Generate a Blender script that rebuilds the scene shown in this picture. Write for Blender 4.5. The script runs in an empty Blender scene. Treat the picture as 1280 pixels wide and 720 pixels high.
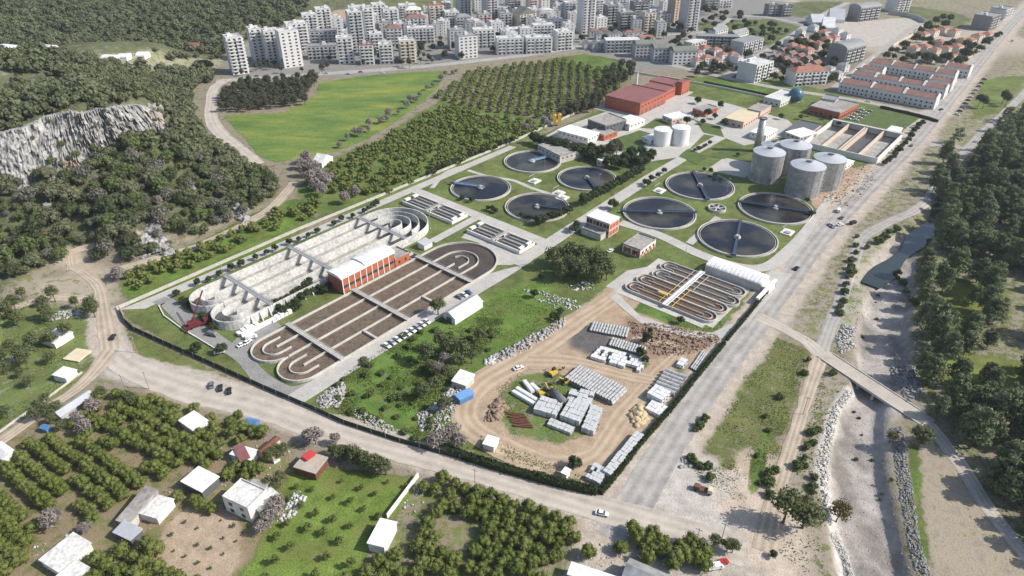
import bpy, bmesh, math, random
import numpy as np
from mathutils import Vector, Matrix
from mathutils.geometry import tessellate_polygon
random.seed(7); RNG=np.random.default_rng(7)
C=bpy.context.scene.collection; SC=bpy.context.scene
R=math.radians
# ------------------------------------------------------------------ camera, world, sun, exposure
CAM_H=180.0; PITCH=R(32.6); FPX=1280*24/36
cd=bpy.data.cameras.new('camera'); cd.lens=24; cd.sensor_width=36; cd.clip_start=1; cd.clip_end=9000
cam=bpy.data.objects.new('camera',cd); C.objects.link(cam); cam.location=(0,0,CAM_H); cam.rotation_euler=(math.pi/2-PITCH,0,0)
SC.camera=cam
SUN_EL=R(40); SUN_DIR=Vector((1,-0.13,0)).normalized()*math.cos(SUN_EL)+Vector((0,0,math.sin(SUN_EL)))
W=bpy.data.worlds.new('World'); SC.world=W; W.use_nodes=True
wn=W.node_tree; bg=wn.nodes['Background']; sky=wn.nodes.new('ShaderNodeTexSky'); sky.sky_type='NISHITA'; sky.sun_disc=False
sky.sun_elevation=SUN_EL; sky.sun_rotation=math.atan2(SUN_DIR.x,SUN_DIR.y); sky.air_density=1.0; sky.dust_density=1.5
wn.links.new(sky.outputs[0],bg.inputs[0]); bg.inputs[1].default_value=0.125
sl=bpy.data.lights.new('sun','SUN'); sl.energy=4.3; sl.angle=R(0.5); sl.color=(1,0.95,0.87)
so=bpy.data.objects.new('sun',sl); C.objects.link(so); so.rotation_euler=(-SUN_DIR).to_track_quat('-Z','Y').to_euler(); so.location=(300,0,400)
SC.view_settings.view_transform='Standard'; SC.view_settings.look='None'; SC.view_settings.exposure=0.42; SC.view_settings.gamma=1
SC.view_settings.use_curve_mapping=False
SC.cycles.max_bounces=4; SC.cycles.diffuse_bounces=2; SC.cycles.glossy_bounces=2; SC.cycles.transparent_max_bounces=4
# ------------------------------------------------------------------ survey: a photo point to a place on the ground
def ray(px,py):
    dx=(px-640)/FPX; dy=(360-py)/FPX; c,s=math.cos(PITCH),math.sin(PITCH)
    return np.array([dx,c+dy*s,-s+dy*c])
def P(px,py,h=0.0):
    d=ray(px,py); t=(h-CAM_H)/d[2]; return (d[0]*t,d[1]*t)
def PP(l,h=0.0): return [P(a,b,h) for a,b in l]
A50=R(50); UX,UY=math.cos(A50),math.sin(A50); OX,OY=-71.19,224.06
def UV(u,v): return (OX+u*UX+v*UY, OY+u*UY-v*UX)
def toUV(x,y): return ((x-OX)*UX+(y-OY)*UY, (x-OX)*UY-(y-OY)*UX)
# ------------------------------------------------------------------ numpy helpers
def _hash(ix,iy,seed):
    n=(ix.astype(np.int64)*374761393+iy.astype(np.int64)*668265263+seed*974634777)&0xffffffff
    n=((n^(n>>13))*1274126177)&0xffffffff
    return ((n^(n>>16))&0xffff)/65535.0
def vnoise(x,y,s,seed=0):
    x=np.asarray(x,float)/s; y=np.asarray(y,float)/s; ix=np.floor(x); iy=np.floor(y); fx=x-ix; fy=y-iy
    fx=fx*fx*(3-2*fx); fy=fy*fy*(3-2*fy)
    a=_hash(ix,iy,seed); b=_hash(ix+1,iy,seed); c=_hash(ix,iy+1,seed); d=_hash(ix+1,iy+1,seed)
    return a+(b-a)*fx+(c-a)*fy+(a-b-c+d)*fx*fy
def fbm(x,y,s,o=4,seed=0):
    t=0;w=0;a=1
    for i in range(o): t=t+a*vnoise(x,y,s,seed+i*17); w+=a; a*=.5; s*=.5
    return t/w
def sdist(x,y,poly):
    """positive inside"""
    p=np.array(poly,float); q=np.roll(p,-1,0); best=np.full(x.shape,1e18); ins=np.zeros(x.shape,bool)
    for (ax,ay),(bx,by) in zip(p,q):
        ex,ey=bx-ax,by-ay; t=np.clip(((x-ax)*ex+(y-ay)*ey)/(ex*ex+ey*ey+1e-12),0,1)
        best=np.minimum(best,(x-ax-t*ex)**2+(y-ay-t*ey)**2)
        if ay!=by: ins^=((ay>y)!=(by>y))&(x<(bx-ax)*(y-ay)/(by-ay)+ax)
    d=np.sqrt(best); return np.where(ins,d,-d)
def pdist(x,y,line):
    p=np.array(line,float); best=np.full(x.shape,1e18)
    for (ax,ay),(bx,by) in zip(p[:-1],p[1:]):
        ex,ey=bx-ax,by-ay; t=np.clip(((x-ax)*ex+(y-ay)*ey)/(ex*ex+ey*ey+1e-12),0,1)
        best=np.minimum(best,(x-ax-t*ex)**2+(y-ay-t*ey)**2)
    return np.sqrt(best)
def sm(a,b,x): t=np.clip((x-a)/(b-a),0,1); return t*t*(3-2*t)
def inside(x,y,poly): return bool(sdist(np.array([x]),np.array([y]),poly)[0]>0)
def mesh_np(name,v,f,mat=None,parent=None,attrs=None,smooth=False,link=True):
    v=np.asarray(v,np.float32); f=np.asarray(f,np.int32); k=f.shape[1]
    me=bpy.data.meshes.new(name); me.vertices.add(len(v)); me.vertices.foreach_set('co',v.ravel())
    me.loops.add(f.size); me.loops.foreach_set('vertex_index',f.ravel())
    me.polygons.add(len(f)); me.polygons.foreach_set('loop_start',np.arange(0,f.size,k,dtype=np.int32))
    try: me.polygons.foreach_set('loop_total',np.full(len(f),k,np.int32))
    except Exception: pass
    if smooth: me.polygons.foreach_set('use_smooth',np.ones(len(f),bool))
    me.update(calc_edges=True)
    for n,(t,dom,a) in (attrs or {}).items():
        at=me.attributes.new(n,t,dom); a=np.asarray(a,np.float32)
        at.data.foreach_set('color' if t=='FLOAT_COLOR' else 'value',a.ravel())
    if mat: me.materials.append(mat)
    if not link: return me
    return put(name,me,parent)
def put(name,me,parent=None,loc=None,rz=None,scale=None):
    o=bpy.data.objects.new(name,me); C.objects.link(o)
    if parent is not None: o.parent=parent
    if loc is not None: o.location=loc
    if rz is not None: o.rotation_euler=(0,0,rz)
    if scale is not None: o.scale=scale if hasattr(scale,'__len__') else (scale,)*3
    return o
def tag(o,label=None,cat=None,group=None,kind=None):
    if label: o['label']=label
    if cat: o['category']=cat
    if group: o['group']=group
    if kind: o['kind']=kind
    return o
def thing(name,label,cat,loc=(0,0,0),rz=0.0,group=None):
    o=bpy.data.objects.new(name,None); C.objects.link(o); o.empty_display_size=1
    o.location=loc if len(loc)==3 else (loc[0],loc[1],0); o.rotation_euler=(0,0,rz)
    return tag(o,label,cat,group)
def dup(root,loc,rz=None,scale=None,label=None,group=None):
    r=root.copy(); C.objects.link(r); r.location=loc if len(loc)==3 else (loc[0],loc[1],0)
    if rz is not None: r.rotation_euler=(0,0,rz)
    if scale is not None: r.scale=scale if hasattr(scale,'__len__') else (scale,)*3
    if label: r['label']=label
    if group: r['group']=group
    for ch in KIDS.get(root.name,()):
        c=ch.copy(); C.objects.link(c); c.parent=r; KIDS.setdefault(r.name,[]).append(c)
        for g in KIDS.get(ch.name,()):
            d=g.copy(); C.objects.link(d); d.parent=c; KIDS.setdefault(c.name,[]).append(d)
    return r
KIDS={}
def kids(*objs):
    for o in objs: KIDS.setdefault(o.parent.name,[]).append(o)
class MB:
    def __init__(s): s.v=[]; s.f=[]
    def add(s,vs,fs):
        n=len(s.v); s.v+=[tuple(map(float,q)) for q in vs]; s.f+=[tuple(n+i for i in q) for q in fs]; return s
    def box(s,x0,x1,y0,y1,z0,z1):
        return s.add([(x0,y0,z0),(x1,y0,z0),(x1,y1,z0),(x0,y1,z0),(x0,y0,z1),(x1,y0,z1),(x1,y1,z1),(x0,y1,z1)],
          [(3,2,1,0),(4,5,6,7),(0,1,5,4),(1,2,6,5),(2,3,7,6),(3,0,4,7)])
    def prism(s,p,z0,z1):
        a=sum(p[i][0]*p[(i+1)%len(p)][1]-p[(i+1)%len(p)][0]*p[i][1] for i in range(len(p)))
        if a<0: p=p[::-1]
        n=len(p); vs=[(x,y,z0) for x,y in p]+[(x,y,z1) for x,y in p]
        return s.add(vs,[tuple(range(n-1,-1,-1)),tuple(range(n,2*n))]+[(i,(i+1)%n,n+(i+1)%n,n+i) for i in range(n)])
    def xprism(s,prof,x0,x1):
        """profile of (y,z) swept along x"""
        a=sum(prof[i][0]*prof[(i+1)%len(prof)][1]-prof[(i+1)%len(prof)][0]*prof[i][1] for i in range(len(prof)))
        if a<0: prof=prof[::-1]
        n=len(prof); vs=[(x0,y,z) for y,z in prof]+[(x1,y,z) for y,z in prof]
        return s.add(vs,[tuple(range(n-1,-1,-1)),tuple(range(n,2*n))]+[(i,(i+1)%n,n+(i+1)%n,n+i) for i in range(n)])
    def yprism(s,prof,y0,y1):
        a=sum(prof[i][0]*prof[(i+1)%len(prof)][1]-prof[(i+1)%len(prof)][0]*prof[i][1] for i in range(len(prof)))
        if a>0: prof=prof[::-1]
        n=len(prof); vs=[(x,y0,z) for x,z in prof]+[(x,y1,z) for x,z in prof]
        return s.add(vs,[tuple(range(n-1,-1,-1)),tuple(range(n,2*n))]+[(i,(i+1)%n,n+(i+1)%n,n+i) for i in range(n)])
    def wall(s,path,w,z0,z1,closed=False):
        p=np.array(path,float); n=len(p)
        t=np.roll(p,-1,0)-np.roll(p,1,0) if closed else np.gradient(p,axis=0)
        t/=np.linalg.norm(t,axis=1)[:,None]+1e-9; nn=np.stack([-t[:,1],t[:,0]],1)
        L=p+nn*w/2; Rr=p-nn*w/2
        vs=[(*L[i],z0) for i in range(n)]+[(*Rr[i],z0) for i in range(n)]+[(*L[i],z1) for i in range(n)]+[(*Rr[i],z1) for i in range(n)]
        fs=[]
        for i in range(n if closed else n-1):
            j=(i+1)%n
            fs+=[(2*n+i,3*n+i,3*n+j,2*n+j),(i,2*n+i,2*n+j,j),(n+i,n+j,3*n+j,3*n+i),(i,j,n+j,n+i)]
        if not closed: fs+=[(0,n,3*n,2*n),(n-1,3*n-1,4*n-1,2*n-1)]
        return s.add(vs,fs)
    def cyl(s,x,y,z0,z1,r,n=16,r2=None,cap=True):
        r2=r if r2 is None else r2; a=[2*math.pi*i/n for i in range(n)]
        vs=[(x+r*math.cos(q),y+r*math.sin(q),z0) for q in a]+[(x+r2*math.cos(q),y+r2*math.sin(q),z1) for q in a]
        fs=[(i,(i+1)%n,n+(i+1)%n,n+i) for i in range(n)]
        if cap: fs+=[tuple(range(n-1,-1,-1)),tuple(range(n,2*n))]
        return s.add(vs,fs)
    def tube(s,p,q,r,n=6,r2=None):
        p,q=Vector(p),Vector(q); r2=r if r2 is None else r2; d=(q-p).normalized(); a=d.orthogonal().normalized(); b=d.cross(a)
        vs=[p+(a*math.cos(2*math.pi*i/n)+b*math.sin(2*math.pi*i/n))*r for i in range(n)]+[q+(a*math.cos(2*math.pi*i/n)+b*math.sin(2*math.pi*i/n))*r2 for i in range(n)]
        return s.add(vs,[(i,(i+1)%n,n+(i+1)%n,n+i) for i in range(n)]+[tuple(range(n-1,-1,-1)),tuple(range(n,2*n))])
    def mesh(s,name,mat=None):
        me=bpy.data.meshes.new(name); me.from_pydata(s.v,[],s.f)
        if mat: me.materials.append(mat)
        return me
    def build(s,name,mat,parent=None,smooth=False):
        me=s.mesh(name,mat)
        if smooth: me.shade_smooth()
        o=put(name,me,parent)
        if parent is not None: KIDS.setdefault(parent.name,[]).append(o)
        return o
def arc(cx,cy,r,a0,a1,n=16): return [(cx+r*math.cos(R(a0+(a1-a0)*i/n)),cy+r*math.sin(R(a0+(a1-a0)*i/n))) for i in range(n+1)]
# ------------------------------------------------------------------ materials
MATS={}
def nodes(m): m.use_nodes=True; return m.node_tree.nodes,m.node_tree.links,m.node_tree.nodes['Principled BSDF']
def mat(name,col,rough=.85,var=.18,scale=.35,col2=None,bump=0.0,metal=0.0,fine=None,spec=.3):
    """base colour broken up by two scales of noise in world space"""
    if name in MATS: return MATS[name]
    m=bpy.data.materials.new(name); N,L,B=nodes(m); MATS[name]=m
    B.inputs['Roughness'].default_value=rough; B.inputs['Metallic'].default_value=metal; B.inputs['Specular IOR Level'].default_value=spec
    g=N.new('ShaderNodeNewGeometry'); t=N.new('ShaderNodeTexNoise'); t.inputs['Scale'].default_value=scale; t.inputs['Detail'].default_value=6; t.inputs['Roughness'].default_value=.65
    L.new(g.outputs['Position'],t.inputs['Vector'])
    t2=N.new('ShaderNodeTexNoise'); t2.inputs['Scale'].default_value=fine or scale*9; t2.inputs['Detail'].default_value=3; L.new(g.outputs['Position'],t2.inputs['Vector'])
    ad=N.new('ShaderNodeMath'); ad.operation='ADD'; L.new(t.outputs['Fac'],ad.inputs[0]); L.new(t2.outputs['Fac'],ad.inputs[1])
    mr=N.new('ShaderNodeMapRange'); mr.inputs['From Min'].default_value=.65; mr.inputs['From Max'].default_value=1.35; L.new(ad.outputs[0],mr.inputs['Value'])
    mx=N.new('ShaderNodeMix'); mx.data_type='RGBA'; L.new(mr.outputs[0],mx.inputs['Factor'])
    c=np.array(col); a=(col2 if col2 is not None else tuple(c*(1-1.6*var))); b=tuple(np.minimum(c*(1+var),.9)) if col2 is None else col
    mx.inputs['A'].default_value=(*a,1); mx.inputs['B'].default_value=(*b,1); L.new(mx.outputs['Result'],B.inputs['Base Color'])
    if bump:
        bp=N.new('ShaderNodeBump'); bp.inputs['Strength'].default_value=bump; bp.inputs['Distance'].default_value=.5; L.new(t2.outputs['Fac'],bp.inputs['Height']); L.new(bp.outputs[0],B.inputs['Normal'])
    return m
def leafmat(name,a,b,c,hue=.0):
    m=bpy.data.materials.new(name); N,L,B=nodes(m); MATS[name]=m
    B.inputs['Roughness'].default_value=.7; B.inputs['Specular IOR Level'].default_value=.15
    at=N.new('ShaderNodeAttribute'); at.attribute_name='tint'
    oi=N.new('ShaderNodeObjectInfo'); g=N.new('ShaderNodeNewGeometry'); t=N.new('ShaderNodeTexNoise'); t.inputs['Scale'].default_value=.06; t.inputs['Detail'].default_value=4; L.new(g.outputs['Position'],t.inputs['Vector'])
    r=N.new('ShaderNodeValToRGB'); r.color_ramp.elements[0].color=(*a,1); r.color_ramp.elements[1].color=(*b,1); L.new(at.outputs['Fac'],r.inputs['Fac'])
    ma=N.new('ShaderNodeMath'); ma.operation='MULTIPLY_ADD'; L.new(oi.outputs['Random'],ma.inputs[0]); ma.inputs[1].default_value=.55; L.new(t.outputs['Fac'],ma.inputs[2])
    mr=N.new('ShaderNodeMapRange'); mr.inputs['From Min'].default_value=.35; mr.inputs['From Max'].default_value=1.15; mr.inputs['To Max'].default_value=.75; L.new(ma.outputs[0],mr.inputs['Value'])
    mx=N.new('ShaderNodeMix'); mx.data_type='RGBA'; L.new(mr.outputs[0],mx.inputs['Factor']); L.new(r.outputs[0],mx.inputs['A']); mx.inputs['B'].default_value=(*c,1)
    L.new(mx.outputs['Result'],B.inputs['Base Color'])
    tr=N.new('ShaderNodeBsdfTranslucent'); L.new(mx.outputs['Result'],tr.inputs['Color']); ms=N.new('ShaderNodeMixShader'); ms.inputs[0].default_value=.28; out=[q for q in N if q.type=='OUTPUT_MATERIAL'][0]
    L.new(B.outputs[0],ms.inputs[1]); L.new(tr.outputs[0],ms.inputs[2]); L.new(ms.outputs[0],out.inputs['Surface'])
    return m
# ------------------------------------------------------------------ terrain
HILL=PP([(0,470),(0,378),(60,338),(105,326),(150,326),(240,298),(330,258),(358,236),(328,210),(284,192),(246,160),(238,124),(250,100),(284,72),(340,40),(388,20),(470,6)])+[(-300,2500),(-4000,2500),(-4000,150),(-320,150)]
_cp=[(60,420,0),(0,430,0),(0,376,0),(60,337,0),(105,328,0),(150,328,0),(240,300,0),(330,260,0),(364,236,0),(328,210,0),(286,192,0),(246,158,0),(238,122,0),(252,99,0),(290,75,0),
 (200,270,10),(120,275,14),(60,290,11),(0,300,12),(280,225,12),(230,205,17),(170,240,17),(310,228,5),(20,262,18),(240,185,10),(110,240,18),
 (0,236,23),(60,221,24),(110,206,25),(150,189,27),(195,169,27),(0,167,46),(35,156,48),(65,143,50),(100,141,50),(130,136,49),(160,131,48),(195,129,44),(206,145,30),(212,160,22),
 (0,125,42),(60,118,38),(130,105,32),(200,105,20),(225,112,6),(100,88,22),(0,92,28),(200,88,12),
 (0,66,16),(60,62,12),(150,70,5),(210,72,2),(250,76,0),(0,30,70),(0,0,130),(100,0,125),(100,30,55),(200,0,100),(200,30,42),(300,0,60),(300,32,16),(385,2,14),(385,24,0),(440,10,0),(440,0,6),
 (400,250,0),(450,100,0),(600,50,0),(350,350,0),(300,450,0),(-200,0,140),(-200,60,20),(-200,150,46),(-200,235,24),(-200,400,0),(600,5,0)]
_cxy=np.array([P(a,b,h) for a,b,h in _cp]); _ch=np.array([c[2] for c in _cp],float)
_D=np.sqrt(((_cxy[:,None]-_cxy[None])**2).sum(-1)); _w=np.linalg.solve(_D-9.0*np.eye(len(_ch)),_ch)
_hx=np.arange(-1400,-40,7.0); _hy=np.arange(150,2000,7.0)
def _hillgrid():
    gx,gy=np.meshgrid(_hx,_hy); q=np.stack([gx.ravel(),gy.ravel()],-1); r=np.zeros(len(q))
    for i in range(0,len(q),20000): r[i:i+20000]=np.sqrt(((q[i:i+20000][:,None]-_cxy[None])**2).sum(-1))@_w
    r=np.clip(r,0,150).reshape(gx.shape)
    for _ in range(14):
        for ax in (0,1): p=np.pad(r,[(1,1) if k==ax else (0,0) for k in (0,1)],mode='edge'); r=(p[:-2]+p[1:-1]*2+p[2:])/4 if ax==0 else (p[:,:-2]+p[:,1:-1]*2+p[:,2:])/4
    return r
CLIFF_F=[(-6,238),(30,231),(60,222),(85,214),(110,206),(130,198),(150,190),(172,180),(192,172),(207,171)]; CLIFF_C=[(-6,169),(30,158),(60,145),(80,141),(100,141),(115,138),(130,136),(150,132),(175,131),(203,143)]
cf=np.array([(*P(a,b,23),23) for a,b in CLIFF_F]); hc=[46,48,50,51,51,51,50,47,41,31]; cc=np.array([(*P(a,b,h),h) for (a,b),h in zip(CLIFF_C,hc)])
cliffpoly=[tuple(q[:2]) for q in cf]+[tuple(q[:2]) for q in cc[::-1]]
_HG=_hillgrid()
_g=np.meshgrid(_hx,_hy); _k=sdist(_g[0],_g[1],cliffpoly); _HG=np.where(_k>-7,np.minimum(_HG,21.0),_HG); _HG=np.where((_k>-22)&(_k<=-7),np.minimum(_HG,21+np.maximum(0,(-7-_k))*1.9),_HG)
def hillh(x,y):
    fx=np.clip((x-_hx[0])/7,0,len(_hx)-1.001); fy=np.clip((y-_hy[0])/7,0,len(_hy)-1.001); i=fx.astype(int); j=fy.astype(int); fx-=i; fy-=j
    return _HG[j,i]*(1-fx)*(1-fy)+_HG[j,i+1]*fx*(1-fy)+_HG[j+1,i]*(1-fx)*fy+_HG[j+1,i+1]*fx*fy
RIVER=PP([(1046,730),(1036,640),(1032,570),(1044,520),(1064,488),(1068,455),(1072,405),(1090,350),(1102,312),(1118,292),(1142,290),(1150,330),(1142,380),(1136,420),(1140,452),(1128,480),(1110,500),(1106,530),(1108,590),(1124,660),(1140,730)])
STREAM=[(1090,352),(1108,334),(1140,305),(1166,276),(1186,250),(1204,220)]
STREAM_W=PP(STREAM)
def height(x,y):
    x=np.asarray(x,float); y=np.asarray(y,float); h=np.zeros(x.shape)
    m=(x<-70)
    if m.any():
        d=sdist(x[m],y[m],HILL); k=d>0; hm=np.zeros(d.shape)
        if k.any():
            q=np.stack([x[m][k],y[m][k]],-1); r=hillh(q[:,0],q[:,1]); w=sm(-6,48,d[k])
            hm[k]=r*w+w*np.minimum(r*.12,1.6)*(fbm(q[:,0],q[:,1],22,3,5)-.5)*2
        h[m]=hm
    m=(x>40)&(y<460)
    if m.any():
        d=sdist(x[m],y[m],RIVER); s=9-pdist(x[m],y[m],STREAM_W)
        h[m]-=3.6*np.maximum(sm(-1.5,3.5,d),.85*sm(-2,5,s))
    return h
def hz(x,y): return float(height(np.array([float(x)]),np.array([float(y)]))[0])
_T=np.concatenate([np.arange(120,900,1.5),np.arange(900,2600,6)])
def G(px,py):
    """photo point to a point on the terrain"""
    d=ray(px,py); x=d[0]*_T; y=d[1]*_T; z=CAM_H+d[2]*_T; b=z<height(x,y)
    i=int(np.argmax(b)) if b.any() else len(_T)-1
    return (float(x[i]),float(y[i]))
def GP(l): return [G(a,b) for a,b in l]
def G3(px,py):
    x,y=G(px,py); return (x,y,hz(x,y))
def axis(segs):
    out=[segs[0][0]]
    for a,b,s in segs:
        n=max(1,int(round((b-a)/s))); out+=[a+(b-a)*i/n for i in range(1,n+1)]
    return np.array(out,float)
ys=axis([(-3000,-200,350),(-200,60,20),(60,420,1.3),(420,780,2.3),(780,1300,5.5),(1300,2200,30),(2200,6000,380)])
xs=axis([(-5000,-1200,300),(-1200,-760,20),(-760,-420,5),(-420,-230,2.8),(-230,230,1.5),(230,420,2.8),(420,800,6),(800,1200,20),(1200,5000,300)])
GX,GY=np.meshgrid(xs,ys); GXf,GYf=GX.ravel(),GY.ravel(); GZ=height(GXf,GYf)
n1=fbm(GXf,GYf,60,5,1); n2=fbm(GXf,GYf,14,4,2); n3=fbm(GXf,GYf,5,3,3); n4=fbm(GXf,GYf,160,3,4)
soil=np.zeros((GXf.size,3)); vegc=np.zeros((GXf.size,3)); veg=np.zeros(GXf.size)
def lin(*c): return np.array(c,float)
soil[:]=lin(.30,.255,.20); vegc[:]=lin(.105,.115,.05); veg[:]=.42
def paint(w,s=None,vc=None,va=None):
    global soil,vegc,veg
    w=np.clip(w,0,1)
    if s is not None: soil=soil+(lin(*s)-soil)*w[:,None]
    if vc is not None: vegc=vegc+(lin(*vc)-vegc)*w[:,None]
    if va is not None: veg=veg+(va-veg)*w
def area(px,s=None,vc=None,va=None,soft=3.0,jag=5.0,world=False):
    pl=px if world else GP(px); p=np.array(pl); m=(GXf>p[:,0].min()-15)&(GXf<p[:,0].max()+15)&(GYf>p[:,1].min()-15)&(GYf<p[:,1].max()+15)
    w=np.zeros(GXf.size); d=sdist(GXf[m],GYf[m],pl)+(n2[m]-.5)*2*jag+(n3[m]-.5)*jag*.7; w[m]=sm(-soft,soft,d); paint(w,s,vc,va)
def line(px,wid,s=None,vc=None,va=None,soft=2.5,jag=3.0,world=False,k=1.0):
    pl=px if world else GP(px); p=np.array(pl); m=(GXf>p[:,0].min()-40)&(GXf<p[:,0].max()+40)&(GYf>p[:,1].min()-40)&(GYf<p[:,1].max()+40)
    w=np.zeros(GXf.size); d=wid/2-pdist(GXf[m],GYf[m],pl)+(n2[m]-.5)*2*jag+(n3[m]-.5)*jag; w[m]=sm(-soft,soft,d)*k; paint(w,s,vc,va)
# far plain: fallow plots, dry grass, bare earth
fy=sm(700,800,GYf); paint(fy*sm(.35,.6,n1),(.36,.31,.25),(.14,.15,.07),.5); paint(fy*sm(.52,.62,n4),(.42,.36,.29),(.13,.15,.06),.2)
area([(280,95),(440,96),(580,80),(730,64),(770,90),(880,85),(960,98),(1000,60),(1060,10),(900,-5),(560,-5),(400,20),(300,40)],(.25,.24,.225),(.085,.10,.045),.3,6,6)
area([(400,22),(450,5),(480,8),(470,20),(430,30),(385,32)],(.42,.30,.21),None,.1,4,8)
area([(430,-5),(620,-5),(620,12),(560,22),(480,16)],(.3,.27,.2),(.12,.145,.06),.75,6,6)
d_h=sdist(GXf,GYf,HILL); paint(sm(0,10,d_h),(.27,.25,.215),(.075,.088,.04),.62)
area([(0,75),(130,66),(280,72),(270,84),(150,86),(0,95)],(.36,.33,.27),(.13,.15,.06),.5,4,6)
# lower left country
area([(-30,372),(60,378),(125,388),(132,430),(105,478),(40,520),(-30,560)],(.40,.36,.30),(.12,.16,.05),.66,3,4)
area([(40,352),(140,335),(150,380),(110,384),(40,380)],(.42,.36,.29),(.12,.15,.05),.4,4,6)
area([(60,300),(100,310),(130,330),(110,350),(80,350)],(.43,.36,.28),(.12,.15,.05),.3,4,6)
area([(-30,560),(60,520),(110,488),(170,488),(300,528),(372,575),(345,640),(320,735),(-40,735)],(.30,.225,.155),(.10,.125,.04),.46,2,3)
area([(206,660),(232,636),(300,648),(306,700),(280,735),(180,735)],(.40,.31,.225),(.09,.12,.04),.06,1.5,2)
area([(345,612),(372,586),(450,592),(519,600),(500,640),(462,690),(440,735),(296,735),(330,665)],(.28,.24,.15),(.13,.185,.04),.97,1.5,2)
area([(500,640),(530,600),(620,620),(770,655),(760,735),(440,735),(470,680)],(.31,.25,.19),(.105,.145,.04),.5,2,4)
area([(760,650),(870,690),(960,700),(960,735),(700,735)],(.42,.38,.33),(.1,.13,.04),.15,3,4)
# inside the works: lawns, then waste ground and the pipe yard
WORKS=PP([(152,388),(300,325),(480,252),(640,186),(745,140),(850,100),(930,90),(1060,120),(1172,160),(1090,240),(1012,310),(940,400),(860,500),(760,622),(600,578),(430,530),(270,455),(165,402)])
area(WORKS,(.33,.29,.23),(.112,.146,.047),.93,2,1,True)
area([(395,495),(450,455),(520,410),(560,395),(600,400),(640,380),(690,360),(720,400),(640,445),(575,500),(570,540),(600,575),(500,555)],(.36,.31,.25),(.095,.165,.035),.74,4,5)
area([(560,400),(610,370),(680,350),(700,395),(640,430),(590,420)],(.34,.28,.22),(.10,.165,.035),.8,3,4)
area([(568,505),(600,470),(660,440),(702,400),(748,365),(770,352),(800,372),(905,412),(898,440),(870,470),(752,612),(690,590),(600,556)],(.40,.30,.21),(.10,.14,.04),.06,3,3)
area([(625,490),(650,468),(690,462),(740,500),(750,540),(700,556),(640,545),(615,520)],(.36,.29,.22),(.10,.155,.04),.6,2,3)
area([(745,425),(810,455),(800,468),(740,445)],(.36,.29,.22),(.10,.15,.04),.62,2,2.5)
area([(800,375),(880,405),(930,400),(905,425),(850,412),(790,390)],(.34,.28,.22),(.09,.15,.035),.75,2,2.5)
area([(706,415),(725,406),(760,420),(762,432),(735,442),(712,432)],(.13,.12,.115),None,0,2,3)
area([(785,400),(840,408),(900,418),(905,430),(855,450),(820,450),(780,430)],(.27,.19,.14),(.09,.12,.04),.16,3,5)
area([(855,455),(882,440),(900,450),(880,480),(850,500),(830,470)],(.36,.29,.22),(.09,.14,.04),.6,2,2.5)
area([(1030,215),(1090,205),(1100,232),(1060,275),(1020,260),(1010,240)],(.40,.29,.215),(.1,.12,.04),.05,2,4)
# right side: verge, dry plots, river bed, pine floor
area([(990,380),(1040,300),(1110,220),(1170,170),(1200,182),(1180,225),(1090,285),(1062,330),(1040,390),(1010,432),(975,408)],(.37,.32,.27),(.125,.135,.055),.5,3,5)
area([(1060,320),(1090,290),(1130,285),(1085,350),(1068,420),(1052,440),(1040,420)],(.42,.37,.32),(.12,.17,.045),.45,2,4)
area([(965,420),(1007,440),(1002,480),(980,560),(964,630),(925,632),(876,600),(852,572),(868,534),(900,500),(922,458)],(.37,.31,.245),(.115,.135,.045),.66,2,4)
area([(925,560),(970,570),(962,635),(915,625)],(.42,.34,.26),None,.28,4,5); area([(905,590),(925,588),(930,612),(908,615)],(.55,.46,.34),None,.02,2,3)
line([(958,545),(948,580),(937,628)],3.2,None,(.10,.16,.04),1.0,1,1)
area([(1170,165),(1290,60),(1290,120),(1230,170),(1195,190)],(.38,.33,.26),(.125,.14,.05),.5,3,6)
area([(1225,100),(1285,95),(1250,140),(1215,150)],(.38,.33,.26),(.12,.16,.045),.75,3,4)
area([(1110,285),(1190,215),(1260,130),(1300,100),(1300,735),(1170,735),(1150,560),(1140,430)],(.33,.29,.23),(.095,.12,.04),.5,3,6)
area([(1190,352),(1258,362),(1250,400),(1180,420),(1172,380)],None,(.155,.185,.045),.85,3,5)
area([(1160,440),(1300,455),(1290,500),(1180,480)],None,(.15,.18,.045),.75,3,6)
area([(1140,560),(1175,552),(1220,620),(1290,720),(1290,745),(1170,745),(1146,640)],(.36,.305,.235),(.13,.14,.05),.33,2,4)
area([(1138,555),(1146,560),(1160,690),(1150,735),(1138,650)],None,(.10,.16,.035),.8,1.5,2)
area([(1000,480),(1030,470),(1062,470),(1040,520),(1025,600),(1030,735),(960,735),(965,640)],(.38,.32,.27),(.1,.13,.045),.45,2,4)
dr=sdist(GXf,GYf,RIVER); paint(sm(-1,1.5,dr+(n3-.5)*1.5),(.365,.33,.295),(.12,.13,.06),.14); paint(sm(-1,1.5,dr)*sm(.48,.6,fbm(GXf,GYf*.35,6,4,31)),(.25,.225,.20),None,.22)
line([(1062,490),(1043,515),(1031,558),(1028,600),(1036,640),(1050,690),(1064,735)],5,(.50,.475,.44),None,.02,.8,1.0)
line([(1086,640),(1090,540),(1100,420),(1112,330)],9,(.42,.385,.35),None,.04,4,6)
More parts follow.
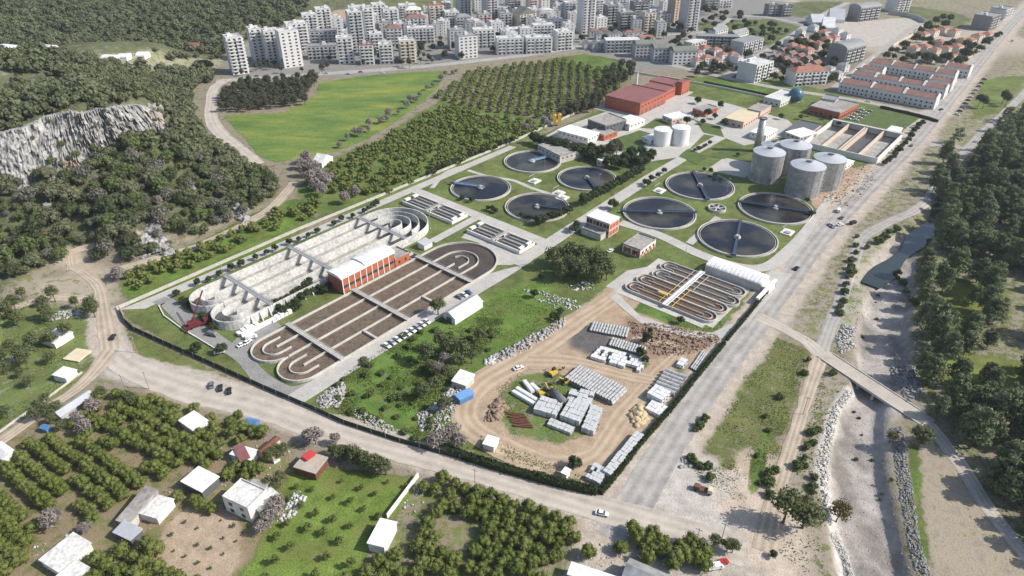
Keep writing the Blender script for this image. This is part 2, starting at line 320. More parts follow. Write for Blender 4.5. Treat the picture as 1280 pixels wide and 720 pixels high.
# middle orchards and farmland north of the works
area([(150,352),(330,262),(370,250),(400,275),(300,330),(165,385)],(.30,.26,.18),(.105,.165,.035),.8,2,3)
area([(370,240),(410,200),(470,178),(560,120),(700,150),(640,185),(480,250),(400,278)],(.31,.27,.2),(.105,.155,.04),.75,3,4)
area([(538,122),(590,88),(700,74),(790,90),(790,130),(680,152)],(.27,.22,.16),(.08,.11,.035),.45,3,4)
area([(685,74),(730,68),(778,76),(785,96),(740,98)],None,(.09,.14,.035),.95,2,2)
area([(862,96),(900,100),(1000,118),(985,126),(890,112)],None,(.09,.15,.035),.95,2,2)
area([(866,30),(900,27),(965,24),(1002,35),(966,58),(925,56),(884,42)],None,(.10,.125,.05),.85,4,4); area([(1130,8),(1180,14),(1215,24),(1200,34),(1150,24),(1120,16)],None,(.11,.125,.055),.75,5,8); area([(1000,2),(1060,4),(1040,16),(1000,22),(960,18)],None,(.10,.12,.05),.7,5,8)
area([(1050,28),(1140,22),(1160,30),(1120,58),(1040,56),(1000,50)],(.45,.41,.36),(.12,.13,.06),.2,3,5)
# dust shoulders of the roads
MAIN=[(762,676),(785,642),(816,590),(842,547),(880,490),(908,452),(940,412),(985,352),(1032,290),(1085,234),(1140,178),(1180,132),(1222,80),(1262,32),(1292,2)]
SOUTH=[(980,735),(930,694),(860,670),(780,646),(700,621),(600,592),(500,563),(420,542),(330,510),(240,486),(165,460),(138,432),(130,395)]
line(MAIN,21,(.46,.395,.325),None,.02,3,2.5); line(SOUTH,14.5,(.45,.39,.325),None,.03,2,2)
area([(152,398),(166,416),(205,436),(268,464),(330,494),(430,538),(500,561),(560,577),(600,588),(740,628),(728,634),(600,598),(500,570),(430,549),(330,508),(262,484),(200,462),(165,440)],(.34,.29,.22),(.115,.145,.045),.72,2,2)
line([(850,600),(880,625),(900,655)],30,(.47,.435,.39),None,.02,5,5); line([(930,640),(955,650),(960,690)],20,(.5,.42,.34),None,.03,4,4)
line([(150,460),(250,482),(330,508)],15,(.45,.405,.35),None,.03,2,2)
bump=(n3-.5)*.5*sm(.2,.5,veg)*(1-sm(0,4,sdist(GXf,GYf,WORKS)))
V=np.stack([GXf,GYf,GZ+np.minimum(bump,0)],-1)
ny,nx=GX.shape; I=np.arange(nx*ny).reshape(ny,nx)
F=np.stack([I[:-1,:-1].ravel(),I[:-1,1:].ravel(),I[1:,1:].ravel(),I[1:,:-1].ravel()],-1)
gm=bpy.data.materials.new('ground_cover'); N,L,B=nodes(gm); B.inputs['Roughness'].default_value=.95; B.inputs['Specular IOR Level'].default_value=.1
def _att(n):
    a=N.new('ShaderNodeAttribute'); a.attribute_name=n; return a
geo=N.new('ShaderNodeNewGeometry')
def _noise(s,d=5,r=.6):
    t=N.new('ShaderNodeTexNoise'); t.inputs['Scale'].default_value=s; t.inputs['Detail'].default_value=d; t.inputs['Roughness'].default_value=r; L.new(geo.outputs['Position'],t.inputs['Vector']); return t
def _math(op,a,b,c=None):
    q=N.new('ShaderNodeMath'); q.operation=op
    for i,z in enumerate((a,b,c)):
        if z is None: continue
        if isinstance(z,(int,float)): q.inputs[i].default_value=z
        else: L.new(z,q.inputs[i])
    return q.outputs[0]
t1=_noise(.22,7,.7); t2_=_noise(1.6,4,.6); t3=_noise(.05,4,.55)
k=_math('MULTIPLY_ADD',t1.outputs['Fac'],1.5,-.75); k=_math('MULTIPLY_ADD',t2_.outputs['Fac'],.7,_math('ADD',k,-.35)); k=_math('ADD',k,_att('veg').outputs['Fac'])
mr=N.new('ShaderNodeMapRange'); mr.interpolation_type='SMOOTHSTEP'; mr.inputs['From Min'].default_value=.36; mr.inputs['From Max'].default_value=.62; L.new(k,mr.inputs['Value'])
def _hsv(c,fac,lo,hi):
    h=N.new('ShaderNodeHueSaturation'); q=N.new('ShaderNodeMapRange'); q.inputs['From Min'].default_value=.3; q.inputs['From Max'].default_value=.7; q.inputs['To Min'].default_value=lo; q.inputs['To Max'].default_value=hi
    L.new(fac,q.inputs['Value']); L.new(q.outputs[0],h.inputs['Value']); L.new(c,h.inputs['Color']); return h.outputs[0]
sc=_hsv(_att('soil').outputs['Color'],t1.outputs['Fac'],.68,1.22); sc=_hsv(sc,t2_.outputs['Fac'],.84,1.12)
vc=_hsv(_att('vegc').outputs['Color'],t3.outputs['Fac'],.7,1.4); vc=_hsv(vc,t1.outputs['Fac'],.7,1.3); vc=_hsv(vc,t2_.outputs['Fac'],.62,1.32)
dry=N.new('ShaderNodeMix'); dry.data_type='RGBA'; L.new(_math('MULTIPLY',mr.outputs[0],1.0),dry.inputs['Factor'])
tint=N.new('ShaderNodeMix'); tint.data_type='RGBA'; tint.inputs['B'].default_value=(.17,.15,.06,1)
q=N.new('ShaderNodeMapRange'); q.inputs['From Min'].default_value=.47; q.inputs['From Max'].default_value=.74; q.inputs['To Max'].default_value=.75; L.new(_noise(.11,5,.6).outputs['Fac'],q.inputs['Value']); L.new(q.outputs[0],tint.inputs['Factor']); L.new(vc,tint.inputs['A'])
L.new(sc,dry.inputs['A']); L.new(tint.outputs['Result'],dry.inputs['B']); L.new(dry.outputs['Result'],B.inputs['Base Color'])
bp=N.new('ShaderNodeBump'); bp.inputs['Strength'].default_value=.55; bp.inputs['Distance'].default_value=.5; L.new(t2_.outputs['Fac'],bp.inputs['Height']); L.new(bp.outputs[0],B.inputs['Normal'])
one=np.ones((len(V),1))
ground=mesh_np('ground',V,F,gm,None,{'soil':('FLOAT_COLOR','POINT',np.hstack([soil,one])),'vegc':('FLOAT_COLOR','POINT',np.hstack([vegc,one])),'veg':('FLOAT','POINT',veg)},smooth=True)
tag(ground,kind='structure')
# ------------------------------------------------------------------ roads, paths, paved yards
def smooth(pts,step=2.5):
    p=np.array(pts,float); out=[]
    q=np.vstack([2*p[0]-p[1],p,2*p[-1]-p[-2]])
    for i in range(1,len(q)-2):
        n=max(1,int(np.linalg.norm(q[i+1]-q[i])/step))
        for j in range(n):
            t=j/n; a,b,c,d=q[i-1:i+3]
            out.append(.5*((2*b)+(c-a)*t+(2*a-5*b+4*c-d)*t*t+(3*b-a-3*c+d)*t**3))
    out.append(p[-1]); return np.array(out)
def strip(name,pts,w,m,z=.05,rag=.0,px=True,step=2.5,soft=True,label=None):
    p=np.array(GP(pts)) if px else np.array(pts,float)
    p=smooth(p,step) if soft else p
    t=np.gradient(p,axis=0); t/=np.linalg.norm(t,axis=1)[:,None]; nn=np.stack([-t[:,1],t[:,0]],1); L_=[];k=5
    W_=np.interp(np.linspace(0,1,len(p)),np.linspace(0,1,len(w)),w) if hasattr(w,'__len__') else np.full(len(p),w)
    for j in range(k):
        f=(j/(k-1)-.5); e=(fbm(p[:,0]+31*(j>1),p[:,1],7,3,9)-.5)*2*rag*(1 if j in (0,k-1) else 0)*(1 if j else -1)
        q=p+nn*(f*W_+e)[:,None]; L_.append(np.column_stack([q,height(q[:,0],q[:,1])+z]))
    v=np.stack(L_,1).reshape(-1,3); n=len(p); I=np.arange(n*k).reshape(n,k)
    f=np.stack([I[:-1,1:].ravel(),I[:-1,:-1].ravel(),I[1:,:-1].ravel(),I[1:,1:].ravel()],-1)
    ac=np.tile(np.linspace(-1,1,k),n)
    return tag(mesh_np(name,v,f,m,None,{'across':('FLOAT','POINT',ac)},smooth=True),kind='structure')
_SZ=[0]
def sheet(name,pts,m,z=.05,px=True,rag=0,step=3.0,kind='structure'):
    _SZ[0]+=1; z+=.0041*_SZ[0]
    p=PP(pts) if px else pts
    if rag:
        o=[]
        for a,b in zip(p,p[1:]+p[:1]):
            n=max(1,int(math.dist(a,b)/step))
            for i in range(n):
                x,y=a[0]+(b[0]-a[0])*i/n,a[1]+(b[1]-a[1])*i/n
                o.append((x+(float(fbm(np.array([x]),np.array([y]),9,3,3)[0])-.5)*2*rag,y+(float(fbm(np.array([x]),np.array([y]),9,3,4)[0])-.5)*2*rag))
        p=o
    a=sum(p[i][0]*p[(i+1)%len(p)][1]-p[(i+1)%len(p)][0]*p[i][1] for i in range(len(p)))
    if a<0: p=p[::-1]
    me=bpy.data.meshes.new(name); me.from_pydata([(x,y,z) for x,y in p],[],[(t[0],t[1],t[2]) if (p[t[1]][0]-p[t[0]][0])*(p[t[2]][1]-p[t[0]][1])-(p[t[1]][1]-p[t[0]][1])*(p[t[2]][0]-p[t[0]][0])>0 else (t[2],t[1],t[0]) for t in tessellate_polygon([[Vector((x,y,0)) for x,y in p]])]); me.materials.append(m)
    return tag(put(name,me),kind=kind)
def roadmat(name,a,b,tracks=.5,patch=.1):
    m=bpy.data.materials.new(name); MATS[name]=m; N,L,B=nodes(m); B.inputs['Roughness'].default_value=.92; B.inputs['Specular IOR Level'].default_value=.15
    g=N.new('ShaderNodeNewGeometry'); at=N.new('ShaderNodeAttribute'); at.attribute_name='across'
    t=N.new('ShaderNodeTexNoise'); t.inputs['Scale'].default_value=.13; t.inputs['Detail'].default_value=8; t.inputs['Roughness'].default_value=.7; L.new(g.outputs['Position'],t.inputs['Vector'])
    t2=N.new('ShaderNodeTexNoise'); t2.inputs['Scale'].default_value=1.3; t2.inputs['Detail'].default_value=5; L.new(g.outputs['Position'],t2.inputs['Vector'])
    w=N.new('ShaderNodeMath'); w.operation='SINE'; w2=N.new('ShaderNodeMath'); w2.operation='MULTIPLY'; L.new(at.outputs['Fac'],w2.inputs[0]); w2.inputs[1].default_value=9.5; L.new(w2.outputs[0],w.inputs[0])
    s=N.new('ShaderNodeMath'); s.operation='MULTIPLY_ADD'; L.new(w.outputs[0],s.inputs[0]); s.inputs[1].default_value=.07*tracks; L.new(t.outputs['Fac'],s.inputs[2])
    s2=N.new('ShaderNodeMath'); s2.operation='MULTIPLY_ADD'; L.new(t2.outputs['Fac'],s2.inputs[0]); s2.inputs[1].default_value=.35; L.new(s.outputs[0],s2.inputs[2])
    mr=N.new('ShaderNodeMapRange'); mr.inputs['From Min'].default_value=.45; mr.inputs['From Max'].default_value=.9; L.new(s2.outputs[0],mr.inputs['Value'])
    mx=N.new('ShaderNodeMix'); mx.data_type='RGBA'; mx.inputs['A'].default_value=(*a,1); mx.inputs['B'].default_value=(*b,1); L.new(mr.outputs[0],mx.inputs['Factor']); L.new(mx.outputs['Result'],B.inputs['Base Color'])
    return m
M_ASPH=roadmat('worn_asphalt',(.23,.22,.205),(.44,.41,.375),1.2)
M_DIRT=roadmat('dirt_road',(.30,.245,.185),(.50,.42,.33),1.8)
M_PALE=roadmat('pale_gravel',(.34,.30,.255),(.52,.465,.40),1.3)
M_YARD=roadmat('yard_dirt',(.31,.235,.165),(.48,.375,.27),1.8)
M_CONC=mat('paving_concrete',(.44,.42,.385),.9,.16,.12,fine=1.1)
M_TAR=mat('plant_asphalt',(.27,.262,.25),.9,.22,.12,fine=1.3)
M_CITY=mat('street_asphalt',(.36,.34,.315),.9,.2,.1,fine=1.0)
strip('main_road',MAIN,11.5,M_ASPH,.06,.8)
strip('south_road',SOUTH[1:-1],[11,10.5,10.5,10,11,12,13,14,15,13,9],M_PALE,.09,1.0)
strip('north_lane',[(138,440),(131,395),(124,360),(108,345),(90,335)],[8,7,6,5,4],M_DIRT,.11,.8)
strip('field_track',[(-20,392),(40,378),(80,372),(124,378)],6,M_DIRT,.05,1.2)
strip('loop_track',[(90,338),(88,322),(100,312),(118,308)],4,M_DIRT,.05,.8)
strip('village_lane',[(140,440),(105,480),(60,512),(20,540),(-20,566)],[9,6,5,5,5],M_DIRT,.12,.7)
strip('hill_track',[(150,338),(205,322),(250,308),(300,285),(338,262),(358,242),(368,228)],6.5,M_DIRT,.14,.7)
strip('meadow_road',[(324,206),(302,188),(277,168),(265,150),(264,128),(269,110),(285,99)],[8,9,11,10,9,9,10],M_PALE,.14,.8)
strip('boulevard',[(270,102),(320,98),(430,91),(520,84),(600,76),(660,69),(715,60),(740,58),(780,68),(850,84),(910,98),(980,112),(1060,124),(1140,140),(1172,150)],[12,11,11,11,11,11,11,11,9,8,8,8,8,8,9],M_CITY,.07,.4)
strip('canal_road',[(1296,100),(1262,135),(1228,166),(1198,200),(1178,226),(1150,258),(1106,280),(1078,298),(1066,330),(1052,372),(1036,412),(1024,446)],6,M_ASPH,.07,.5)
strip('link_road',[(1160,182),(1185,180),(1204,188)],6,M_ASPH,.1,.5)
strip('crossing_road',[(948,398),(985,416),(1010,430),(1026,446)],[8,6,6,7],M_PALE,.1,.6)
strip('river_track',[(1024,448),(1014,478),(1000,522),(986,568),(972,612),(962,650),(955,690)],[7,5,5,5,5,6,8],M_DIRT,.08,.7)
strip('park_path',[(1146,516),(1178,552),(1206,592),(1232,632),(1262,674),(1300,720)],5,M_PALE,.08,.5)
strip('garden_avenue',[(905,98),(935,78),(985,48),(1030,18),(1060,4)],9,M_CITY,.1,.3)
strip('far_road',[(930,20),(960,22),(1000,30),(1022,36)],8,M_CITY,.1,.4)
strip('town_street',[(640,44),(700,52),(760,50),(830,44),(880,40),(920,20)],8,M_CITY,.09,.3)
strip('east_street',[(1040,112),(1080,80),(1120,50),(1150,32),(1210,44),(1240,50)],6,M_CITY,.1,.5)
strip('yard_track',[(790,345),(765,372),(725,400),(690,425),(640,455),(600,480),(580,515),(600,545),(680,580),(740,575),(775,530),(815,480),(850,440),(820,430),(790,425)],[6,7,10,12,14,12,10,10,10,10,9,9,7,5,4],M_YARD,.05,1.2)
strip('yard_cross_track',[(660,452),(720,455),(780,470),(815,478)],[10,9,8,7],M_YARD,.08,1.0)
MEADOW=[(280,146),(300,143),(352,142),(392,122),(400,103),(470,93),(558,88),(548,108),(528,128),(495,152),(455,176),(420,190),(375,196),(345,204),(325,196)]
mm=bpy.data.materials.new('meadow_grass'); N,L,B=nodes(mm); B.inputs['Roughness'].default_value=.9; B.inputs['Specular IOR Level'].default_value=.1
g=N.new('ShaderNodeNewGeometry'); mp=N.new('ShaderNodeMapping'); mp.inputs['Rotation'].default_value=(0,0,R(-38)); mp.inputs['Scale'].default_value=(.016,.045,1); L.new(g.outputs['Position'],mp.inputs['Vector'])
ta=N.new('ShaderNodeTexNoise'); ta.inputs['Scale'].default_value=1; ta.inputs['Detail'].default_value=7; ta.inputs['Roughness'].default_value=.72; L.new(mp.outputs[0],ta.inputs['Vector'])
tb=N.new('ShaderNodeTexNoise'); tb.inputs['Scale'].default_value=.5; tb.inputs['Detail'].default_value=5; L.new(g.outputs['Position'],tb.inputs['Vector'])
ad=N.new('ShaderNodeMath'); ad.operation='MULTIPLY_ADD'; L.new(tb.outputs['Fac'],ad.inputs[0]); ad.inputs[1].default_value=.35; L.new(ta.outputs['Fac'],ad.inputs[2])
cr=N.new('ShaderNodeValToRGB'); e=cr.color_ramp.elements; e[0].position=.5; e[0].color=(.075,.135,.038,1); e[1].position=.86; e[1].color=(.27,.27,.055,1); k=e.new(.68); k.color=(.135,.195,.05,1)
L.new(ad.outputs[0],cr.inputs['Fac']); L.new(cr.outputs[0],B.inputs['Base Color'])
sheet('meadow_field',MEADOW,mm,.06,rag=2.0)
# ------------------------------------------------------------------ the treatment works
M_WALL=mat('basin_concrete',(.50,.475,.43),.9,.22,.25,fine=2.2)
M_WHITE=mat('bleached_concrete',(.72,.695,.64),.9,.14,.12,fine=.9)
M_DITCH=mat('stained_ditch_concrete',(.56,.55,.52),.9,.3,.1,fine=.7)
M_FLOOR=mat('empty_tank_floor',(.36,.345,.31),.9,.3,.09,fine=.6)
M_SLUDGE=mat('aerated_sludge',(.205,.15,.105),.6,.5,.3,col2=(.065,.05,.038),fine=.9,spec=.3)
M_DARKW=mat('dark_sludge_and_shade',(.052,.046,.042),.35,.3,.1,spec=.4)
M_BROWNW=mat('brown_sludge',(.155,.095,.055),.45,.3,.1,col2=(.10,.06,.037),spec=.3)
M_DULLW=mat('dull_brown_sludge',(.13,.105,.08),.45,.3,.12,spec=.3)
M_LOOPW=mat('dark_brown_sludge',(.085,.068,.054),.45,.3,.1,spec=.3)
M_GREYW=mat('grey_sludge',(.095,.09,.085),.4,.4,.15,spec=.4)
M_CLAR=bpy.data.materials.new('clarifier_water'); N,L,B=nodes(M_CLAR); B.inputs['Roughness'].default_value=.12; B.inputs['Specular IOR Level'].default_value=.3
_g=N.new('ShaderNodeNewGeometry'); _t=N.new('ShaderNodeTexNoise'); _t.inputs['Scale'].default_value=.05; _t.inputs['Detail'].default_value=4; L.new(_g.outputs['Position'],_t.inputs['Vector'])
_r=N.new('ShaderNodeValToRGB'); _e=_r.color_ramp.elements; _e[0].position=.42; _e[0].color=(.013,.0135,.019,1); _e[1].position=.66; _e[1].color=(.075,.07,.05,1); L.new(_t.outputs['Fac'],_r.inputs['Fac']); L.new(_r.outputs[0],B.inputs['Base Color'])
M_BLUE=mat('blue_painted_steel',(.075,.105,.165),.5,.15,.5); M_LBLUE=mat('pale_blue_steel',(.22,.36,.52),.5,.1,.5)
M_STEEL=mat('grey_steel',(.36,.365,.37),.5,.15,.5,metal=.2); M_PAINT=mat('white_paint',(.78,.77,.74),.7,.08,.3); M_YEL=mat('yellow_paint',(.62,.42,.06),.5,.1,.5)
M_GLASS=mat('dark_glass',(.035,.04,.048),.25,.3,.4,spec=.5); M_BRICK=mat('red_brick_panel',(.42,.125,.06),.85,.15,.5); M_RED=mat('dark_red_brick',(.40,.115,.07),.85,.16,.35); M_REDROOF=mat('maroon_sheet_roof',(.235,.10,.095),.75,.16,.08,fine=.5)
M_CREAM=mat('cream_render',(.62,.53,.38),.85,.1,.3); M_ROOFG=mat('grey_roof_screed',(.33,.31,.285),.95,.3,.1,fine=.7); M_OLD=mat('worn_white_roof',(.64,.625,.59),.8,.3,.16,fine=.9)
M_WROOF=mat('white_sheet_roof',(.72,.715,.70),.6,.16,.22,fine=.5); M_PINK=mat('pink_render',(.55,.40,.34),.85,.1,.3)
M_DKGREY=mat('dark_grey_metal',(.12,.125,.13),.6,.2,.5); M_GALV=mat('galvanised_sheet',(.42,.415,.40),.42,.24,.16,metal=.35,fine=.5); M_GALVR=mat('galvanised_roof',(.55,.56,.57),.4,.08,.1,metal=.3)
M_RUST=mat('rusty_steel',(.17,.075,.05),.8,.35,.6)
def rails(mb,x0,x1,y0,y1,z,step=2.5):
    for (a,b,c,d) in ((x0,y0,x1,y0),(x0,y1,x1,y1)) if abs(x1-x0)>abs(y1-y0) else ((x0,y0,x0,y1),(x1,y0,x1,y1)):
        mb.tube((a,b,z+1),(c,d,z+1),.06,4); mb.tube((a,b,z+.5),(c,d,z+.5),.05,4); n=max(1,int(math.dist((a,b),(c,d))/step))
        for i in range(n+1): mb.tube((a+(c-a)*i/n,b+(d-b)*i/n,z),(a+(c-a)*i/n,b+(d-b)*i/n,z+1),.05,4)
def ditch(label,u,v,top,level,wm,floor1,floor2,walks,cross,buttress=0):
    t=thing('oxidation_ditch',label,'ditch',UV(u,v),A50); h=38.5; q=h/4; XL,XR=-13.0,91.5
    out=[(x,0) for x in np.linspace(XR,XL,30)]+arc(XL,q,q,-90,-270,16)[1:]+arc(XL,3*q,q,-90,-270,16)+[(x,h) for x in np.linspace(XL,XR,30)][1:]+arc(XR,h/2,h/2,90,-90,36)[1:-1]
    MB().wall(out,.55,0,top,True).build('outer_wall',wm,t)
    MB().wall([(XR-4,h/2),(XL+.4,h/2)],.45,0,top-.02).build('divider_wall',wm,t)
    MB().wall([(XL+1,q)]+[(x,q) for x in np.linspace(0,XR,8)]+arc(XR,h/2,q,-90,90,24)[1:]+[(x,3*q) for x in np.linspace(XR,0,8)][1:]+[(XL+1,3*q)],.45,0,top-.03).build('divider_wall',wm,t)
    for yc in (q,3*q): MB().wall([(XL+6,yc+4.9),(XL+3,yc+4.9)]+arc(XL,yc,4.9,90,270,14)+[(XL+3,yc-4.9),(XL+5,yc-4.9)],.4,0,top-.1).build('guide_vane',wm,t)
    MB().wall([(XR-6,h/2-4.6)]+arc(XR,h/2,4.6,-90,75,14),.4,0,top-.1).build('guide_vane',wm,t)
    if buttress: MB().wall(arc(XR,h/2,14.3,-88,88,24),.4,0,top-.1).build('guide_vane',wm,t)
    xs_=80.0
    MB().prism([(xs_,.2),(XL,.2)]+arc(XL,q,q-.2,-90,-270,14)+arc(XL,3*q,q-.2,-90,-270,14)+[(xs_,h-.2)],.12,level).build('tank_floor' if buttress else 'sludge',floor1,t)
    MB().prism([(xs_,.2),(XR,.2)]+arc(XR,h/2,h/2-.2,-90,90,30)+[(xs_,h-.2)],.12,level-.004).build('tank_floor' if buttress else 'sludge',floor2,t)
    for x in walks:
        z=top+.5 if buttress else top+.12
        m=MB().box(x-1.1,x+1.1,-.6,h+.6,z,z+.4)
        if buttress:
            for y in (0,q,2*q,3*q,h): m.box(x-.9,x+.9,y-.25,y+.25,top-.02,z)
        w=m.build('walkway',M_WALL if not buttress else M_STEEL,t); m=MB(); rails(m,x-1.05,x+1.05,-.6,h+.6,z+.4); r=m.build('handrail',M_STEEL,w)
    for x in cross: MB().box(x-.55,x+.55,.28,q-.24,.1,top+.06).build('cross_wall',wm,t)
    for i in range(buttress):
        x=-11+i*4.6; MB().xprism([(-.3,0),(-2.2,0),(-.5,top-.4),(-.3,top-.4)],x,x+.5).build('buttress',wm,t)
    return t
ditch('oxidation ditch full of frothy brown sludge, crossed by three walkways',0,0,1.35,.35,M_WALL,M_SLUDGE,M_LOOPW,(.3,37.5,79.5),(19.3,55.3))
ditch('empty drained white concrete oxidation ditch beside the brick blower house',2,-53.2,4.6,.2,M_DITCH,M_FLOOR,M_DARKW,(0,37,82.5),(),12)
# floating lattice of hoses in the full ditch is left to the sludge pattern; four mixers stand on the walls
def clarifier(x,y,r,label,ang,full,bm,wm=None):
    t=thing('clarifier',label,'settling tank',(x,y,0),R(ang),'round clarifiers of the treatment works')
    MB().wall(arc(0,0,r-.3,0,360,72)[:-1],.6,0,1.1,True).build('rim_wall',M_WALL,t)
    MB().wall(arc(0,0,r-1.5,0,360,72)[:-1],.25,.2,.8,True).build('weir',M_WALL,t)
    MB().cyl(0,0,.1,.55,r-.55,72).build('water_or_shade',M_CLAR,t)
    x0=-r-.4 if full else -2.5
    m=MB().box(x0,r+.4,-.6,.6,1.35,1.6); b=m.build('bridge',bm,t); m=MB(); rails(m,x0,r+.4,-.6,.6,1.6,3); m.box(x0,r,-.68,-.61,1.1,1.8).box(x0,r,.61,.68,1.1,1.8); m.build('handrail',bm,b)
    m=MB().cyl(0,0,.3,1.3,1.9,20).cyl(0,0,1.3,2.2,1.1,14); m.build('centre_pier',M_WALL,t)
    MB().box(r-1.2,r+.9,-1.1,1.1,1.16,2.3).build('drive_unit',M_BLUE,t)
    return t
def wang(a,b,h=1.5):
    p,q=P(*a,h),P(*b,h); return math.degrees(math.atan2(q[1]-p[1],q[0]-p[0]))
clarifier(-19.8,398.1,19.2,'round clarifier with a pale blue half bridge, nearest the selector tanks',wang((601,236),(566,231)),False,M_LBLUE)
clarifier(14,441.7,19.6,'round clarifier with a bright pale blue half bridge, farthest up the works',wang((655,204),(693,195)),False,M_LBLUE)
clarifier(48.8,413.3,19.4,'round clarifier half shaded by the tree row on the central road',wang((728,217),(746,240)),False,M_BLUE)
clarifier(15.1,370.7,19.4,'round clarifier with a blue half bridge near the two storey control house',wang((656,257),(708,264)),False,M_BLUE)
clarifier(119.6,401.5,21.6,'large round clarifier next to the pale empty concrete pad',wang((866,216),(884,251)),True,M_BLUE)
clarifier(86.8,362.8,21.4,'large round clarifier with a level blue bridge beside the control house',wang((868,267),(780,265)),True,M_BLUE)
clarifier(157.3,369.1,21.6,'large round clarifier below the silver digester tanks',wang((929,254),(1013,267)),True,M_BLUE)
clarifier(124.2,332.0,21.6,'large round clarifier by the white ribbed building, lowest of its set',wang((926,277),(917,322)),True,M_BLUE)
def selector(u,v,L_,label):
    t=thing('selector_tank',label,'tank',UV(u,v),A50,'narrow concrete selector tanks'); W_=12.6
    MB().wall([(0,0),(W_,0),(W_,L_),(0,L_)],.5,0,2.1,True).build('outer_wall',M_WHITE,t)
    for k in range(2):
        y0=.6+k*(L_/2); y1=y0+L_/2-1.6
        for s in range(2):
            xc=W_/4+s*W_/2; r=W_/4-.35
            MB().wall(arc(xc,y0+r,r,180,360,10)+arc(xc,y1-r,r,0,180,10),.35,.3,2.0,True).build('channel_wall',M_WALL,t)
            MB().wall([(xc,y0+r+.3),(xc,y1-r-.3)],.35,.3,1.96).build('divider_wall',M_WALL,t)
    MB().box(.3,W_-.3,.3,L_-.3,.1,1.3).build('water_or_shade',M_GREYW,t)
    w=MB().box(-.4,W_+.4,L_/2-.9,L_/2+.9,2.15,2.45).build('walkway',M_WALL,t); m=MB(); rails(m,-.4,W_+.4,L_/2-.85,L_/2+.85,2.45); m.build('handrail',M_STEEL,w)
    for x in (1.2,W_/2+1.2): MB().box(x,x+3.6,L_-2.6,L_-.6,2.1,3.2).build('valve_box',M_WHITE,t)
    for x in (1.2,W_/2+1.2): MB().box(x,x+3.6,.5,2.0,2.1,2.9).build('valve_box',M_WHITE,t)
selector(119.5,-52,42,'narrow four channel concrete tank at the far end of the empty ditch')
selector(117.6,-.5,38,'narrow four channel concrete tank at the far end of the full ditch')
# brown aeration basin of eight lanes
t=thing('aeration_basin','low concrete basin of looping brown and grey lanes beside the main road','basin',UV(123,59.5),A50-math.pi/2); p_=9.3
for k in range(4):
    yc=p_/2+k*p_; r=p_/2-.2; x0=r+(0,.6,4,3.2)[k]; x1=(42.6,43.5,45.2,44)[k]
    MB().wall(arc(x0,yc,r,90,270,14)+arc(x1,yc,r,-90,90,14),.45,0,1.5,True).build('outer_wall',M_WALL,t)
    MB().wall([(x0+1.5,yc),(x1-1.5,yc)],.3,.1,1.42).build('divider_wall',M_WALL,t)
    MB().wall([(x0+3.4,yc+2.4)]+arc(x0,yc,2.4,90,270,10)+[(x0+4,yc-2.4)],.28,.1,1.4).build('guide_vane',M_WALL,t)
    MB().wall([(x1-4,yc-2.4)]+arc(x1,yc,2.4,-90,90,10)+[(x1-2,yc+2.4)],.28,.1,1.4).build('guide_vane',M_WALL,t)
    MB().prism(arc(x0,yc,r-.1,90,270,12)+arc(x1,yc,r-.1,-90,90,12),.1,.7-.002*k).build('sludge',M_BROWNW if k<2 else M_DULLW,t)
w=MB().box(22.6,25.0,-1,38,1.7,2.05).build('walkway',M_PAINT,t); m=MB(); rails(m,22.65,24.95,-1,38,2.05); m.build('handrail',M_STEEL,w)
for x,y0,y1,m_ in ((20.2,0,19,M_YEL),(27,0,19,M_YEL),(20,19,36,M_PINK),(28,19,36,M_PINK)): MB().tube((x,y0,1.75),(x,y1,1.75),.16,6).build('air_pipe',m_,t)
MB().box(16,21,6.4,7.6,1.6,2.3).build('mixer_platform',M_YEL,t)
# ------------------------------------------------------------------ buildings
WINM={}
def winmesh(w,h,m=None):
    k=(round(w,1),round(h,1),m.name if m else '')
    if k not in WINM: WINM[k]=MB().box(-w/2,w/2,-.09,.05,0,h).mesh('window',m or M_GLASS)
    return WINM[k]
def addpart(root,name,me,loc,rz=0):
    o=put(name,me,root,loc,rz); KIDS.setdefault(root.name,[]).append(o); return o
def windows(root,face,w,d,z0,fh,n,ww=1.5,wh=1.4,bay=3.6,off=0,x0=None,x1=None,m=None):
    L_=w if face in 'FB' else d; a=-L_/2+.6 if x0 is None else x0; b=L_/2-.6 if x1 is None else x1; k=max(1,int((b-a)/bay)); me=winmesh(ww,wh,m)
    for s in range(n):
        for i in range(k):
            p=a+(b-a)*(i+.5)/k; z=z0+s*fh
            if face=='F': addpart(root,'window',me,(p,-d/2,z))
            elif face=='R': addpart(root,'window',me,(w/2,p,z),math.pi/2)
            elif face=='L': addpart(root,'window',me,(-w/2,p,z),-math.pi/2)
